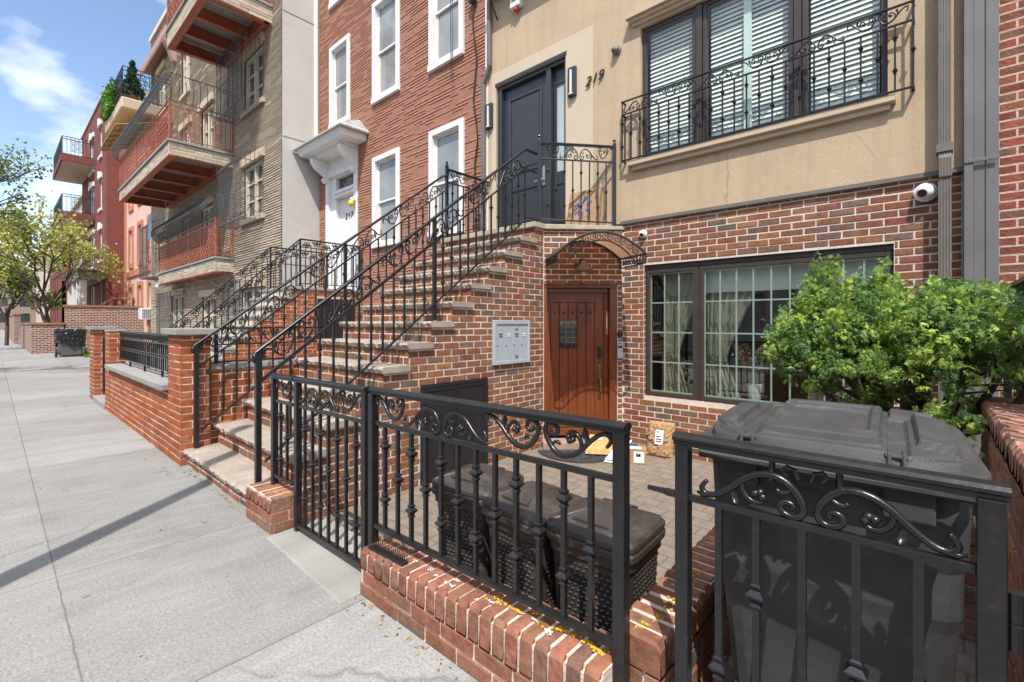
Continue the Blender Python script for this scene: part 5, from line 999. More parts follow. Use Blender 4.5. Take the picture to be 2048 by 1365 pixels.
# door mat
t = thing('door_mat', 'half round black rubber mat with leaf pattern before the corner door', 'mat', FD.p(0.42, 0.4, -0.2)); n = 28; mb = MB(); pr = []
for i in range(n + 1): a = math.pi * i / n; pr.append((0.42 - 0.52 * math.cos(a), 0.24 + 0.55 * math.sin(a)))
pw2 = [FD.p(a, q, 0)[:2] for a, q in pr]; mb.prism(pw2, -0.199, -0.188); mb.build('base', RUBBER, t)
mb = MB(); mb.tube([FD.p(0.42 + (a - 0.42) * 0.96, 0.26 + (q - 0.26) * 0.95, -0.186) for a, q in pr], 0.009, 5)
for i in range(150):
    a, q = rng.uniform(-0.05, 0.9), rng.uniform(0.28, 0.74)
    if ((a - 0.42) / 0.46) ** 2 + ((q - 0.24) / 0.49) ** 2 > 1: continue
    th = rng.uniform(0, math.pi); l = rng.uniform(0.025, 0.05); mb.tube([FD.p(a - l * math.cos(th), q - l * math.sin(th), -0.187), FD.p(a + 0.012 * math.sin(th), q, -0.182), FD.p(a + l * math.cos(th), q + l * math.sin(th), -0.187)], [0.003, 0.010, 0.003], 5)
mb.build('leaf_pattern', RUBBER, t)
# parcels
def pillow(mb, T, w, h, th, n=14, wr=0.006, seed=1):
    g = np.random.default_rng(seed); k = n + 1; vs = []
    for sd in (1, -1):
        for i in range(k):
            for j in range(k):
                u, v = i / n, j / n; e = (max(0, 1 - (2 * u - 1) ** 4) * max(0, 1 - (2 * v - 1) ** 4)) ** 0.5
                vs.append(T(w * (u - 0.5), h * v, sd * th * 0.5 * e + (g.normal(0, wr) if 0 < i < n and 0 < j < n else 0)))
    fs = []; q = lambda s_, i, j: s_ * k * k + i * k + j
    for i in range(n):
        for j in range(n): fs += [(q(0, i, j), q(0, i + 1, j), q(0, i + 1, j + 1), q(0, i, j + 1)), (q(1, i, j + 1), q(1, i + 1, j + 1), q(1, i + 1, j), q(1, i, j))]
        fs += [(q(1, i, 0), q(1, i + 1, 0), q(0, i + 1, 0), q(0, i, 0)), (q(0, i, n), q(0, i + 1, n), q(1, i + 1, n), q(1, i, n)), (q(0, 0, i), q(0, 0, i + 1), q(1, 0, i + 1), q(1, 0, i)), (q(1, n, i), q(1, n, i + 1), q(0, n, i + 1), q(0, n, i))]
    mb.add(vs, fs)
t = thing('paper_bag', 'crumpled brown paper parcel bag with a white label, leaning on the brick wall', 'parcel', (-2.50, 5.52, -0.2))
TB = lambda a, h, n: (-2.50 + a * 0.97 + n * 0.1, 5.50 + 0.25 * h - n * 0.95 + a * 0.15, -0.2 + h)
mb = MB(); pillow(mb, TB, 0.33, 0.42, 0.10, 16, 0.007, 3); mb.build('sack', KRAFT, t)
mb = MB(); v = [TB(a, h, n) for n in (0.062, 0.064) for a, h in ((-0.05, 0.16), (0.05, 0.16), (0.05, 0.33), (-0.05, 0.33))]; mb.add(v, [(4, 5, 6, 7), (3, 2, 1, 0)]); mb.build('label', WHITEPAPER, t)
mb = MB(); [mb.add([TB(a, h, 0.066) for a, h in ((-0.035, z), (-0.035 + l, z), (-0.035 + l, z + 0.012), (-0.035, z + 0.012))], [(0, 1, 2, 3)]) for z, l in ((0.30, 0.03), (0.245, 0.05), (0.215, 0.07), (0.19, 0.07))]; mb.tube([TB(-0.13, 0.20, 0.052), TB(-0.08, 0.175, 0.058), TB(-0.055, 0.17, 0.06)], 0.005, 4); mb.tube([TB(0.055, 0.18, 0.058), TB(0.10, 0.205, 0.056), TB(0.095, 0.19, 0.057)], 0.005, 4); mb.build('print', INK, t)
t = thing('padded_envelope', 'tan padded envelope slumped on the door mat', 'parcel', (-3.0, 5.1, -0.2))
TP = lambda a, h, n: (-3.02 + a * 0.80 - h * 0.35, 5.02 + a * 0.5 + h * 0.62 , -0.165 + h * 0.62 + n)
mb = MB(); pillow(mb, TP, 0.42, 0.30, 0.07, 14, 0.006, 5); mb.build('pouch', plain('tan_mailer', (0.50, 0.29, 0.09), 0.5, 0, 0.12, 8), t)
mb = MB(); v = [TP(a, h, 0.045) for a, h in ((-0.06, 0.17), (0.0, 0.17), (0.0, 0.22), (-0.06, 0.22))]; mb.add(v, [(0, 1, 2, 3)]); mb.build('label', WHITEPAPER, t)
t = thing('plastic_mailer', 'white and pale blue plastic mailer lying flat between the tan envelope and box', 'parcel', (-2.75, 5.05, -0.2))
TM = lambda a, h, n: (-2.80 + a * 0.75 - h * 0.1, 4.86 + a * 0.3 + h * 0.9, -0.185 + h * 0.35 + n)
mb = MB(); pillow(mb, TM, 0.20, 0.50, 0.03, 12, 0.003, 6); mb.build('pouch', WHITEPAPER, t); mb = MB(); mb.add([TM(a, h, 0.022) for a, h in ((-0.095, 0.01), (0.095, 0.01), (0.09, 0.10), (-0.09, 0.07))], [(0, 1, 2, 3)]); mb.build('stripe', PINKBLUE, t)
t = thing('water_bottle', 'small clear bottle with a blue band among the parcels', 'bottle', (-2.93, 5.42, -0.2)); mb = MB(); mb.lathe((-2.93, 5.40, -0.2), [(0.05, 0), (0.052, 0.02), (0.052, 0.22), (0.035, 0.27), (0.02, 0.29), (0.02, 0.32)], 14); mb.build('bottle_body', WHITEPL, t, smooth=True); mb = MB(); mb.lathe((-2.93, 5.40, -0.06), [(0.054, 0), (0.054, 0.07)], 14); mb.build('band', BLUE, t)
t = thing('parcel_box', 'small cardboard box with blue tape and a white label on the paving', 'parcel', (-2.57, 5.07, -0.2)); G = Fr((-2.60, 5.02), (math.cos(R(28)), math.sin(R(28))), (math.sin(R(28)), -math.cos(R(28))))
mb = MB(); mb.fbox(G, -0.10, 0.16, -0.17, 0.0, -0.199, -0.02); mb.build('carton', KRAFT, t, bevel=0.004)
mb = MB(); mb.fbox(G, -0.102, -0.05, -0.172, 0.0015, -0.19, -0.018); mb.fbox(G, -0.05, 0.06, -0.172, -0.10, -0.05, -0.0185); mb.build('tape', BLUE, t); mb = MB(); mb.fbox(G, 0.01, 0.13, 0.0, 0.002, -0.18, -0.05); mb.fbox(G, -0.04, 0.10, -0.1, 0.0, -0.0199, -0.0175); mb.build('label', WHITEPAPER, t); mb = MB(); mb.fbox(G, 0.04, 0.09, 0.0021, 0.003, -0.11, -0.085); mb.fbox(G, 0.04, 0.055, 0.0021, 0.003, -0.085, -0.065); mb.fbox(G, 0.065, 0.09, 0.0021, 0.003, -0.085, -0.072); mb.build('print', INK, t)
t = thing('cardboard_box', 'flat brown carton with a blue spark mark, leaning on the landing wall', 'parcel', (-3.62, 5.6, 2.78)); G = Fr((-3.95, 5.60), (1, 0), (0, -1))
mb = MB(); mb.hexa([G.p(a, n, z) for a, n, z in ((0.05, 0.12, 2.77), (0.56, 0.12, 2.77), (0.56, 0.02, 2.77), (0.05, 0.02, 2.77), (0.05, -0.02, 3.34), (0.56, -0.02, 3.34), (0.56, -0.075, 3.34), (0.05, -0.075, 3.34))]); mb.build('carton', KRAFT, t, bevel=0.004)
mb = MB()
for i in range(6):
    an = R(30 + 60 * i); c_, s_ = math.cos(an), math.sin(an); ca, cz = 0.31, 3.08
    def pt(r_, w_): a = ca + r_ * c_ - w_ * s_; z = cz + r_ * s_ + w_ * c_; return G.p(a, 0.12 - 0.14 * (z - 2.77) / 0.57 + 0.004, z)
    mb.add([pt(0.06, -0.014), pt(0.14, -0.02), pt(0.16, 0), pt(0.14, 0.02), pt(0.06, 0.014)], [(0, 1, 2, 3, 4)])
mb.build('spark_mark', BLUE, t)
t = thing('metal_plaque', 'small silver cut out plaque fixed to the landing rail', 'plaque', rd.P(0.40, 0, 1.0)); mb = MB(); GP = rd.F
for q in ((0.36, 0.39, 3.76, 3.86), (0.40, 0.43, 3.78, 3.88), (0.44, 0.47, 3.76, 3.86), (0.36, 0.47, 3.80, 3.815), (0.37, 0.46, 3.84, 3.85)): mb.fbox(GP, q[0], q[1], -0.045, -0.035 - 0.001 * (q[0] > 0.39), q[2], q[3])
mb.build('plate', STEELBOX, t)
# indoors, behind the lower window
def curtain(label, a0, a1, gather):
    t = thing('curtain', label, 'curtain', ((a0 + a1) / 2, 5.95, 1.3), 'ivory curtains behind the lower window'); mb = MB(); n = 40; vs = []; Zs = [0.52 + 1.62 * j / 24 for j in range(25)]
    for z in Zs:
        f = (z - 0.52) / 1.62; wq = 0.32 + 0.68 * (abs(f - 0.30) / 0.70) ** 1.2 if f > 0.30 else 0.32 + 0.25 * ((0.30 - f) / 0.3)
        for i in range(n + 1):
            u = i / n; a = (a0 + (a1 - a0) * u * wq) if gather > 0 else (a1 - (a1 - a0) * (1 - u) * wq)
            vs.append((a, 5.93 + 0.022 * math.sin(u * 38) + 0.008 * math.sin(u * 17 + f * 3), z))
    mb.add(vs, [(j * (n + 1) + i, j * (n + 1) + i + 1, (j + 1) * (n + 1) + i + 1, (j + 1) * (n + 1) + i) for j in range(24) for i in range(n)]); mb.build('drape', CURTAIN, t, smooth=True)
    mb = MB(); e = a0 if gather > 0 else a1; mb.tube([(e, 5.90, 1.05), (e + gather * 0.12, 5.88, 0.99), (e + gather * abs(a1 - a0) * 0.34, 5.90, 0.98)], 0.012, 6); mb.build('tie_back', BRASS, t)
curtain('ivory curtain tied back in the narrow left light of the lower window', -2.62, -2.02, 1); curtain('ivory curtain tied back in the wide middle light of the lower window', -2.06, -1.35, 1)
curtain('ivory curtain tied back behind the conifer, right light of the lower window', -0.95, -0.27, -1)
def bouquet(label, x, y, z0, k, seed, vase=True):
    t = thing('flower_vase', label, 'vase', (x, y, z0)); g = random.Random(seed)
    if vase:
        mb = MB(); mb.lathe((x, y, z0), [(0.055 * k, 0), (0.06 * k, 0.01), (0.09 * k, 0.24 * k), (0.085 * k, 0.245 * k), (0.05 * k, 0.05)], 18); mb.build('vase', WHITEPL, t)
    mb = MB()
    for i in range(70):
        a = g.uniform(0, 2 * math.pi); l = g.uniform(0.15, 0.42) * k; lean = g.uniform(0.05, 0.8); tip = (x + math.cos(a) * l * lean, y + math.sin(a) * l * lean * 0.6, z0 + 0.22 * k + l); c = g.choice([(0.40, 0.30, 0.18), (0.50, 0.16, 0.04), (0.12, 0.18, 0.08), (0.45, 0.40, 0.30), (0.20, 0.26, 0.16), (0.35, 0.10, 0.08)])
        mb.tube([(x, y, z0 + 0.18 * k), tip], 0.003, 4, col=(0.15, 0.17, 0.08))
        for q in range(5):
            p = [tip[j] + g.uniform(-0.03, 0.03) * k for j in range(3)]; d = [g.uniform(-0.03, 0.03) * k for j in range(6)]; mb.add([p, (p[0] + d[0], p[1] + d[1], p[2] + 0.02), (p[0] + d[0] + d[3], p[1] + d[2], p[2] + d[5] + 0.02), (p[0] + d[3], p[1] + d[4], p[2] + d[5])], [(0, 1, 2, 3)], c)
    mb.build('bouquet', FLOWERM, t, uv=False)
bouquet('white vase of dried flowers on the lower window sill', -1.53, 5.96, 0.505, 1.0, 4); bouquet('small orange flower bunch in the left light of the lower window', -2.30, 6.02, 0.505, 0.7, 9); bouquet('orange flower bunch low behind the conifer in the lower window', -0.62, 6.0, 0.505, 0.8, 12)
t = thing('sofa', 'long mustard velvet sofa inside, behind the lower window', 'sofa', (-1.2, 6.8, 0)); mb = MB(); mb.box(-2.0, 0.0, 6.6, 7.4, 0.0, 0.42); mb.build('seat', SOFA, t, bevel=0.05, seg=3); mb = MB(); mb.box(-2.05, 0.05, 7.4, 7.6, 0.0, 0.86); mb.build('backrest', SOFA, t, bevel=0.06, seg=3)
mb = MB(); mb.box(-2.2, -2.0, 6.6, 7.6, 0.0, 0.62); mb.build('armrest', SOFA, t, bevel=0.05, seg=3)
# grey cover strip and the neighbour on the right
t = thing('brick_house', 'dark red brick house at the right edge, with grey metal joint cover', 'house', (1.5, 5.7, 0)); mb = MB(); panel(mb, FX(5.66), 0.43, 6, -0.2, 9, [], 0.0); mb.box(0.5, 6, 5.7, 14, -0.2, 9.0); mb.build('wall', RIGHTBRICK, t)
mb = MB(); mb.box(0.216, 0.275, 5.60, 5.72, -0.2, 9); mb.box(0.2755, 0.43, 5.625, 5.72, -0.2, 9); mb.box(0.35, 0.356, 5.615, 5.6245, -0.2, 9); mb.box(0.2165, 0.43, 5.59, 5.5995, 2.83, 2.86); mb.build('joint_cover', GREYMETAL, t, bevel=0.004)
t = thing('iron_fence', 'black arched top fence behind the conifer at the right edge', 'fence', (0.40, 3.8, 1.0), 'front yard ironwork'); r = Rail(t, Fr((0.40, 0), (0, -1), (-1, 0)), 0)
r.bar('top_rail', -4.72, -2.4, 1.70, 0.045, 0.025); r.bar('bottom_rail', -4.72, -2.4, 1.06, 0.03, 0.02); r.post(-4.70, 0.9, 1.70, 0.04)
mb = MB()
for i in range(18):
    a = -4.62 + 0.12 * i; mb.tube([r.P(a, 0, 1.06), r.P(a, 0, 1.58)] + [r.P(a + 0.05 - 0.05 * math.cos(R(q)), 0, 1.58 + 0.10 * math.sin(R(q))) for q in range(20, 181, 20)] + [r.P(a + 0.10, 0, 1.06)], 0.009, 6)
mb.build('arched_bars', IRON, t)
t = thing('metal_strip', 'black metal strip on the ground between cart and boundary wall', 'metal strip', (0.15, 2.2, -0.19)); mb = MB(); mb.hexa([(0.14, 1.70, -0.004), (0.19, 1.70, -0.004), (0.21, 2.6, -0.004), (0.16, 2.6, -0.004), (0.14, 1.70, 0.03), (0.19, 1.70, 0.03), (0.21, 2.6, 0.03), (0.16, 2.6, 0.03)]); mb.build('bar', BLACKPL, t)

# ================================================================== HOUSE 217 (red split stone)
K = thing('townhouse', 'red split stone townhouse with white window casings and white hooded door 217', 'house', (-8.7, 5.7, 0))
wins = [(-11.25, -10.28, 6.28, 8.35), (-9.27, -8.25, 6.32, 8.56), (-7.25, -6.27, 6.31, 8.56), (-9.27, -8.25, 3.11, 5.13), (-7.25, -6.26, 3.09, 5.16), (-11.25, -10.28, 9.32, 11.2), (-9.27, -8.25, 9.5, 11.4)]
dh = (-11.45, -9.93, 0.0, 5.6)
splitstone(F0, -11.84, -5.655, 0.0, 10.6, wins + [dh], 'stone_wall', REDSTONE, K, [(0.375, 0.182, 0.125), (0.35, 0.168, 0.112), (0.39, 0.195, 0.135), (0.362, 0.18, 0.125)], row=0.060, da=0.04, seglen=(0.16, 0.5), depth=0.016, skip=0.42, rough=0.0010, bv=0.03)
mb = MB(); mb.box(-11.84, -5.70, 5.95, 14, 0, 10.6); mb.box(-11.84, -5.655, 5.6, 5.71, 10.6, 10.9); mb.build('rear_mass', ROOMWALL, K)
mb = MB(); mb.fbox(F0, -5.70, -5.645, 0.0, 0.035, 2.8, 10.6); mb.build('edge_trim', WHITE, K)
for i, (a0, a1, z0, z1) in enumerate(wins):
    mb = MB(); cw = 0.11
    for q in ((a0, a0 + cw, z0 + 0.13, z1), (a1 - cw, a1, z0 + 0.13, z1), (a0 + cw, a1 - cw, z1 - cw, z1)): mb.fbox(F0, q[0], q[1], -0.10, 0.055, q[2], q[3])
    mb.fbox(F0, a0 - 0.01, a1 + 0.01, -0.10, 0.075, z0, z0 + 0.13)
    w = mb.build('window', WHITE, K, bevel=0.006)
    b0, b1, c0, c1 = a0 + cw, a1 - cw, z0 + 0.13, z1 - cw; mid = (c0 + c1) / 2
    for s0, s1, n, nm in ((mid - 0.02, c1, -0.04, 'sash'), (c0, mid + 0.02, -0.075, 'sash')):
        mb = MB(); f = 0.04
        for q in ((b0, b0 + f, s0, s1), (b1 - f, b1, s0, s1), (b0 + f, b1 - f, s0, s0 + f), (b0 + f, b1 - f, s1 - f, s1)): mb.fbox(F0, q[0], q[1], n - 0.03, n, q[2], q[3])
        mb.build(nm, CREAM if n < -0.05 else WHITE, w, bevel=0.003); pane(w, F0, b0 + f, b1 - f, s0 + f, s1 - f, n - 0.012, SHEEN)
    mb = MB(); mb.fbox(F0, b0, b1, -0.16, -0.15, c0, c1); mb.build('net_curtain', WHITEPAPER, w)
# white door surround with hood
mb = MB()
for a in (-11.45, -10.07): mb.fbox(F0, a, a + 0.14, -0.1, 0.05, 2.2, 5.05); mb.fbox(F0, a - 0.01, a + 0.15, -0.1, 0.07, 5.051, 5.1)
mb.fbox(F0, -11.31, -11.06, -0.25, -0.03, 2.2, 5.6); mb.fbox(F0, -10.12, -10.07, -0.25, -0.03, 2.2, 5.6); mb.fbox(F0, -11.45, -9.93, -0.1, 0.05, 5.1, 5.6); mb.fbox(F0, -11.06, -10.12, -0.25, -0.02, 5.06, 5.6)
mb.fbox(F0, -11.06, -10.12, -0.25, 0.02, 4.56, 4.64); mb.fbox(F0, -11.06, -10.12, -0.25, 0.05, 4.64, 4.70); mb.fbox(F0, -11.06, -10.12, -0.25, -0.02, 4.70, 4.76)
mb.build('door_surround', WHITE, K, bevel=0.006)
pane(K, F0, -11.05, -10.13, 4.76, 5.06, -0.12, DARKGLASS, 'transom')
mb = MB(); mb.fbox(F0, -11.055, -10.125, -0.2, -0.14, 2.22, 4.555)
for a in (-10.98, -10.55):
    for za, zb in ((3.35, 3.85), (2.45, 3.2)): mb.fbox(F0, a, a + 0.36, -0.1395, -0.125, za, zb)
d = mb.build('door', WHITE, K, bevel=0.006)
for i, ch in enumerate('217'): text(d, ch, 'house_number', BLACKPL, (-10.78 + 0.13 * i, 4.02), 0.2, F0, 0.004, 0.2, -0.135)
mb = MB(); mb.lathe(F0.p(-10.2, -0.13, 3.3), [(0.02, 0), (0.035, 0.03), (0.03, 0.06), (0.01, 0.07)], 12, ax=(0, -1, 0)); mb.build('handle', BRASS, d)
mb = MB(); mb.sprism([(5.69, 5.60), (5.12, 5.60), (5.08, 5.68), (5.04, 5.74), (5.69, 5.74)][::-1], -11.72, -9.56); mb.sprism([(5.69, 5.52), (5.35, 5.52), (5.30, 5.599), (5.69, 5.599)][::-1], -11.5, -9.9); mb.build('door_hood', WHITE, K, bevel=0.006)
mb = MB(); e = [(-11.84, 5.0), (-9.44, 5.0), (-9.44, 5.70), (-11.84, 5.70)]
mb.add([(-11.84, 4.98, 5.745), (-9.44, 4.98, 5.745), (-9.44, 5.70, 5.745), (-11.84, 5.70, 5.745), (-11.42, 5.66, 6.16), (-9.86, 5.66, 6.16), (-9.86, 5.70, 6.16), (-11.42, 5.70, 6.16), (-11.84, 4.98, 5.775), (-9.44, 4.98, 5.775), (-9.44, 5.70, 5.775), (-11.84, 5.70, 5.775)], [(3, 2, 1, 0), (0, 1, 9, 8), (1, 2, 10, 9), (2, 3, 11, 10), (3, 0, 8, 11), (8, 9, 5, 4), (9, 10, 6, 5), (11, 8, 4, 7), (4, 5, 6, 7), (10, 11, 7, 6)])
for k in range(1, 5):
    f = k / 5; a0, a1 = -11.84 + 0.42 * f, -9.44 - 0.42 * f; y = 4.98 + 0.68 * f; z = 5.775 + 0.385 * f; mb.box(a0, a1, y - 0.012, y + 0.012, z - 0.006, z + 0.012); mb.box(a1 - 0.012, a1 + 0.012, y, 5.69, z - 0.006, z + 0.011)
mb.build('hood_roof', SLATE, K)
for a in (-11.45, -10.07):
    mb = MB(); mb.sprism([(5.65, 4.98), (5.58, 4.98), (5.55, 5.05), (5.60, 5.13), (5.50, 5.2), (5.36, 5.28), (5.26, 5.40), (5.24, 5.519), (5.65, 5.519)][::-1], a + 0.005, a + 0.135); mb.lathe((a, 5.60, 5.06), [(0.06, 0), (0.06, 0.14)], 14, ax=(1, 0, 0)); mb.build('hood_bracket', WHITE, K, bevel=0.006)
t = thing('wall_lamp', 'white lantern with yellow bulb cover beside the white door', 'lamp', (-10.0, 5.6, 4.2)); mb = MB(); mb.fbox(F0, -10.06, -9.95, 0.0505, 0.14, 4.30, 4.38); mb.build('bracket', WHITE, t); mb = MB(); mb.lathe((-10.0, 5.56, 4.16), [(0.03, 0), (0.07, 0.04), (0.075, 0.10), (0.04, 0.14)], 12); mb.build('bulb', YELLOW, t, smooth=True)
# cables on the front
t = thing('cable', 'thin dark cable hanging down the red stone wall near the downpipe', 'cable', (-5.95, 5.66, 3)); pts = [(-6.02 + 0.05 * math.sin(i * 1.7) + 0.006 * i, 5.655, 10.4 - 0.36 * i) for i in range(20)]; mb = MB(); mb.tube(pts, 0.014, 5); mb.lathe((-5.98, 5.65, 7.15), [(0.09, 0), (0.10, 0.04), (0.07, 0.08)], 10, ax=(0, -1, 0)); mb.build('wire', BLACKPL, t)
t = thing('cable', 'pair of thin overhead wires crossing in front of the white cased windows', 'cable', (-6.55, 5.5, 3)); mb = MB(); mb.tube([(-6.52, 5.55, 11), (-6.50, 5.58, 5.9)], 0.006, 4); mb.tube([(-6.46, 5.55, 11), (-6.46, 5.58, 5.9)], 0.005, 4); mb.build('wire', BLACKPL, t)
# stoop of 217
S2 = thing('stoop', 'red brick stoop with grey treads leading to the white hooded door', 'stoop', (-10.5, 3, 0)); xs0, xs1 = -11.35, -9.72
zk = lambda k: 0.2 * k; yk = lambda k: 1.98 + 0.206 * (k - 1)
def iv2(za, zb):
    k = 1
    while k < 11 and zk(k) - 0.05 < zb - 0.01: k += 1
    r = [(yk(k) + 0.03, 5.68)]
    if za < 2.0 and zb > 0.85: r = [(s, min(e, 4.62)) for s, e in r if s < 4.62] + ([(5.5, 5.68)])
    return r
mb = MB(); bricks(mb, FYp(xs1), 0.0, 2.14, iv2, pal=PALRED, pitch=0.075, joint=0.012); sw2 = mb.build('side_wall', BRICK, S2)
pr = [(yk(1) + 0.03, 0)]
for k in range(1, 12): pr += [(yk(k) + 0.03, zk(k) - 0.05)] + ([(yk(k + 1) + 0.03, zk(k) - 0.05)] if k < 11 else [])
pr += [(5.68, zk(11) - 0.05), (5.68, 0)]; mb = MB(); mb.sprism(pr, xs0, xs1); mb.build('mortar', MORTAR2, sw2)
mb = MB(); mb.fbox(FYp(xs1), 4.62, 5.5, 0.0, 0.004, 0.86, 1.98); mb.build('shade_panel', BLACKPL, S2)  # flat black panel painting the shade inside the basement doorway
for k in range(1, 12):
    mb = MB(); mb.box(xs0 - 0.03, xs1 + 0.04, yk(k), (yk(k + 1) + 0.05) if k < 11 else 5.69, zk(k) - 0.05, zk(k)); mb.build('tread', COPING, S2, bevel=0.006)
def rail217(lab, x):
    t = thing('stair_railing', lab, 'railing', (x, 2, 0.2), 'iron stair railings of the white door'); k = 0.97; r = Rail(t, Fr((x, 0), (0, 1), (1, 0)), 3.20 - k * 4.27, k)
    r.bar('handrail', 2.0, 4.27, 0, 0.04, 0.03); r.bar('frieze_rail', 2.02, 4.27, -0.19, 0.018, 0.018); r.bar('bottom_rail', 2.05, 4.25, -0.92, 0.018, 0.018); r.post(2.02, -1.05, 0, 0.035); r.post(4.27, -0.98, 0.0, 0.035)
    r.balusters([2.02 + 0.115 * (i + 1) for i in range(19)], -0.92, -0.19, 0.014, 0.6); r.scrolls(2.05, 4.25, -0.185, -0.02, 10, 0.007)
    r = Rail(t, Fr((x, 0), (0, 1), (1, 0)), 0); z = 3.20
    r.bar('handrail', 4.27, 5.62, z, 0.04, 0.03); r.bar('frieze_rail', 4.27, 5.62, z - 0.16, 0.018, 0.018); r.bar('bottom_rail', 4.27, 5.62, z - 0.92, 0.018, 0.018); r.post(5.62, 2.2, z, 0.035)
    r.balusters([4.27 + 0.115 * (i + 1) for i in range(11)], z - 0.92, z - 0.16, 0.014, 0.6); r.scrolls(4.30, 5.6, z - 0.155, z - 0.02, 6, 0.007)
rail217('black scrolled railing on the near side of the red brick stoop, by the white door', -9.75); rail217('black scrolled railing on the far side of the red brick stoop, against grey stucco', -11.3)
# front wall, pillars and fence of 217
t = thing('garden_wall', 'smooth red brick front wall with grey coping beside the pavement', 'wall', (-8, 1.35, 0)); mb = MB(); bricks(mb, FX(1.28), 0.0, 0.72, spans(-9.98, -6.15, []), pal=PALRED, pitch=0.0755, joint=0.010); mb.build('brick_courses', BRICK, t)
wall_core('mortar', t, -9.97, -6.16, 1.27, 1.52, 0, 0.72, MORTAR, 0.01); mb = MB(); mb.box(-9.95, -6.17, 1.21, 1.56, 0.725, 0.79); mb.build('coping', COPING, t, bevel=0.006)
t2 = thing('garden_wall', 'smooth red brick side wall dividing the two yards beside the stone steps', 'wall', (-5.75, 3, 0)); mb = MB(); bricks(mb, FYp(-5.735), 0.0, 0.95, spans(1.53, 5.6, []), pal=PALRED, pitch=0.0755, joint=0.010); mb.build('brick_courses', BRICK, t2); wall_core('mortar', t2, -5.95, -5.733, 1.54, 5.65, 0, 0.95, MORTAR, 0.002)
mb = MB(); mb.box(-5.97, -5.715, 1.545, 5.6, 0.955, 1.01); mb.build('coping', COPING, t2, bevel=0.006)
def pillar(lab, x0, x1, ya, yb, zt, cap, ch=0.065):
    t = thing('brick_pillar', lab, 'pillar', ((x0 + x1) / 2, (ya + yb) / 2, 0), 'red brick pillars of the front wall'); mb = MB(); bricks(mb, FX(ya + 0.01), 0, zt, spans(x0, x1, []), pal=PALRED, pitch=0.0755, joint=0.010, ph=x0); bricks(mb, FYp(x1 - 0.01), 0, zt, spans(ya, yb, []), pal=PALRED, pitch=0.0755, joint=0.010, ph=ya); mb.build('brick_courses', BRICK, t)
    wall_core('mortar', t, x0, x1, ya, yb, 0, zt, MORTAR, 0.01); mb = MB(); e = 0.05 if cap else 0.005; mb.box(x0 - e, x1 + e, ya - e, yb + e, zt + 0.001, zt + (ch if cap else 0.03)); mb.build('cap', COPING, t, bevel=0.006)
pillar('red brick pillar with wide grey cap, beside the stone steps', -6.15, -5.655, 1.265, 1.545, 1.335, True)
pillar('red brick pillar without overhanging cap, at the far end of the fence panel', -10.40, -9.98, 1.265, 1.50, 1.31, False)
pillar('red brick pillar with grey cap beyond the narrow yard gate', -12.25, -11.68, 1.265, 1.55, 1.325, True)
t = thing('iron_fence', 'black double railed fence panel on the grey coping between red pillars', 'fence', (-8, 1.4, 0.79), 'yard fence of the red stone house'); r = Rail(t, Fr((-9.96, 1.40), (1, 0), (0, -1)), 0); w = 3.78
for nm, h, tt in (('top_rail', 1.315, 0.03), ('frieze_rail', 1.20, 0.016), ('middle_rail', 1.06, 0.016), ('middle_rail', 1.03, 0.016), ('bottom_rail', 0.88, 0.018)): r.bar(nm, 0, w, h, 0.03, tt)
mb = MB()
for i in range(34): q = 0.1 + i * 0.11; mb.fbox(Fr((-9.96 + q, 1.40), (1, 0), (0, -1)), -0.005, 0.005, -0.008, 0.008, 0.885, 1.20)
mb.build('balusters', IRON, t)
mb = MB(); ux = (1, 0, 0); uz = (0, 0, 1)
for i in range(34): q = 0.1 + i * 0.11; mb.tube(spiral(r.P(q, 0, 1.257), ux, uz, 0.045, 1.3, 12), 0.0055, 5); mb.tube([r.P(q + 0.055, 0, 1.21), r.P(q + 0.055, 0, 1.30)], 0.006, 4)
mb.build('scrollwork', IRON, t, uv=False)
mb = MB()
for q in (0.9, 1.9, 2.9): mb.fbox(Fr((-9.96 + q, 1.40), (1, 0), (0, -1)), -0.012, 0.012, -0.012, 0.012, 0.79, 0.88)
mb.build('foot', IRON, t)
t = thing('iron_gate', 'narrow black gate between two red brick pillars', 'gate', (-11.0, 1.4, 0), 'yard fence of the red stone house'); r = Rail(t, Fr((-11.68, 1.40), (1, 0), (0, -1)), 0); r.bar('top_rail', 0, 1.28, 1.30, 0.03, 0.03); r.bar('bottom_rail', 0, 1.28, 0.16, 0.03, 0.03); r.bar('frieze_rail', 0, 1.28, 1.18, 0.02, 0.018); r.balusters([0.05 + 0.118 * i for i in range(11)], 0.16, 1.18, 0.02, 0.9)
mb = MB(); mb.box(-11.68, -10.40, 1.25, 1.9, 0.0, 0.10); struct(mb.build('pavement', COPING, bevel=0.01))
t = thing('iron_fence', 'black scrolled low fence inside the red brick yard, behind the steps', 'fence', (-6.2, 2.2, 0.3), 'yard fence of the red stone house'); r = Rail(t, Fr((-5.84, 0), (0, 1), (1, 0)), 0); r.bar('top_rail', 1.62, 2.9, 1.40, 0.035, 0.02); r.bar('frieze_rail', 1.62, 2.9, 1.22, 0.02, 0.018); r.bar('bottom_rail', 1.62, 2.9, 1.03, 0.02, 0.018); r.post(1.64, 1.0, 1.40, 0.035); r.post(2.88, 1.0, 1.4, 0.035); r.scrolls(1.66, 2.86, 1.225, 1.39, 3, 0.0075)

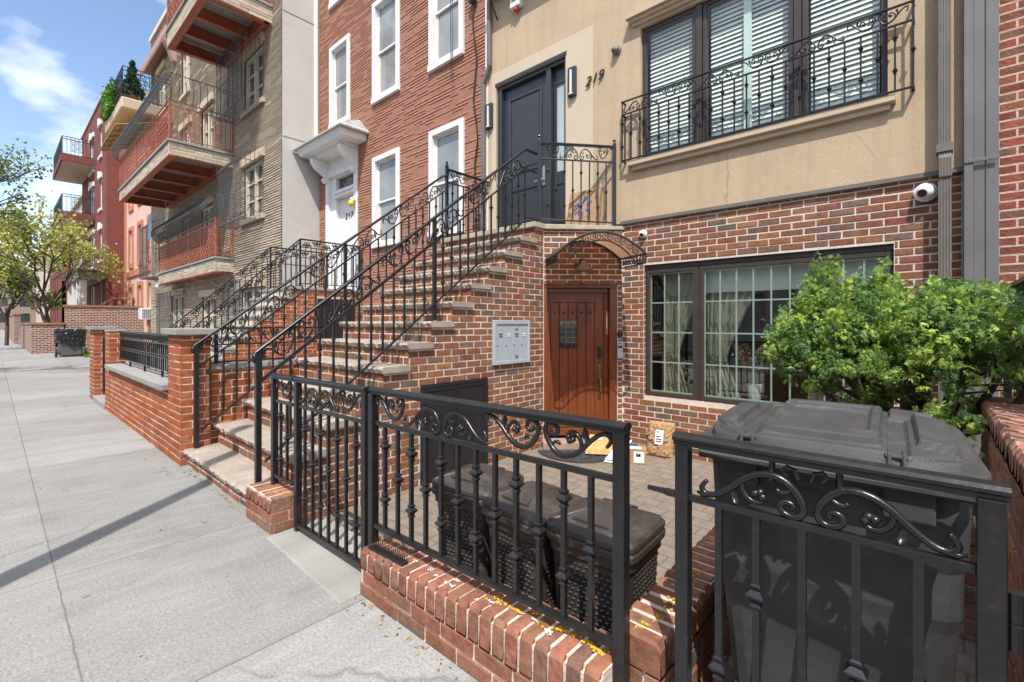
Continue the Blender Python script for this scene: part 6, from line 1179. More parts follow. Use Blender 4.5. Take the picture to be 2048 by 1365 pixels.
# ================================================================== BEIGE STONE APARTMENT HOUSE
BW = thing('apartment_building', 'beige split stone apartment house with rust red iron balconies', 'house', (-19, 4.8, 0)); YB = 4.76; FB = FX(YB)
bwins = [(-14.4, -13.05, 4.33, 5.80), (-14.4, -13.05, 7.35, 8.80), (-18.4, -17.2, 6.45, 8.6), (-20.9, -19.7, 6.45, 8.6), (-18.4, -17.2, 3.40, 5.3), (-20.9, -19.7, 3.40, 5.3), (-20.9, -19.9, 9.9, 11.6), (-24.6, -23.4, 3.6, 5.2), (-14.6, -13.0, 0.9, 2.4), (-18.3, -16.9, 0.5, 2.3), (-22.4, -20.6, 0.8, 2.5), (-24.6, -23.4, 10.0, 12.0), (-14.6, -13.2, 10.2, 11.8)]
splitstone(FB, -26.0, -11.86, 0.0, 14.0, bwins, 'front_wall', BEIGE, BW, [(0.44, 0.365, 0.275), (0.40, 0.33, 0.248), (0.47, 0.395, 0.305), (0.37, 0.305, 0.23)], row=0.066, da=0.11, seglen=(0.3, 0.8), depth=0.026, skip=0.05, rough=0.0025, bv=0.2)
mb = MB(); mb.add([(-11.86, 4.755, 0), (-11.86, 14, 0), (-11.86, 14, 14), (-11.86, 4.755, 14)], [(0, 1, 2, 3)])
mb.box(-26.0, -11.87, 5.0, 14, 0, 14.0); mb.build('side_wall', GSTUCCO, BW)
mb = MB()
for z in (6.05, 9.15, 2.9): mb.fbox(FYp(-11.86), 4.77, 5.7, 0.0, 0.004, z, z + 0.025)
mb.build('control_joint', GREYMETAL, BW)
mb = MB(); mb.box(-26.05, -11.83, 4.68, 5.1, 14.0, 14.2); mb.build('parapet', CREAM, BW)
for a0, a1, z0, z1 in bwins:
    mb = MB(); f = 0.07; mid = (a0 + a1) / 2
    for q in ((a0, a0 + f, z0, z1), (a1 - f, a1, z0, z1), (a0 + f, a1 - f, z0, z0 + f), (a0 + f, a1 - f, z1 - f, z1), (mid - 0.05, mid + 0.05, z0 + f, z1 - f)): mb.fbox(FB, q[0], q[1], -0.14, -0.02, q[2], q[3])
    for h in (0.34, 0.67): z = z0 + (z1 - z0) * h; mb.fbox(FB, a0 + f, mid - 0.05, -0.10, -0.06, z - 0.02, z + 0.02); mb.fbox(FB, mid + 0.05, a1 - f, -0.10, -0.06, z - 0.02, z + 0.02)
    w = mb.build('window', CREAM, BW); pane(w, FB, a0 + f, a1 - f, z0 + f, z1 - f, -0.11, DARKGLASS)
    mb = MB(); mb.fbox(FB, a0 - 0.15, a1 + 0.15, 0.0, 0.09, z0 - 0.13, z0 - 0.01); mb.build('sill', LINTEL, w); mb = MB(); mb.fbox(FB, a0 - 0.15, a1 + 0.15, 0.0, 0.10, z1 + 0.02, z1 + 0.24); mb.build('lintel', LINTEL, w)
def lace(mb, Pf, a0, a1, h0, h1, cell=0.12, r=0.0085):
    na = max(1, int((a1 - a0) / cell)); nh = max(1, int((h1 - h0) / cell)); ca = (a1 - a0) / na; chh = (h1 - h0) / nh
    for i in range(na):
        for j in range(nh):
            x, y = a0 + (i + 0.5) * ca, h0 + (j + 0.5) * chh; q = 0.46 * ca
            if (i + j) % 2: mb.tube([Pf(x + q * math.cos(t), y + q * 0.9 * math.sin(t)) for t in [2 * math.pi * m / 7 for m in range(8)]], r, 4, cap=False)
            else:
                mb.tube([Pf(x - q, y - q), Pf(x - q * 0.2, y + q * 0.2), Pf(x + q * 0.5, y - q * 0.4), Pf(x + q, y + q)], r * 1.25, 4); mb.tube([Pf(x - q, y + q), Pf(x, y), Pf(x + q, y - q)], r, 4)
def bars(mb, Pf, a0, a1, h0, h1, step, r=0.01):
    n = max(1, int((a1 - a0) / step))
    for i in range(n + 1): a = a0 + (a1 - a0) * i / n; mb.tube([Pf(a, h0), Pf(a, h1)], r, 4)
def balcony(X0, X1, YF_, z1, th, rh, lacer=True, belly=True, nbeam=6, mat=RIRON, slabcol=None):
    mb = MB(); mb.box(X0 - 0.03, X1 + 0.03, YF_ - 0.03, YB - 0.03, z1 - 0.06, z1); slab = mb.build('balcony', COPING, BW)
    pal = [(0.52, 0.44, 0.33), (0.47, 0.40, 0.29), (0.56, 0.48, 0.37)]; mb = MB()
    for Fq, a0, a1 in ((FX(YF_ + 0.04), X0, X1), (FYp(X1 - 0.04), YF_, YB)): bricks(mb, Fq, z1 - th, z1 - 0.062, spans(a0, a1, []), L=0.42, pitch=0.085, joint=0.006, pal=pal, proud=0.03, wob=0.006)
    mb.build('stone_fascia', BEIGE, slab); mb = MB(); mb.box(X0 + 0.02, X1 - 0.04, YF_ + 0.04, YF_ + 0.12, z1 - th, z1 - 0.062); mb.box(X1 - 0.12, X1 - 0.04, YF_ + 0.121, YB, z1 - th, z1 - 0.062); mb.build('fascia_backing', MORTAR, slab)
    mb = MB(); mb.box(X0 + 0.02, X1 - 0.05, YF_ + 0.05, YB - 0.05, z1 - 0.13, z1 - 0.075)
    q = X0 + 0.1
    while q < X1 - 0.2: mb.box(q, q + 0.03, YF_ + 0.13, YB - 0.06, z1 - 0.15, z1 - 0.131); q += 0.16
    mb.build('metal_deck', CORRUG, slab)
    mb = MB(); zz = z1 - th
    mb.box(X0, X1, YF_ + 0.0, YF_ + 0.16, zz - 0.03, zz - 0.001); mb.box(X0 + 0.02, X1 - 0.02, YB - 0.2, YB - 0.06, zz + 0.0, z1 - 0.16)
    for i in range(nbeam): x = X0 + 0.07 + (X1 - X0 - 0.2) * i / (nbeam - 1); mb.box(x, x + 0.03, YF_ + 0.17, YB - 0.21, zz, z1 - 0.16); mb.box(x - 0.06, x + 0.09, YF_ + 0.17, YB - 0.21, zz - 0.025, zz - 0.001)
    mb.build('beam', mat, slab)
    mb = MB(); PF = lambda a, h: (a, YF_ + 0.03, z1 + h); PS = lambda a, h: (X1 - 0.03, a, z1 + h)
    for a in np.linspace(X0, X1 - 0.03, 6): mb.box(a - 0.02, a + 0.02, YF_ + 0.01, YF_ + 0.05, z1, z1 + rh)
    mb.box(X1 - 0.05, X1 - 0.01, YB - 0.06, YB - 0.02, z1, z1 + rh)
    for h in (0.08, rh - 0.13, rh): mb.box(X0, X1, YF_ + 0.015, YF_ + 0.045, z1 + h - 0.02, z1 + h + 0.002); mb.box(X1 - 0.045, X1 - 0.015, YF_ + 0.046, YB - 0.03, z1 + h - 0.02, z1 + h + 0.0025)
    lace(mb, PF, X0 + 0.03, X1 - 0.05, 0.10, rh - 0.15); d = YB - YF_
    if d > 0.9: bars(mb, PS, YF_ + 0.08, YB - 0.1, 0.08, rh - 0.13, 0.12); lace(mb, PS, YF_ + 0.35, YF_ + 0.75, 0.1, rh - 0.15); lace(mb, PS, YF_ + 1.05, YF_ + 1.3, 0.1, rh - 0.15)
    else: bars(mb, PS, YF_ + 0.08, YB - 0.1, 0.08, rh - 0.13, 0.1)
    mb.build('railing', mat, slab, uv=False)
    if belly:
        mb = MB(); prf = [(0, 0), (0.13, 0.08), (0.24, 0.25), (0.25, 0.42), (0.12, 0.62), (-0.06, 0.74)]
        n = int((X1 - X0) / 0.11)
        for i in range(n + 1): a = X0 + (X1 - 0.03 - X0) * i / n; mb.tube([(a, YF_ + 0.03 - q, z1 + rh + h) for q, h in prf], 0.011, 4)
        for q, h in ((0.25, 0.35), (-0.06, 0.74)): mb.tube([(X0, YF_ + 0.03 - q, z1 + rh + h), (X1, YF_ + 0.03 - q, z1 + rh + h)], 0.014, 4)
        m = int(d / 0.16)
        for i in range(m + 1): y = YF_ + 0.05 + (d - 0.1) * i / max(1, m); mb.tube([(X1 - 0.03 + q * 0.6, y, z1 + rh + h) for q, h in prf], 0.010, 4)
        mb.tube([(X1 - 0.06, YF_, z1 + rh + 0.74), (X1 - 0.06, YB, z1 + rh + 0.74)], 0.012, 4); mb.build('guard_bars', GIRON, slab, uv=False)
    return slab
balcony(-22.6, -15.25, 3.16, 6.43, 0.42, 1.07)
balcony(-15.65, -12.40, 3.20, 9.50, 0.46, 1.1, belly=False, nbeam=4)
balcony(-22.1, -15.25, 4.25, 3.37, 0.42, 1.12)
def grille(X0, X1, Y0, z0, z1, curve=0.0):
    mb = MB(); n = int((X1 - X0) / 0.10)
    for i in range(n + 1):
        a = X0 + (X1 - X0) * i / n
        if curve: mb.tube([(a, Y0, z0), (a, Y0, z1 - 0.28), (a, Y0 + 0.10, z1 - 0.10), (a, Y0 + 0.28, z1)], 0.0075, 4)
        else: mb.tube([(a, Y0, z0), (a, Y0, z1)], 0.0075, 4)
    for y in np.linspace(Y0, YB - 0.02, 6): mb.tube([(X1, y, z0), (X1, y, z1)], 0.0075, 4); mb.tube([(X0, y, z0), (X0, y, z1)], 0.0075, 4)
    for z in (z0, z0 + (z1 - z0) * 0.5, z1 - (0.28 if curve else 0)): mb.tube([(X0, YB, z), (X0, Y0, z), (X1, Y0, z), (X1, YB, z)], 0.011, 4)
    for i in range(n + 1): a = X0 + (X1 - X0) * i / n; mb.tube([(a, Y0, z0), (a, YB, z0)], 0.005, 4)
    for y in np.linspace(Y0 + 0.06, YB - 0.05, 8): mb.tube([(X0, y, z0), (X1, y, z0)], 0.005, 4)
    mb.build('window_grille', GIRON, BW, uv=False)
grille(-15.0, -13.0, 4.22, 7.19, 8.85); grille(-14.9, -13.0, 4.20, 4.15, 5.92, 1); grille(-14.8, -12.9, 4.35, 0.75, 2.55); grille(-22.6, -20.4, 4.3, 0.5, 2.6); grille(-24.9, -23.2, 4.15, 3.3, 5.6, 1)
# third floor balcony with awning
mb = MB(); mb.box(-26.2, -22.4, 3.2, 4.73, 9.5, 9.92); b3 = mb.build('balcony', LINTEL, BW, bevel=0.04)
mb = MB(); PF = lambda a, h: (a, 3.25, 9.92 + h); PS = lambda a, h: (-22.45, a, 9.92 + h); bars(mb, PF, -26.1, -22.45, 0, 1.15, 0.13); bars(mb, PS, 3.25, 4.7, 0, 1.15, 0.13); lace(mb, PF, -26.0, -22.6, 0.15, 0.95, 0.2, 0.012); lace(mb, PS, 3.7, 4.3, 0.2, 0.95, 0.15, 0.012)
for h in (0.06, 1.0, 1.15): mb.tube([PF(-26.1, h), PF(-22.45, h), PS(4.7, h)], 0.02, 4)
mb.build('railing', IRON, b3, uv=False)
mb = MB(); mb.add([(-26.0, 3.0, 8.75), (-22.2, 3.0, 8.75), (-22.2, 4.74, 9.4), (-26.0, 4.74, 9.4), (-26.0, 3.0, 8.72), (-22.2, 3.0, 8.72), (-22.2, 4.74, 9.37), (-26.0, 4.74, 9.37)], [(0, 1, 2, 3), (7, 6, 5, 4), (0, 4, 5, 1), (1, 5, 6, 2), (3, 7, 4, 0)]); mb.build('canvas_awning', TANAWN, BW)
mb = MB()
for i in range(6): x = -26.0 + 3.75 * i / 5; mb.tube([(x, 3.02, 8.70), (x, 4.72, 9.35)], 0.018, 4)
for i in range(9): f = i / 8; mb.tube([(-26.0, 3.02 + 1.7 * f, 8.71 + 0.64 * f), (-22.2, 3.02 + 1.7 * f, 8.71 + 0.64 * f)], 0.012, 4)
mb.build('awning_frame', BROWNST, BW)
mb = MB(); mb.box(-26.2, -21.4, 4.35, 4.75, 12.62, 12.70); mb.box(-26.2, -21.4, 4.35, 4.42, 12.42, 12.619)
for i in range(24): x = -26.1 + 0.2 * i; mb.lathe((x, 4.36, 12.42), [(0.095, 0), (0.095, 0.05)], 10, ax=(0, 1, 0))
mb.build('scalloped_eave', PINKAWN, BW)
mb = MB(); mb.sprism([(4.75, 11.5), (4.62, 11.55), (4.5, 11.9), (4.35, 12.2), (4.3, 12.349), (4.75, 12.349)][::-1], -21.9, -21.6); mb.build('eave_bracket', PINKAWN, BW)
t = thing('potted_cypress', 'dark green potted cypress on the upper black balcony', 'plant', (-22.9, 3.6, 9.92), 'plants on the upper balcony')
mb = MB(); mb.lathe((-22.9, 3.6, 9.925), [(0.16, 0), (0.2, 0.35), (0.17, 0.35)], 12); mb.build('pot', BROWNST, t)
mb = MB(); mb.tube([(-22.9, 3.6, 10.1), (-22.9, 3.6, 11.5)], [0.05, 0.02], 6); mb.build('trunk', BARK, t)
def leaves(mb, cen, size, cols, g, n=1):
    for c in cen:
        for _ in range(n):
            d = Vector(g.normal(0, 1, 3)); d.normalize(); e = d.orthogonal().normalized(); e = (e * math.cos(g.uniform(0, 6)) + d.cross(e) * math.sin(g.uniform(0, 6))).normalized(); s = size * g.uniform(0.7, 1.3); w = d.cross(e) * s * 0.38; c2 = Vector(c)
            mb.add([c2 - e * s * 0.5, c2 + w - e * s * 0.05, c2 + e * s * 0.5, c2 - w - e * s * 0.05], [(0, 1, 2, 3)], tuple(np.array(cols[g.integers(len(cols))]) * g.uniform(0.8, 1.2)))
mb = MB(); g = np.random.default_rng(3); cen = []
for i in range(420): h = g.uniform(0, 1) ** 1.6; a = g.uniform(0, 6.28); rr_ = (0.38 * (1 - h) + 0.04) * g.uniform(0.4, 1); cen.append((-22.9 + rr_ * math.cos(a), 3.6 + rr_ * math.sin(a), 10.2 + 1.35 * h))
leaves(mb, cen, 0.14, [(0.03, 0.08, 0.03), (0.05, 0.12, 0.04)], g, 2); mb.build('crown', LEAFM, t, uv=False)
t = thing('trailing_ivy', 'bright green ivy trailing over the front of the upper black balcony', 'plant', (-25.0, 3.2, 10.2), 'plants on the upper balcony'); mb = MB(); cen = [(-25.9 + 2.2 * g.random(), 3.12 + g.normal(0, 0.06), 9.95 + 1.1 * g.random() ** 1.5) for i in range(420)]; leaves(mb, cen, 0.13, [(0.10, 0.25, 0.03), (0.16, 0.32, 0.04)], g, 2); mb.build('leaves', LEAFM, t, uv=False)
t = thing('security_camera', 'white bullet camera on the beige wall below the lower red balcony', 'camera', (-22.8, 4.7, 3.0)); mb = MB(); mb.tube([(-22.8, 4.75, 3.05), (-22.8, 4.55, 3.0)], 0.03, 6); mb.build('arm', WHITEPL, t); mb = MB(); mb.tube([(-22.9, 4.6, 3.0), (-22.6, 4.3, 2.92)], 0.08, 8); mb.build('housing', WHITEPL, t)
t = thing('laundry', 'pale blue cloth hanging on a balcony guard of the beige house', 'cloth', (-22.9, 4.2, 5.2)); mb = MB(); mb.add([(-23.05 + 0.09 * i, 4.13 + 0.03 * (-1) ** i, z) for z in (5.7, 5.1 , 4.75) for i in range(5)], [(r_ * 5 + i, r_ * 5 + i + 1, r_ * 5 + 6 + i, r_ * 5 + 5 + i) for r_ in range(2) for i in range(4)]); mb.build('cloth', PINKBLUE, t)

# ================================================================== HOUSES FURTHER ALONG
PK = thing('townhouse', 'salmon stucco house with terracotta trim beyond the beige apartments', 'house', (-31, 5.4, 0)); FP = FX(5.4)
pw_ = [(-29.0 + 0.0 - i * 2.5, -28.1 - i * 2.5, z, z + 1.9) for i in range(3) for z in (1.6, 4.9, 8.2)]
pw_ = [(a - 1.0, b - 1.0, c, d_) for a, b, c, d_ in pw_]
mb = MB(); panel(mb, FP, -36.6, -26.0, 0, 11.5, pw_, 0, 0.2); mb.box(-36.6, -26, 5.7, 14, 0, 11.5); mb.build('wall', SALMON, PK)
mb = MB()
for a in (-36.6, -27.2): mb.fbox(FP, a, a + 0.55, 0.0, 0.05, 0, 11.5)
mb.fbox(FP, -36.05, -27.2, 0.0, 0.08, 4.1, 4.45); mb.fbox(FP, -36.6, -26, 0.0, 0.3, 11.3, 11.7)
for a0, a1, z0, z1 in pw_:
    for q in ((a0 - 0.2, a0, z0 - 0.3, z1 + 0.2), (a1, a1 + 0.2, z0 - 0.3, z1 + 0.2), (a0, a1, z1, z1 + 0.2), (a0, a1, z0 - 0.3, z0)): mb.fbox(FP, q[0], q[1], -0.0, 0.07, q[2], q[3])
mb.build('terracotta_trim', TERRA, PK)
for a0, a1, z0, z1 in pw_: w = casement(PK, 'window', FP, a0, a1, z0, z1, 0.06, -0.1, 0.05, WHITE); pane(w, FP, a0 + 0.06, a1 - 0.06, z0 + 0.06, z1 - 0.06, -0.12, DARKGLASS)
t = thing('air_conditioner', 'white window air conditioner on the salmon house', 'air conditioner', (-29.6, 5.2, 1.7)); mb = MB(); mb.fbox(FP, -30.0, -29.2, -0.15, 0.45, 1.62, 2.2); mb.build('casing', WHITEPL, t, bevel=0.02); mb = MB(); [mb.fbox(FYp(-29.2), 4.98 + 0.07 * i, 5.02 + 0.07 * i, 0, 0.01, 1.68, 2.14) for i in range(6)]; mb.build('grille', GREYMETAL, t)
t = thing('stone_staircase', 'brown stone stair with vase balusters before the salmon house', 'stair', (-33, 4.5, 0)); mb = MB()
for i in range(9): mb.box(-35.6, -33.8, 2.6 + 0.28 * i, 5.35, 0.24 * i, 0.24 * (i + 1))
mb.build('steps', BROWNST, t)
mb = MB(); ys = 2.6
mb.hexa([(-33.85, 2.6, 1.0), (-33.65, 2.6, 1.0), (-33.65, 4.4, 2.75), (-33.85, 4.4, 2.75), (-33.85, 2.6, 1.12), (-33.65, 2.6, 1.12), (-33.65, 4.4, 2.9), (-33.85, 4.4, 2.9)]); mb.box(-33.85, -33.65, 4.4, 5.4, 2.78, 2.9); mb.build('coping', BROWNST, t)
for i in range(7):
    y = 2.75 + 0.4 * i; zb = min(1.05 + (y - 2.75) * 0.97, 2.75); mb = MB(); mb.lathe((-33.75, y, zb - 0.85), [(0.09, 0), (0.06, 0.08), (0.12, 0.3), (0.07, 0.6), (0.09, 0.8)], 10); mb.build('baluster', BROWNST, t, smooth=True)
DR = thing('apartment_building', 'dark red brick apartment house with cream balconies behind the young tree', 'house', (-42, 4.6, 0)); FR_ = FX(4.54); zt_ = 15.4
rw = [(-39.2, -38.3, z, z + 1.9) for z in (2.2, 5.4, 8.6, 11.9)] + [(-43.5, -41.6, z, z + 2.2) for z in (2.0, 5.2, 8.4, 11.7)]
mb = MB(); panel(mb, FR_, -48, -36.6, 0, zt_, rw, 0, 0.2); mb.box(-47.9, -36.66, 4.8, 14, 0, zt_ - 0.2); mb.add([(-36.6, 4.54, 0), (-36.6, 14, 0), (-36.6, 14, zt_ - 1.6), (-36.6, 4.54, zt_ - 1.6)], [(0, 1, 2, 3)]); mb.build('wall', DKRED, DR)
mb = MB(); mb.box(-37.9, -36.67, 4.9, 14, zt_ - 0.19, zt_ + 0.6); mb.box(-48.1, -36.5, 4.46, 4.75, zt_, zt_ + 0.12); mb.box(-36.66, -36.58, 4.9, 14, zt_ - 1.59, zt_ + 0.6); mb.build('penthouse', FARTAN, DR)
for a0, a1, z0, z1 in rw:
    w = casement(DR, 'window', FR_, a0, a1, z0, z1, 0.09, -0.05, 0.06, WHITE); pane(w, FR_, a0 + 0.09, a1 - 0.09, z0 + 0.09, z1 - 0.09, -0.08, DARKGLASS)
    mb = MB(); mb.fbox(FR_, a0 - 0.1, a1 + 0.1, 0, 0.1, z1, z1 + 0.28); mb.fbox(FR_, (a0 + a1) / 2 - 0.12, (a0 + a1) / 2 + 0.12, 0, 0.16, z1 - 0.02, z1 + 0.42); mb.fbox(FR_, a0 - 0.1, a1 + 0.1, 0, 0.1, z0 - 0.15, z0); mb.build('lintel', WHITE, w)
for z in (5.0, 8.6, 12.3):
    mb = MB(); mb.box(-47.6, -41.3, 2.92, 4.5, z - 0.42, z); b_ = mb.build('balcony', DKRED, DR); mb = MB(); mb.box(-47.5, -41.4, 3.0, 4.5, z - 0.46, z - 0.421); mb.build('soffit', CREAM, b_)
    mb = MB(); PF = lambda a, h: (a, 2.97, z + h); PS = lambda a, h: (-41.35, a, z + h); bars(mb, PF, -47.5, -41.4, 0, 1.15, 0.18, 0.014); bars(mb, PS, 3.0, 4.5, 0, 1.15, 0.18, 0.014); lace(mb, PS, 3.4, 4.0, 0.2, 1.0, 0.2, 0.018)
    for h in (0.05, 1.0, 1.15): mb.tube([PF(-47.5, h), PF(-41.4, h), PS(4.5, h)], 0.03, 4)
    mb.build('railing', IRON, b_, uv=False)
t = thing('entrance_porch', 'grey and white entrance porch at the foot of the dark red house', 'porch', (-38.5, 4, 0)); mb = MB(); mb.box(-44, -36.8, 3.3, 4.5, 4.0, 4.5); mb.box(-44.1, -36.6, 3.15, 4.5, 4.501, 4.65); mb.build('roof', COPING, t, bevel=0.05)
for x in (-37.1, -38.6, -41, -43.6): mb = MB(); mb.box(x - 0.16, x + 0.16, 3.4, 3.7, 0, 4.0); mb.build('column', WHITE, t)
mb = MB(); mb.box(-43.6, -37.1, 3.45, 3.6, 2.2, 2.5); mb.box(-43.5, -38.6, 3.8, 3.9, 0, 2.2); mb.build('screen', WHITE, t)
for i, (x0, x1, y, h, m, lab) in enumerate(((-60, -48.2, 4.9, 11.5, FARTAN, 'pale tan house far down the street behind the tree'), (-74, -60.2, 4.3, 9.0, DKRED, 'low dark red house far down the street'), (-110, -74.2, 4.8, 12, FARTAN, 'farthest pale house at the end of the street row'))):
    t = thing('townhouse', lab, 'house', (x1, y, 0)); ww = [(x0 + 1.2 + 2.6 * k, x0 + 2.4 + 2.6 * k, z, z + 1.9) for k in range(int((x1 - x0 - 2) / 2.6)) for z in (1.2, 4.4, 7.4) if z + 2 < h]; mb = MB(); panel(mb, FX(y), x0, x1, 0, h, ww, 0, 0.2); mb.box(x0, x1, y + 0.3, 14, 0, h); mb.build('wall', m, t)
    for a0, a1, z0, z1 in ww: pane(t, FX(y), a0, a1, z0, z1, -0.15, DARKGLASS, 'window')
    mb = MB(); mb.box(x0, x1, y - 0.2, y + 0.4, h, h + 0.3); mb.build('cornice', CREAM, t)
t = thing('apartment_building', 'pale flat building closing the far end of the street', 'building', (-150, 0, 0)); FE = FYp(-150); we = [(-30 + 3.4 * k, -28.4 + 3.4 * k, z, z + 2) for k in range(16) for z in (1.5, 5, 8.5)]; mb = MB(); panel(mb, FE, -34, 28, -0.4, 12, we, 0, 0.2); mb.box(-160, -150.3, -34, 28, -0.4, 12); mb.build('wall', FARBRICK, t)
for a0, a1, z0, z1 in we: pane(t, FE, a0, a1, z0, z1, -0.15, DARKGLASS, 'window')
# far garden walls
def fwall(lab, x0, x1, ya, yb, h, cap=True):
    t = thing('garden_wall', lab, 'wall', ((x0 + x1) / 2, (ya + yb) / 2, 0), 'old brick garden walls along the street'); mb = MB(); mb.box(x0, x1, ya, yb, 0, h); mb.build('brickwork', FARBRICK, t)
    if cap: mb = MB(); mb.box(x0 - 0.05, x1 + 0.05, ya - 0.05, yb + 0.05, h + 0.001, h + 0.09); mb.build('coping', BROWNST, t)
fwall('high old brick garden wall behind the bagged bin', -31.6, -31.3, 2.35, 5.4, 2.25); fwall('lower old brick garden wall before the young tree', -31.6, -31.3, 1.2, 2.30, 1.38); fwall('old brick front wall running along the pavement past the tree', -46, -31.65, 1.2, 1.45, 1.38); fwall('old brick wall far down the pavement at the left edge', -64, -47, 1.0, 1.3, 2.0)
mb = MB(); mb.add([(-31.2, 2.6, 0.02), (-26.5, 2.6, 0.02), (-26.5, 4.7, 0.02), (-31.2, 4.7, 0.02)], [(0, 1, 2, 3)]); struct(mb.build('lawn', SOIL))
mb = MB(); g = np.random.default_rng(8)
for i in range(5000):
    x, y = g.uniform(-31.2, -26.5), g.uniform(2.6, 4.7); h = g.uniform(0.06, 0.14); dx, dy = g.normal(0, 0.03, 2); mb.add([(x, y, 0.02), (x + 0.03, y + 0.01, 0.02), (x + dx, y + dy, 0.02 + h)], [(0, 1, 2)], (0.16 * g.uniform(0.7, 1.3), 0.32 * g.uniform(0.8, 1.2), 0.03))
o = mb.build('grass', GRASS, None, uv=False); tag(o, 'bright green grass strip behind the bagged bin', 'grass', kind='stuff')
t = thing('rubbish_bin', 'dark wheeled bin topped with a black plastic bag on the pavement', 'rubbish bin', (-27.8, 2.2, 0)); cx, cy = -27.8, 2.25
def rr4(hx, hy, z): return [(cx - hx, cy - hy, z), (cx + hx, cy - hy, z), (cx + hx, cy + hy, z), (cx - hx, cy + hy, z)]
mb = MB(); mb.hexa(rr4(0.38, 0.36, 0.05) + rr4(0.45, 0.43, 0.98)); mb.build('body', plain('grey_bin', (0.115, 0.12, 0.118), 0.6, 0, 0.25, 3), t, bevel=0.05, seg=2)
mb = MB(); n = 64; rings = []; g = np.random.default_rng(5); ph = g.uniform(0, 6, 6)
for q_, (z, s_) in enumerate(((0.50, 1.045), (0.56, 1.10), (0.66, 1.07), (0.74, 1.13), (0.84, 1.10), (0.94, 1.17), (1.02, 1.14), (1.10, 1.20), (1.17, 1.17), (1.19, 1.08), (1.17, 0.98), (0.98, 0.9))):
    ring = []
    for i in range(n):
        a = 2 * math.pi * i / n; q = (abs(math.cos(a)) ** 5 + abs(math.sin(a)) ** 5) ** -0.2
        jz = 0.035 * math.sin(5 * a + ph[0] + q_) + 0.03 * math.sin(9 * a + ph[1]) + (0.09 * math.sin(2 * a + ph[2]) if q_ < 3 else 0); jr = 1 + 0.022 * math.sin(11 * a + ph[3] + 1.7 * q_) + 0.014 * math.sin(23 * a + ph[4] - 2.3 * q_) + g.normal(0, 0.006)
        ring.append((cx + 0.455 * s_ * q * math.cos(a) * jr, cy + 0.435 * s_ * q * math.sin(a) * jr, z + jz * (1 if q_ < 8 else 0.4)))
    rings.append(ring)
vs = [p for r_ in rings for p in r_]; mb.add(vs, [(i * n + j, i * n + (j + 1) % n, (i + 1) * n + (j + 1) % n, (i + 1) * n + j) for i in range(len(rings) - 1) for j in range(n)] + [tuple((len(rings) - 1) * n + j for j in range(n))]); mb.build('bag', BAGMAT, t)
for y in (cy - 0.46, cy + 0.46):
    mb = MB(); mb.lathe((cx + 0.34, y - 0.045, 0.19), [(0.12, 0), (0.19, 0.012), (0.19, 0.078), (0.12, 0.09)], 20, ax=(0, 1, 0)); w = mb.build('wheel', BLACKPL, t)
    mb = MB(); mb.lathe((cx + 0.34, y - 0.052, 0.19), [(0.11, 0), (0.11, 0.104)], 5, ax=(0, 1, 0)); mb.build('hub', plain('dusty_hub', (0.22, 0.17, 0.13), 0.7) if 'dusty_hub' not in MATS else MATS['dusty_hub'], w)

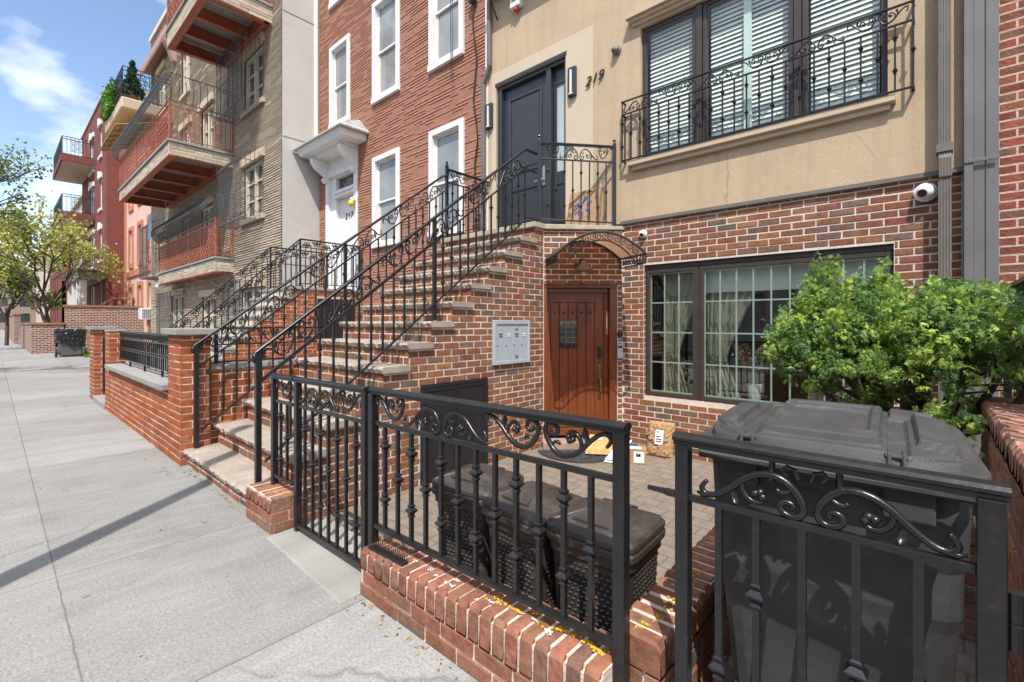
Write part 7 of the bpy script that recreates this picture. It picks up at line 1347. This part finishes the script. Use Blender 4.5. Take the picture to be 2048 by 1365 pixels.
# ================================================================== PLANTS
def conifer():
    t = thing('conifer_shrub', 'spreading bright green conifer shrub in front of the lower window', 'shrub', (-0.1, 4.3, 0.44)); g = np.random.default_rng(21)
    mb = MB(); base = Vector((-0.05, 4.35, 0.44)); tips = []
    lobes = [((-0.66, 4.15, 1.38), (0.25, 0.28, 0.26), 1), ((-0.60, 4.15, 1.72), (0.09, 0.12, 0.24), 1), ((-0.70, 4.12, 1.62), (0.09, 0.12, 0.16), 1), ((-0.38, 4.2, 1.48), (0.28, 0.30, 0.24), 1), ((-0.33, 4.25, 1.70), (0.13, 0.16, 0.18), 1), ((-0.08, 4.2, 1.43), (0.28, 0.32, 0.24), 1), ((0.0, 4.2, 1.64), (0.10, 0.14, 0.10), 1), ((0.14, 4.1, 1.46), (0.26, 0.30, 0.20), 1), ((0.17, 4.15, 1.62), (0.16, 0.16, 0.11), 1), ((0.36, 3.9, 1.42), (0.22, 0.28, 0.18), 1), ((0.50, 3.6, 1.46), (0.20, 0.26, 0.20), 1), ((-0.80, 4.1, 1.28), (0.16, 0.2, 0.18), 1), ((-0.5, 4.05, 1.20), (0.30, 0.26, 0.15), 0.7), ((-0.15, 3.98, 1.22), (0.30, 0.26, 0.14), 0.7), ((0.16, 3.85, 1.27), (0.22, 0.26, 0.14), 0.7), ((-0.45, 4.25, 1.0), (0.26, 0.26, 0.14), 0.3), ((-0.1, 4.2, 0.98), (0.26, 0.22, 0.14), 0.25), ((0.03, 3.62, 0.90), (0.10, 0.10, 0.11), 0.8), ((-0.2, 3.8, 0.72), (0.2, 0.14, 0.08), 0.4)]
    lobes = [((c[0] + 0.03, c[1], c[2] - 0.05), r, k) for c, r, k in lobes]
    for (c, r, dn) in lobes:
        c2 = Vector(c); mid = base.lerp(c2, 0.5) + Vector((g.normal(0, 0.05), g.normal(0, 0.05), -0.06)); mb.tube([base + Vector((0, 0, g.uniform(0, 0.2))), mid, c2], [0.045, 0.028, 0.012], 6)
        for _ in range(9): q = c2 + Vector(g.normal(0, 0.6, 3) * np.array(r)); mb.tube([c2.lerp(mid, g.uniform(0, 0.5)), q], [0.012, 0.004], 4)
    mb.tube([base - Vector((0, 0, 0.05)), base + Vector((0.02, 0, 0.35))], [0.08, 0.06], 8); mb.build('trunk', BARK, t, uv=False)
    mb = MB(); pal = [(0.25, 0.38, 0.095), (0.31, 0.44, 0.10), (0.39, 0.51, 0.11), (0.20, 0.33, 0.11), (0.16, 0.28, 0.10)]
    for (c, r, dn) in lobes:
        area = (r[0] * r[1] + r[1] * r[2] + r[0] * r[2]); n = int(area * 8000 * dn)
        tufts = [g.normal(0, 1, 3) for _ in range(max(8, n // 10))]; tufts = [v / np.linalg.norm(v) for v in tufts]
        for v in tufts:
            v = v.copy(); v[2] = abs(v[2]) * 0.85 - 0.28 if g.random() < 0.75 else v[2]; v /= np.linalg.norm(v); R_ = g.uniform(0.70, 1.22); p0 = np.array(c) + v * np.array(r) * R_
            out = v * 0.75 + np.array([0, -0.12, 0.42]) + g.normal(0, 0.25, 3); out /= np.linalg.norm(out); col0 = np.array(pal[min(4, int(g.integers(5)))]) * g.uniform(0.85, 1.2)
            ov = Vector(out); sh = ov.orthogonal(); th0 = g.uniform(0, 6.28); sh = sh * math.cos(th0) + ov.cross(sh) * math.sin(th0)
            for s_ in range(17):
                o2 = (ov + Vector(g.normal(0, 0.34, 3))).normalized(); sd = sh + Vector(g.normal(0, 0.35, 3)); sd = (sd - o2 * sd.dot(o2)).normalized(); L = g.uniform(0.026, 0.052); q = Vector(p0) + ov * g.uniform(-0.05, 0.05) + Vector(g.normal(0, 0.020, 3)); nr = o2.cross(sd); col = tuple(col0 * g.uniform(0.78, 1.25))
                vs = []; fs = []
                for w in range(-3, 4):   # a flat fan of scale leaf fingers
                    a = w * 0.27; dr_ = (o2 * math.cos(a) + sd * math.sin(a)); ll = L * (1 - 0.09 * abs(w)) * g.uniform(0.8, 1.15); st = q; pe = (sd * math.cos(a) - o2 * math.sin(a)) * L * 0.072; tip = st + dr_ * ll - Vector((0, 0, 0.007)) + nr * 0.008 * g.normal(); m_ = st + dr_ * ll * 0.62
                    k = len(vs); vs += [st, m_ + pe, tip, m_ - pe]; fs.append((k, k + 1, k + 2, k + 3))
                mb.add(vs, fs, col)
    mb.build('foliage', SHRUBM, t, uv=False)
conifer()
def tree(name, label, base, pal, h, spread, nl, leaf, seed, trunks, lo=0.25, tr_r=0.10, group=None, droop=0.0, depth=4, cut=None):
    t = thing(name, label, 'tree', base, group); g = np.random.default_rng(seed); mb = MB(); tips = []
    def grow(p, d, L, r, k):
        q = p + d * L * 0.5 + Vector(g.normal(0, L * 0.05, 3)); e = p + d * L; mb.tube([p, q, e], [r, r * 0.85, r * 0.68], 6 if k > 1 else 4)
        if k <= 2: tips.append((q, e))
        if k == 0: return
        for _ in range(3 if k > 1 else 3):
            nd_ = (d + Vector(g.normal(0, spread, 3)) + Vector((0, 0, 0.12 - droop * (depth - k)))).normalized(); grow(p.lerp(e, g.uniform(0.55, 1.0)), nd_, L * g.uniform(0.62, 0.82), r * 0.60, k - 1)
    for d in trunks: grow(Vector(base), Vector(d).normalized(), h, tr_r, depth)
    mb.build('trunk', BARK, t, uv=False); mb = MB(); cen = []
    for i in range(nl): a, b = tips[g.integers(len(tips))]; p = a.lerp(b, g.random()); q = p + Vector(g.normal(0, leaf * 1.1, 3)); cen.append(q)
    leaves(mb, cen, leaf, pal, g, 1); mb.build('crown', LEAFM, t, uv=False); return t
tree('young_tree', 'young yellow green leafed tree behind the old brick garden wall', (-35.0, 1.85, 0.4), [(0.44, 0.50, 0.10), (0.52, 0.56, 0.13), (0.38, 0.45, 0.09), (0.56, 0.52, 0.18), (0.45, 0.36, 0.18)], 2.8, 0.38, 5600, 0.17, 5, [(-0.12, 0.15, 1), (0.25, -0.05, 1), (-0.35, -0.1, 0.9)], tr_r=0.085, depth=4)
tree('street_tree', 'tall sparse street tree with tiny new leaves at the left edge', (-19.5, -2.6, 0.0), [(0.20, 0.28, 0.07), (0.26, 0.32, 0.08), (0.14, 0.2, 0.06)], 3.0, 0.30, 3800, 0.09, 12, [(0.02, 0.06, 1)], tr_r=0.13, depth=5)
tree('street_tree', 'small leafy street tree far down the pavement at the left edge', (-44, 0.6, 0.0), [(0.16, 0.26, 0.04), (0.24, 0.32, 0.04)], 2.4, 0.42, 2600, 0.2, 31, [(0.02, 0.0, 1)], tr_r=0.12, depth=4)
# kerb side post whose shadow crosses the pavement
t = thing('lamp_post', 'grey steel lamp post at the kerb beside the camera', 'lamp post', (-2.55, -1.72, 0)); mb = MB(); mb.lathe((-2.55, -1.72, 0), [(0.15, 0), (0.15, 0.35), (0.10, 0.5), (0.072, 6.9), (0.068, 7.2)], 16); mb.build('post', GREYMETAL, t, smooth=True)
# houses across the street (seen only as reflections in the glass)
t = thing('townhouse', 'pale brick row house across the street, reflected in the windows', 'house', (-6, -17, 0)); FO = Fr((0, -17), (-1, 0), (0, 1)); ow = [(-22 + 2.4 * i, -20.8 + 2.4 * i, z, z + 1.9) for i in range(22) for z in (1.2, 4.4, 7.4)]; mb = MB(); panel(mb, FO, -24, 32, 0, 10, ow, 0, 0.2); mb.add([(24, -17.3, 0), (-32, -17.3, 0), (-32, -17.3, 10), (24, -17.3, 10)], [(0, 1, 2, 3)]); mb.build('wall', OPPBRICK, t)
mb = MB(); mb.fbox(FO, -24, 32, 0, 0.4, 10.0, 10.5); mb.build('cornice', CREAM, t)
print('objects', len(bpy.data.objects), 'faces', sum(len(m.polygons) for m in bpy.data.meshes))
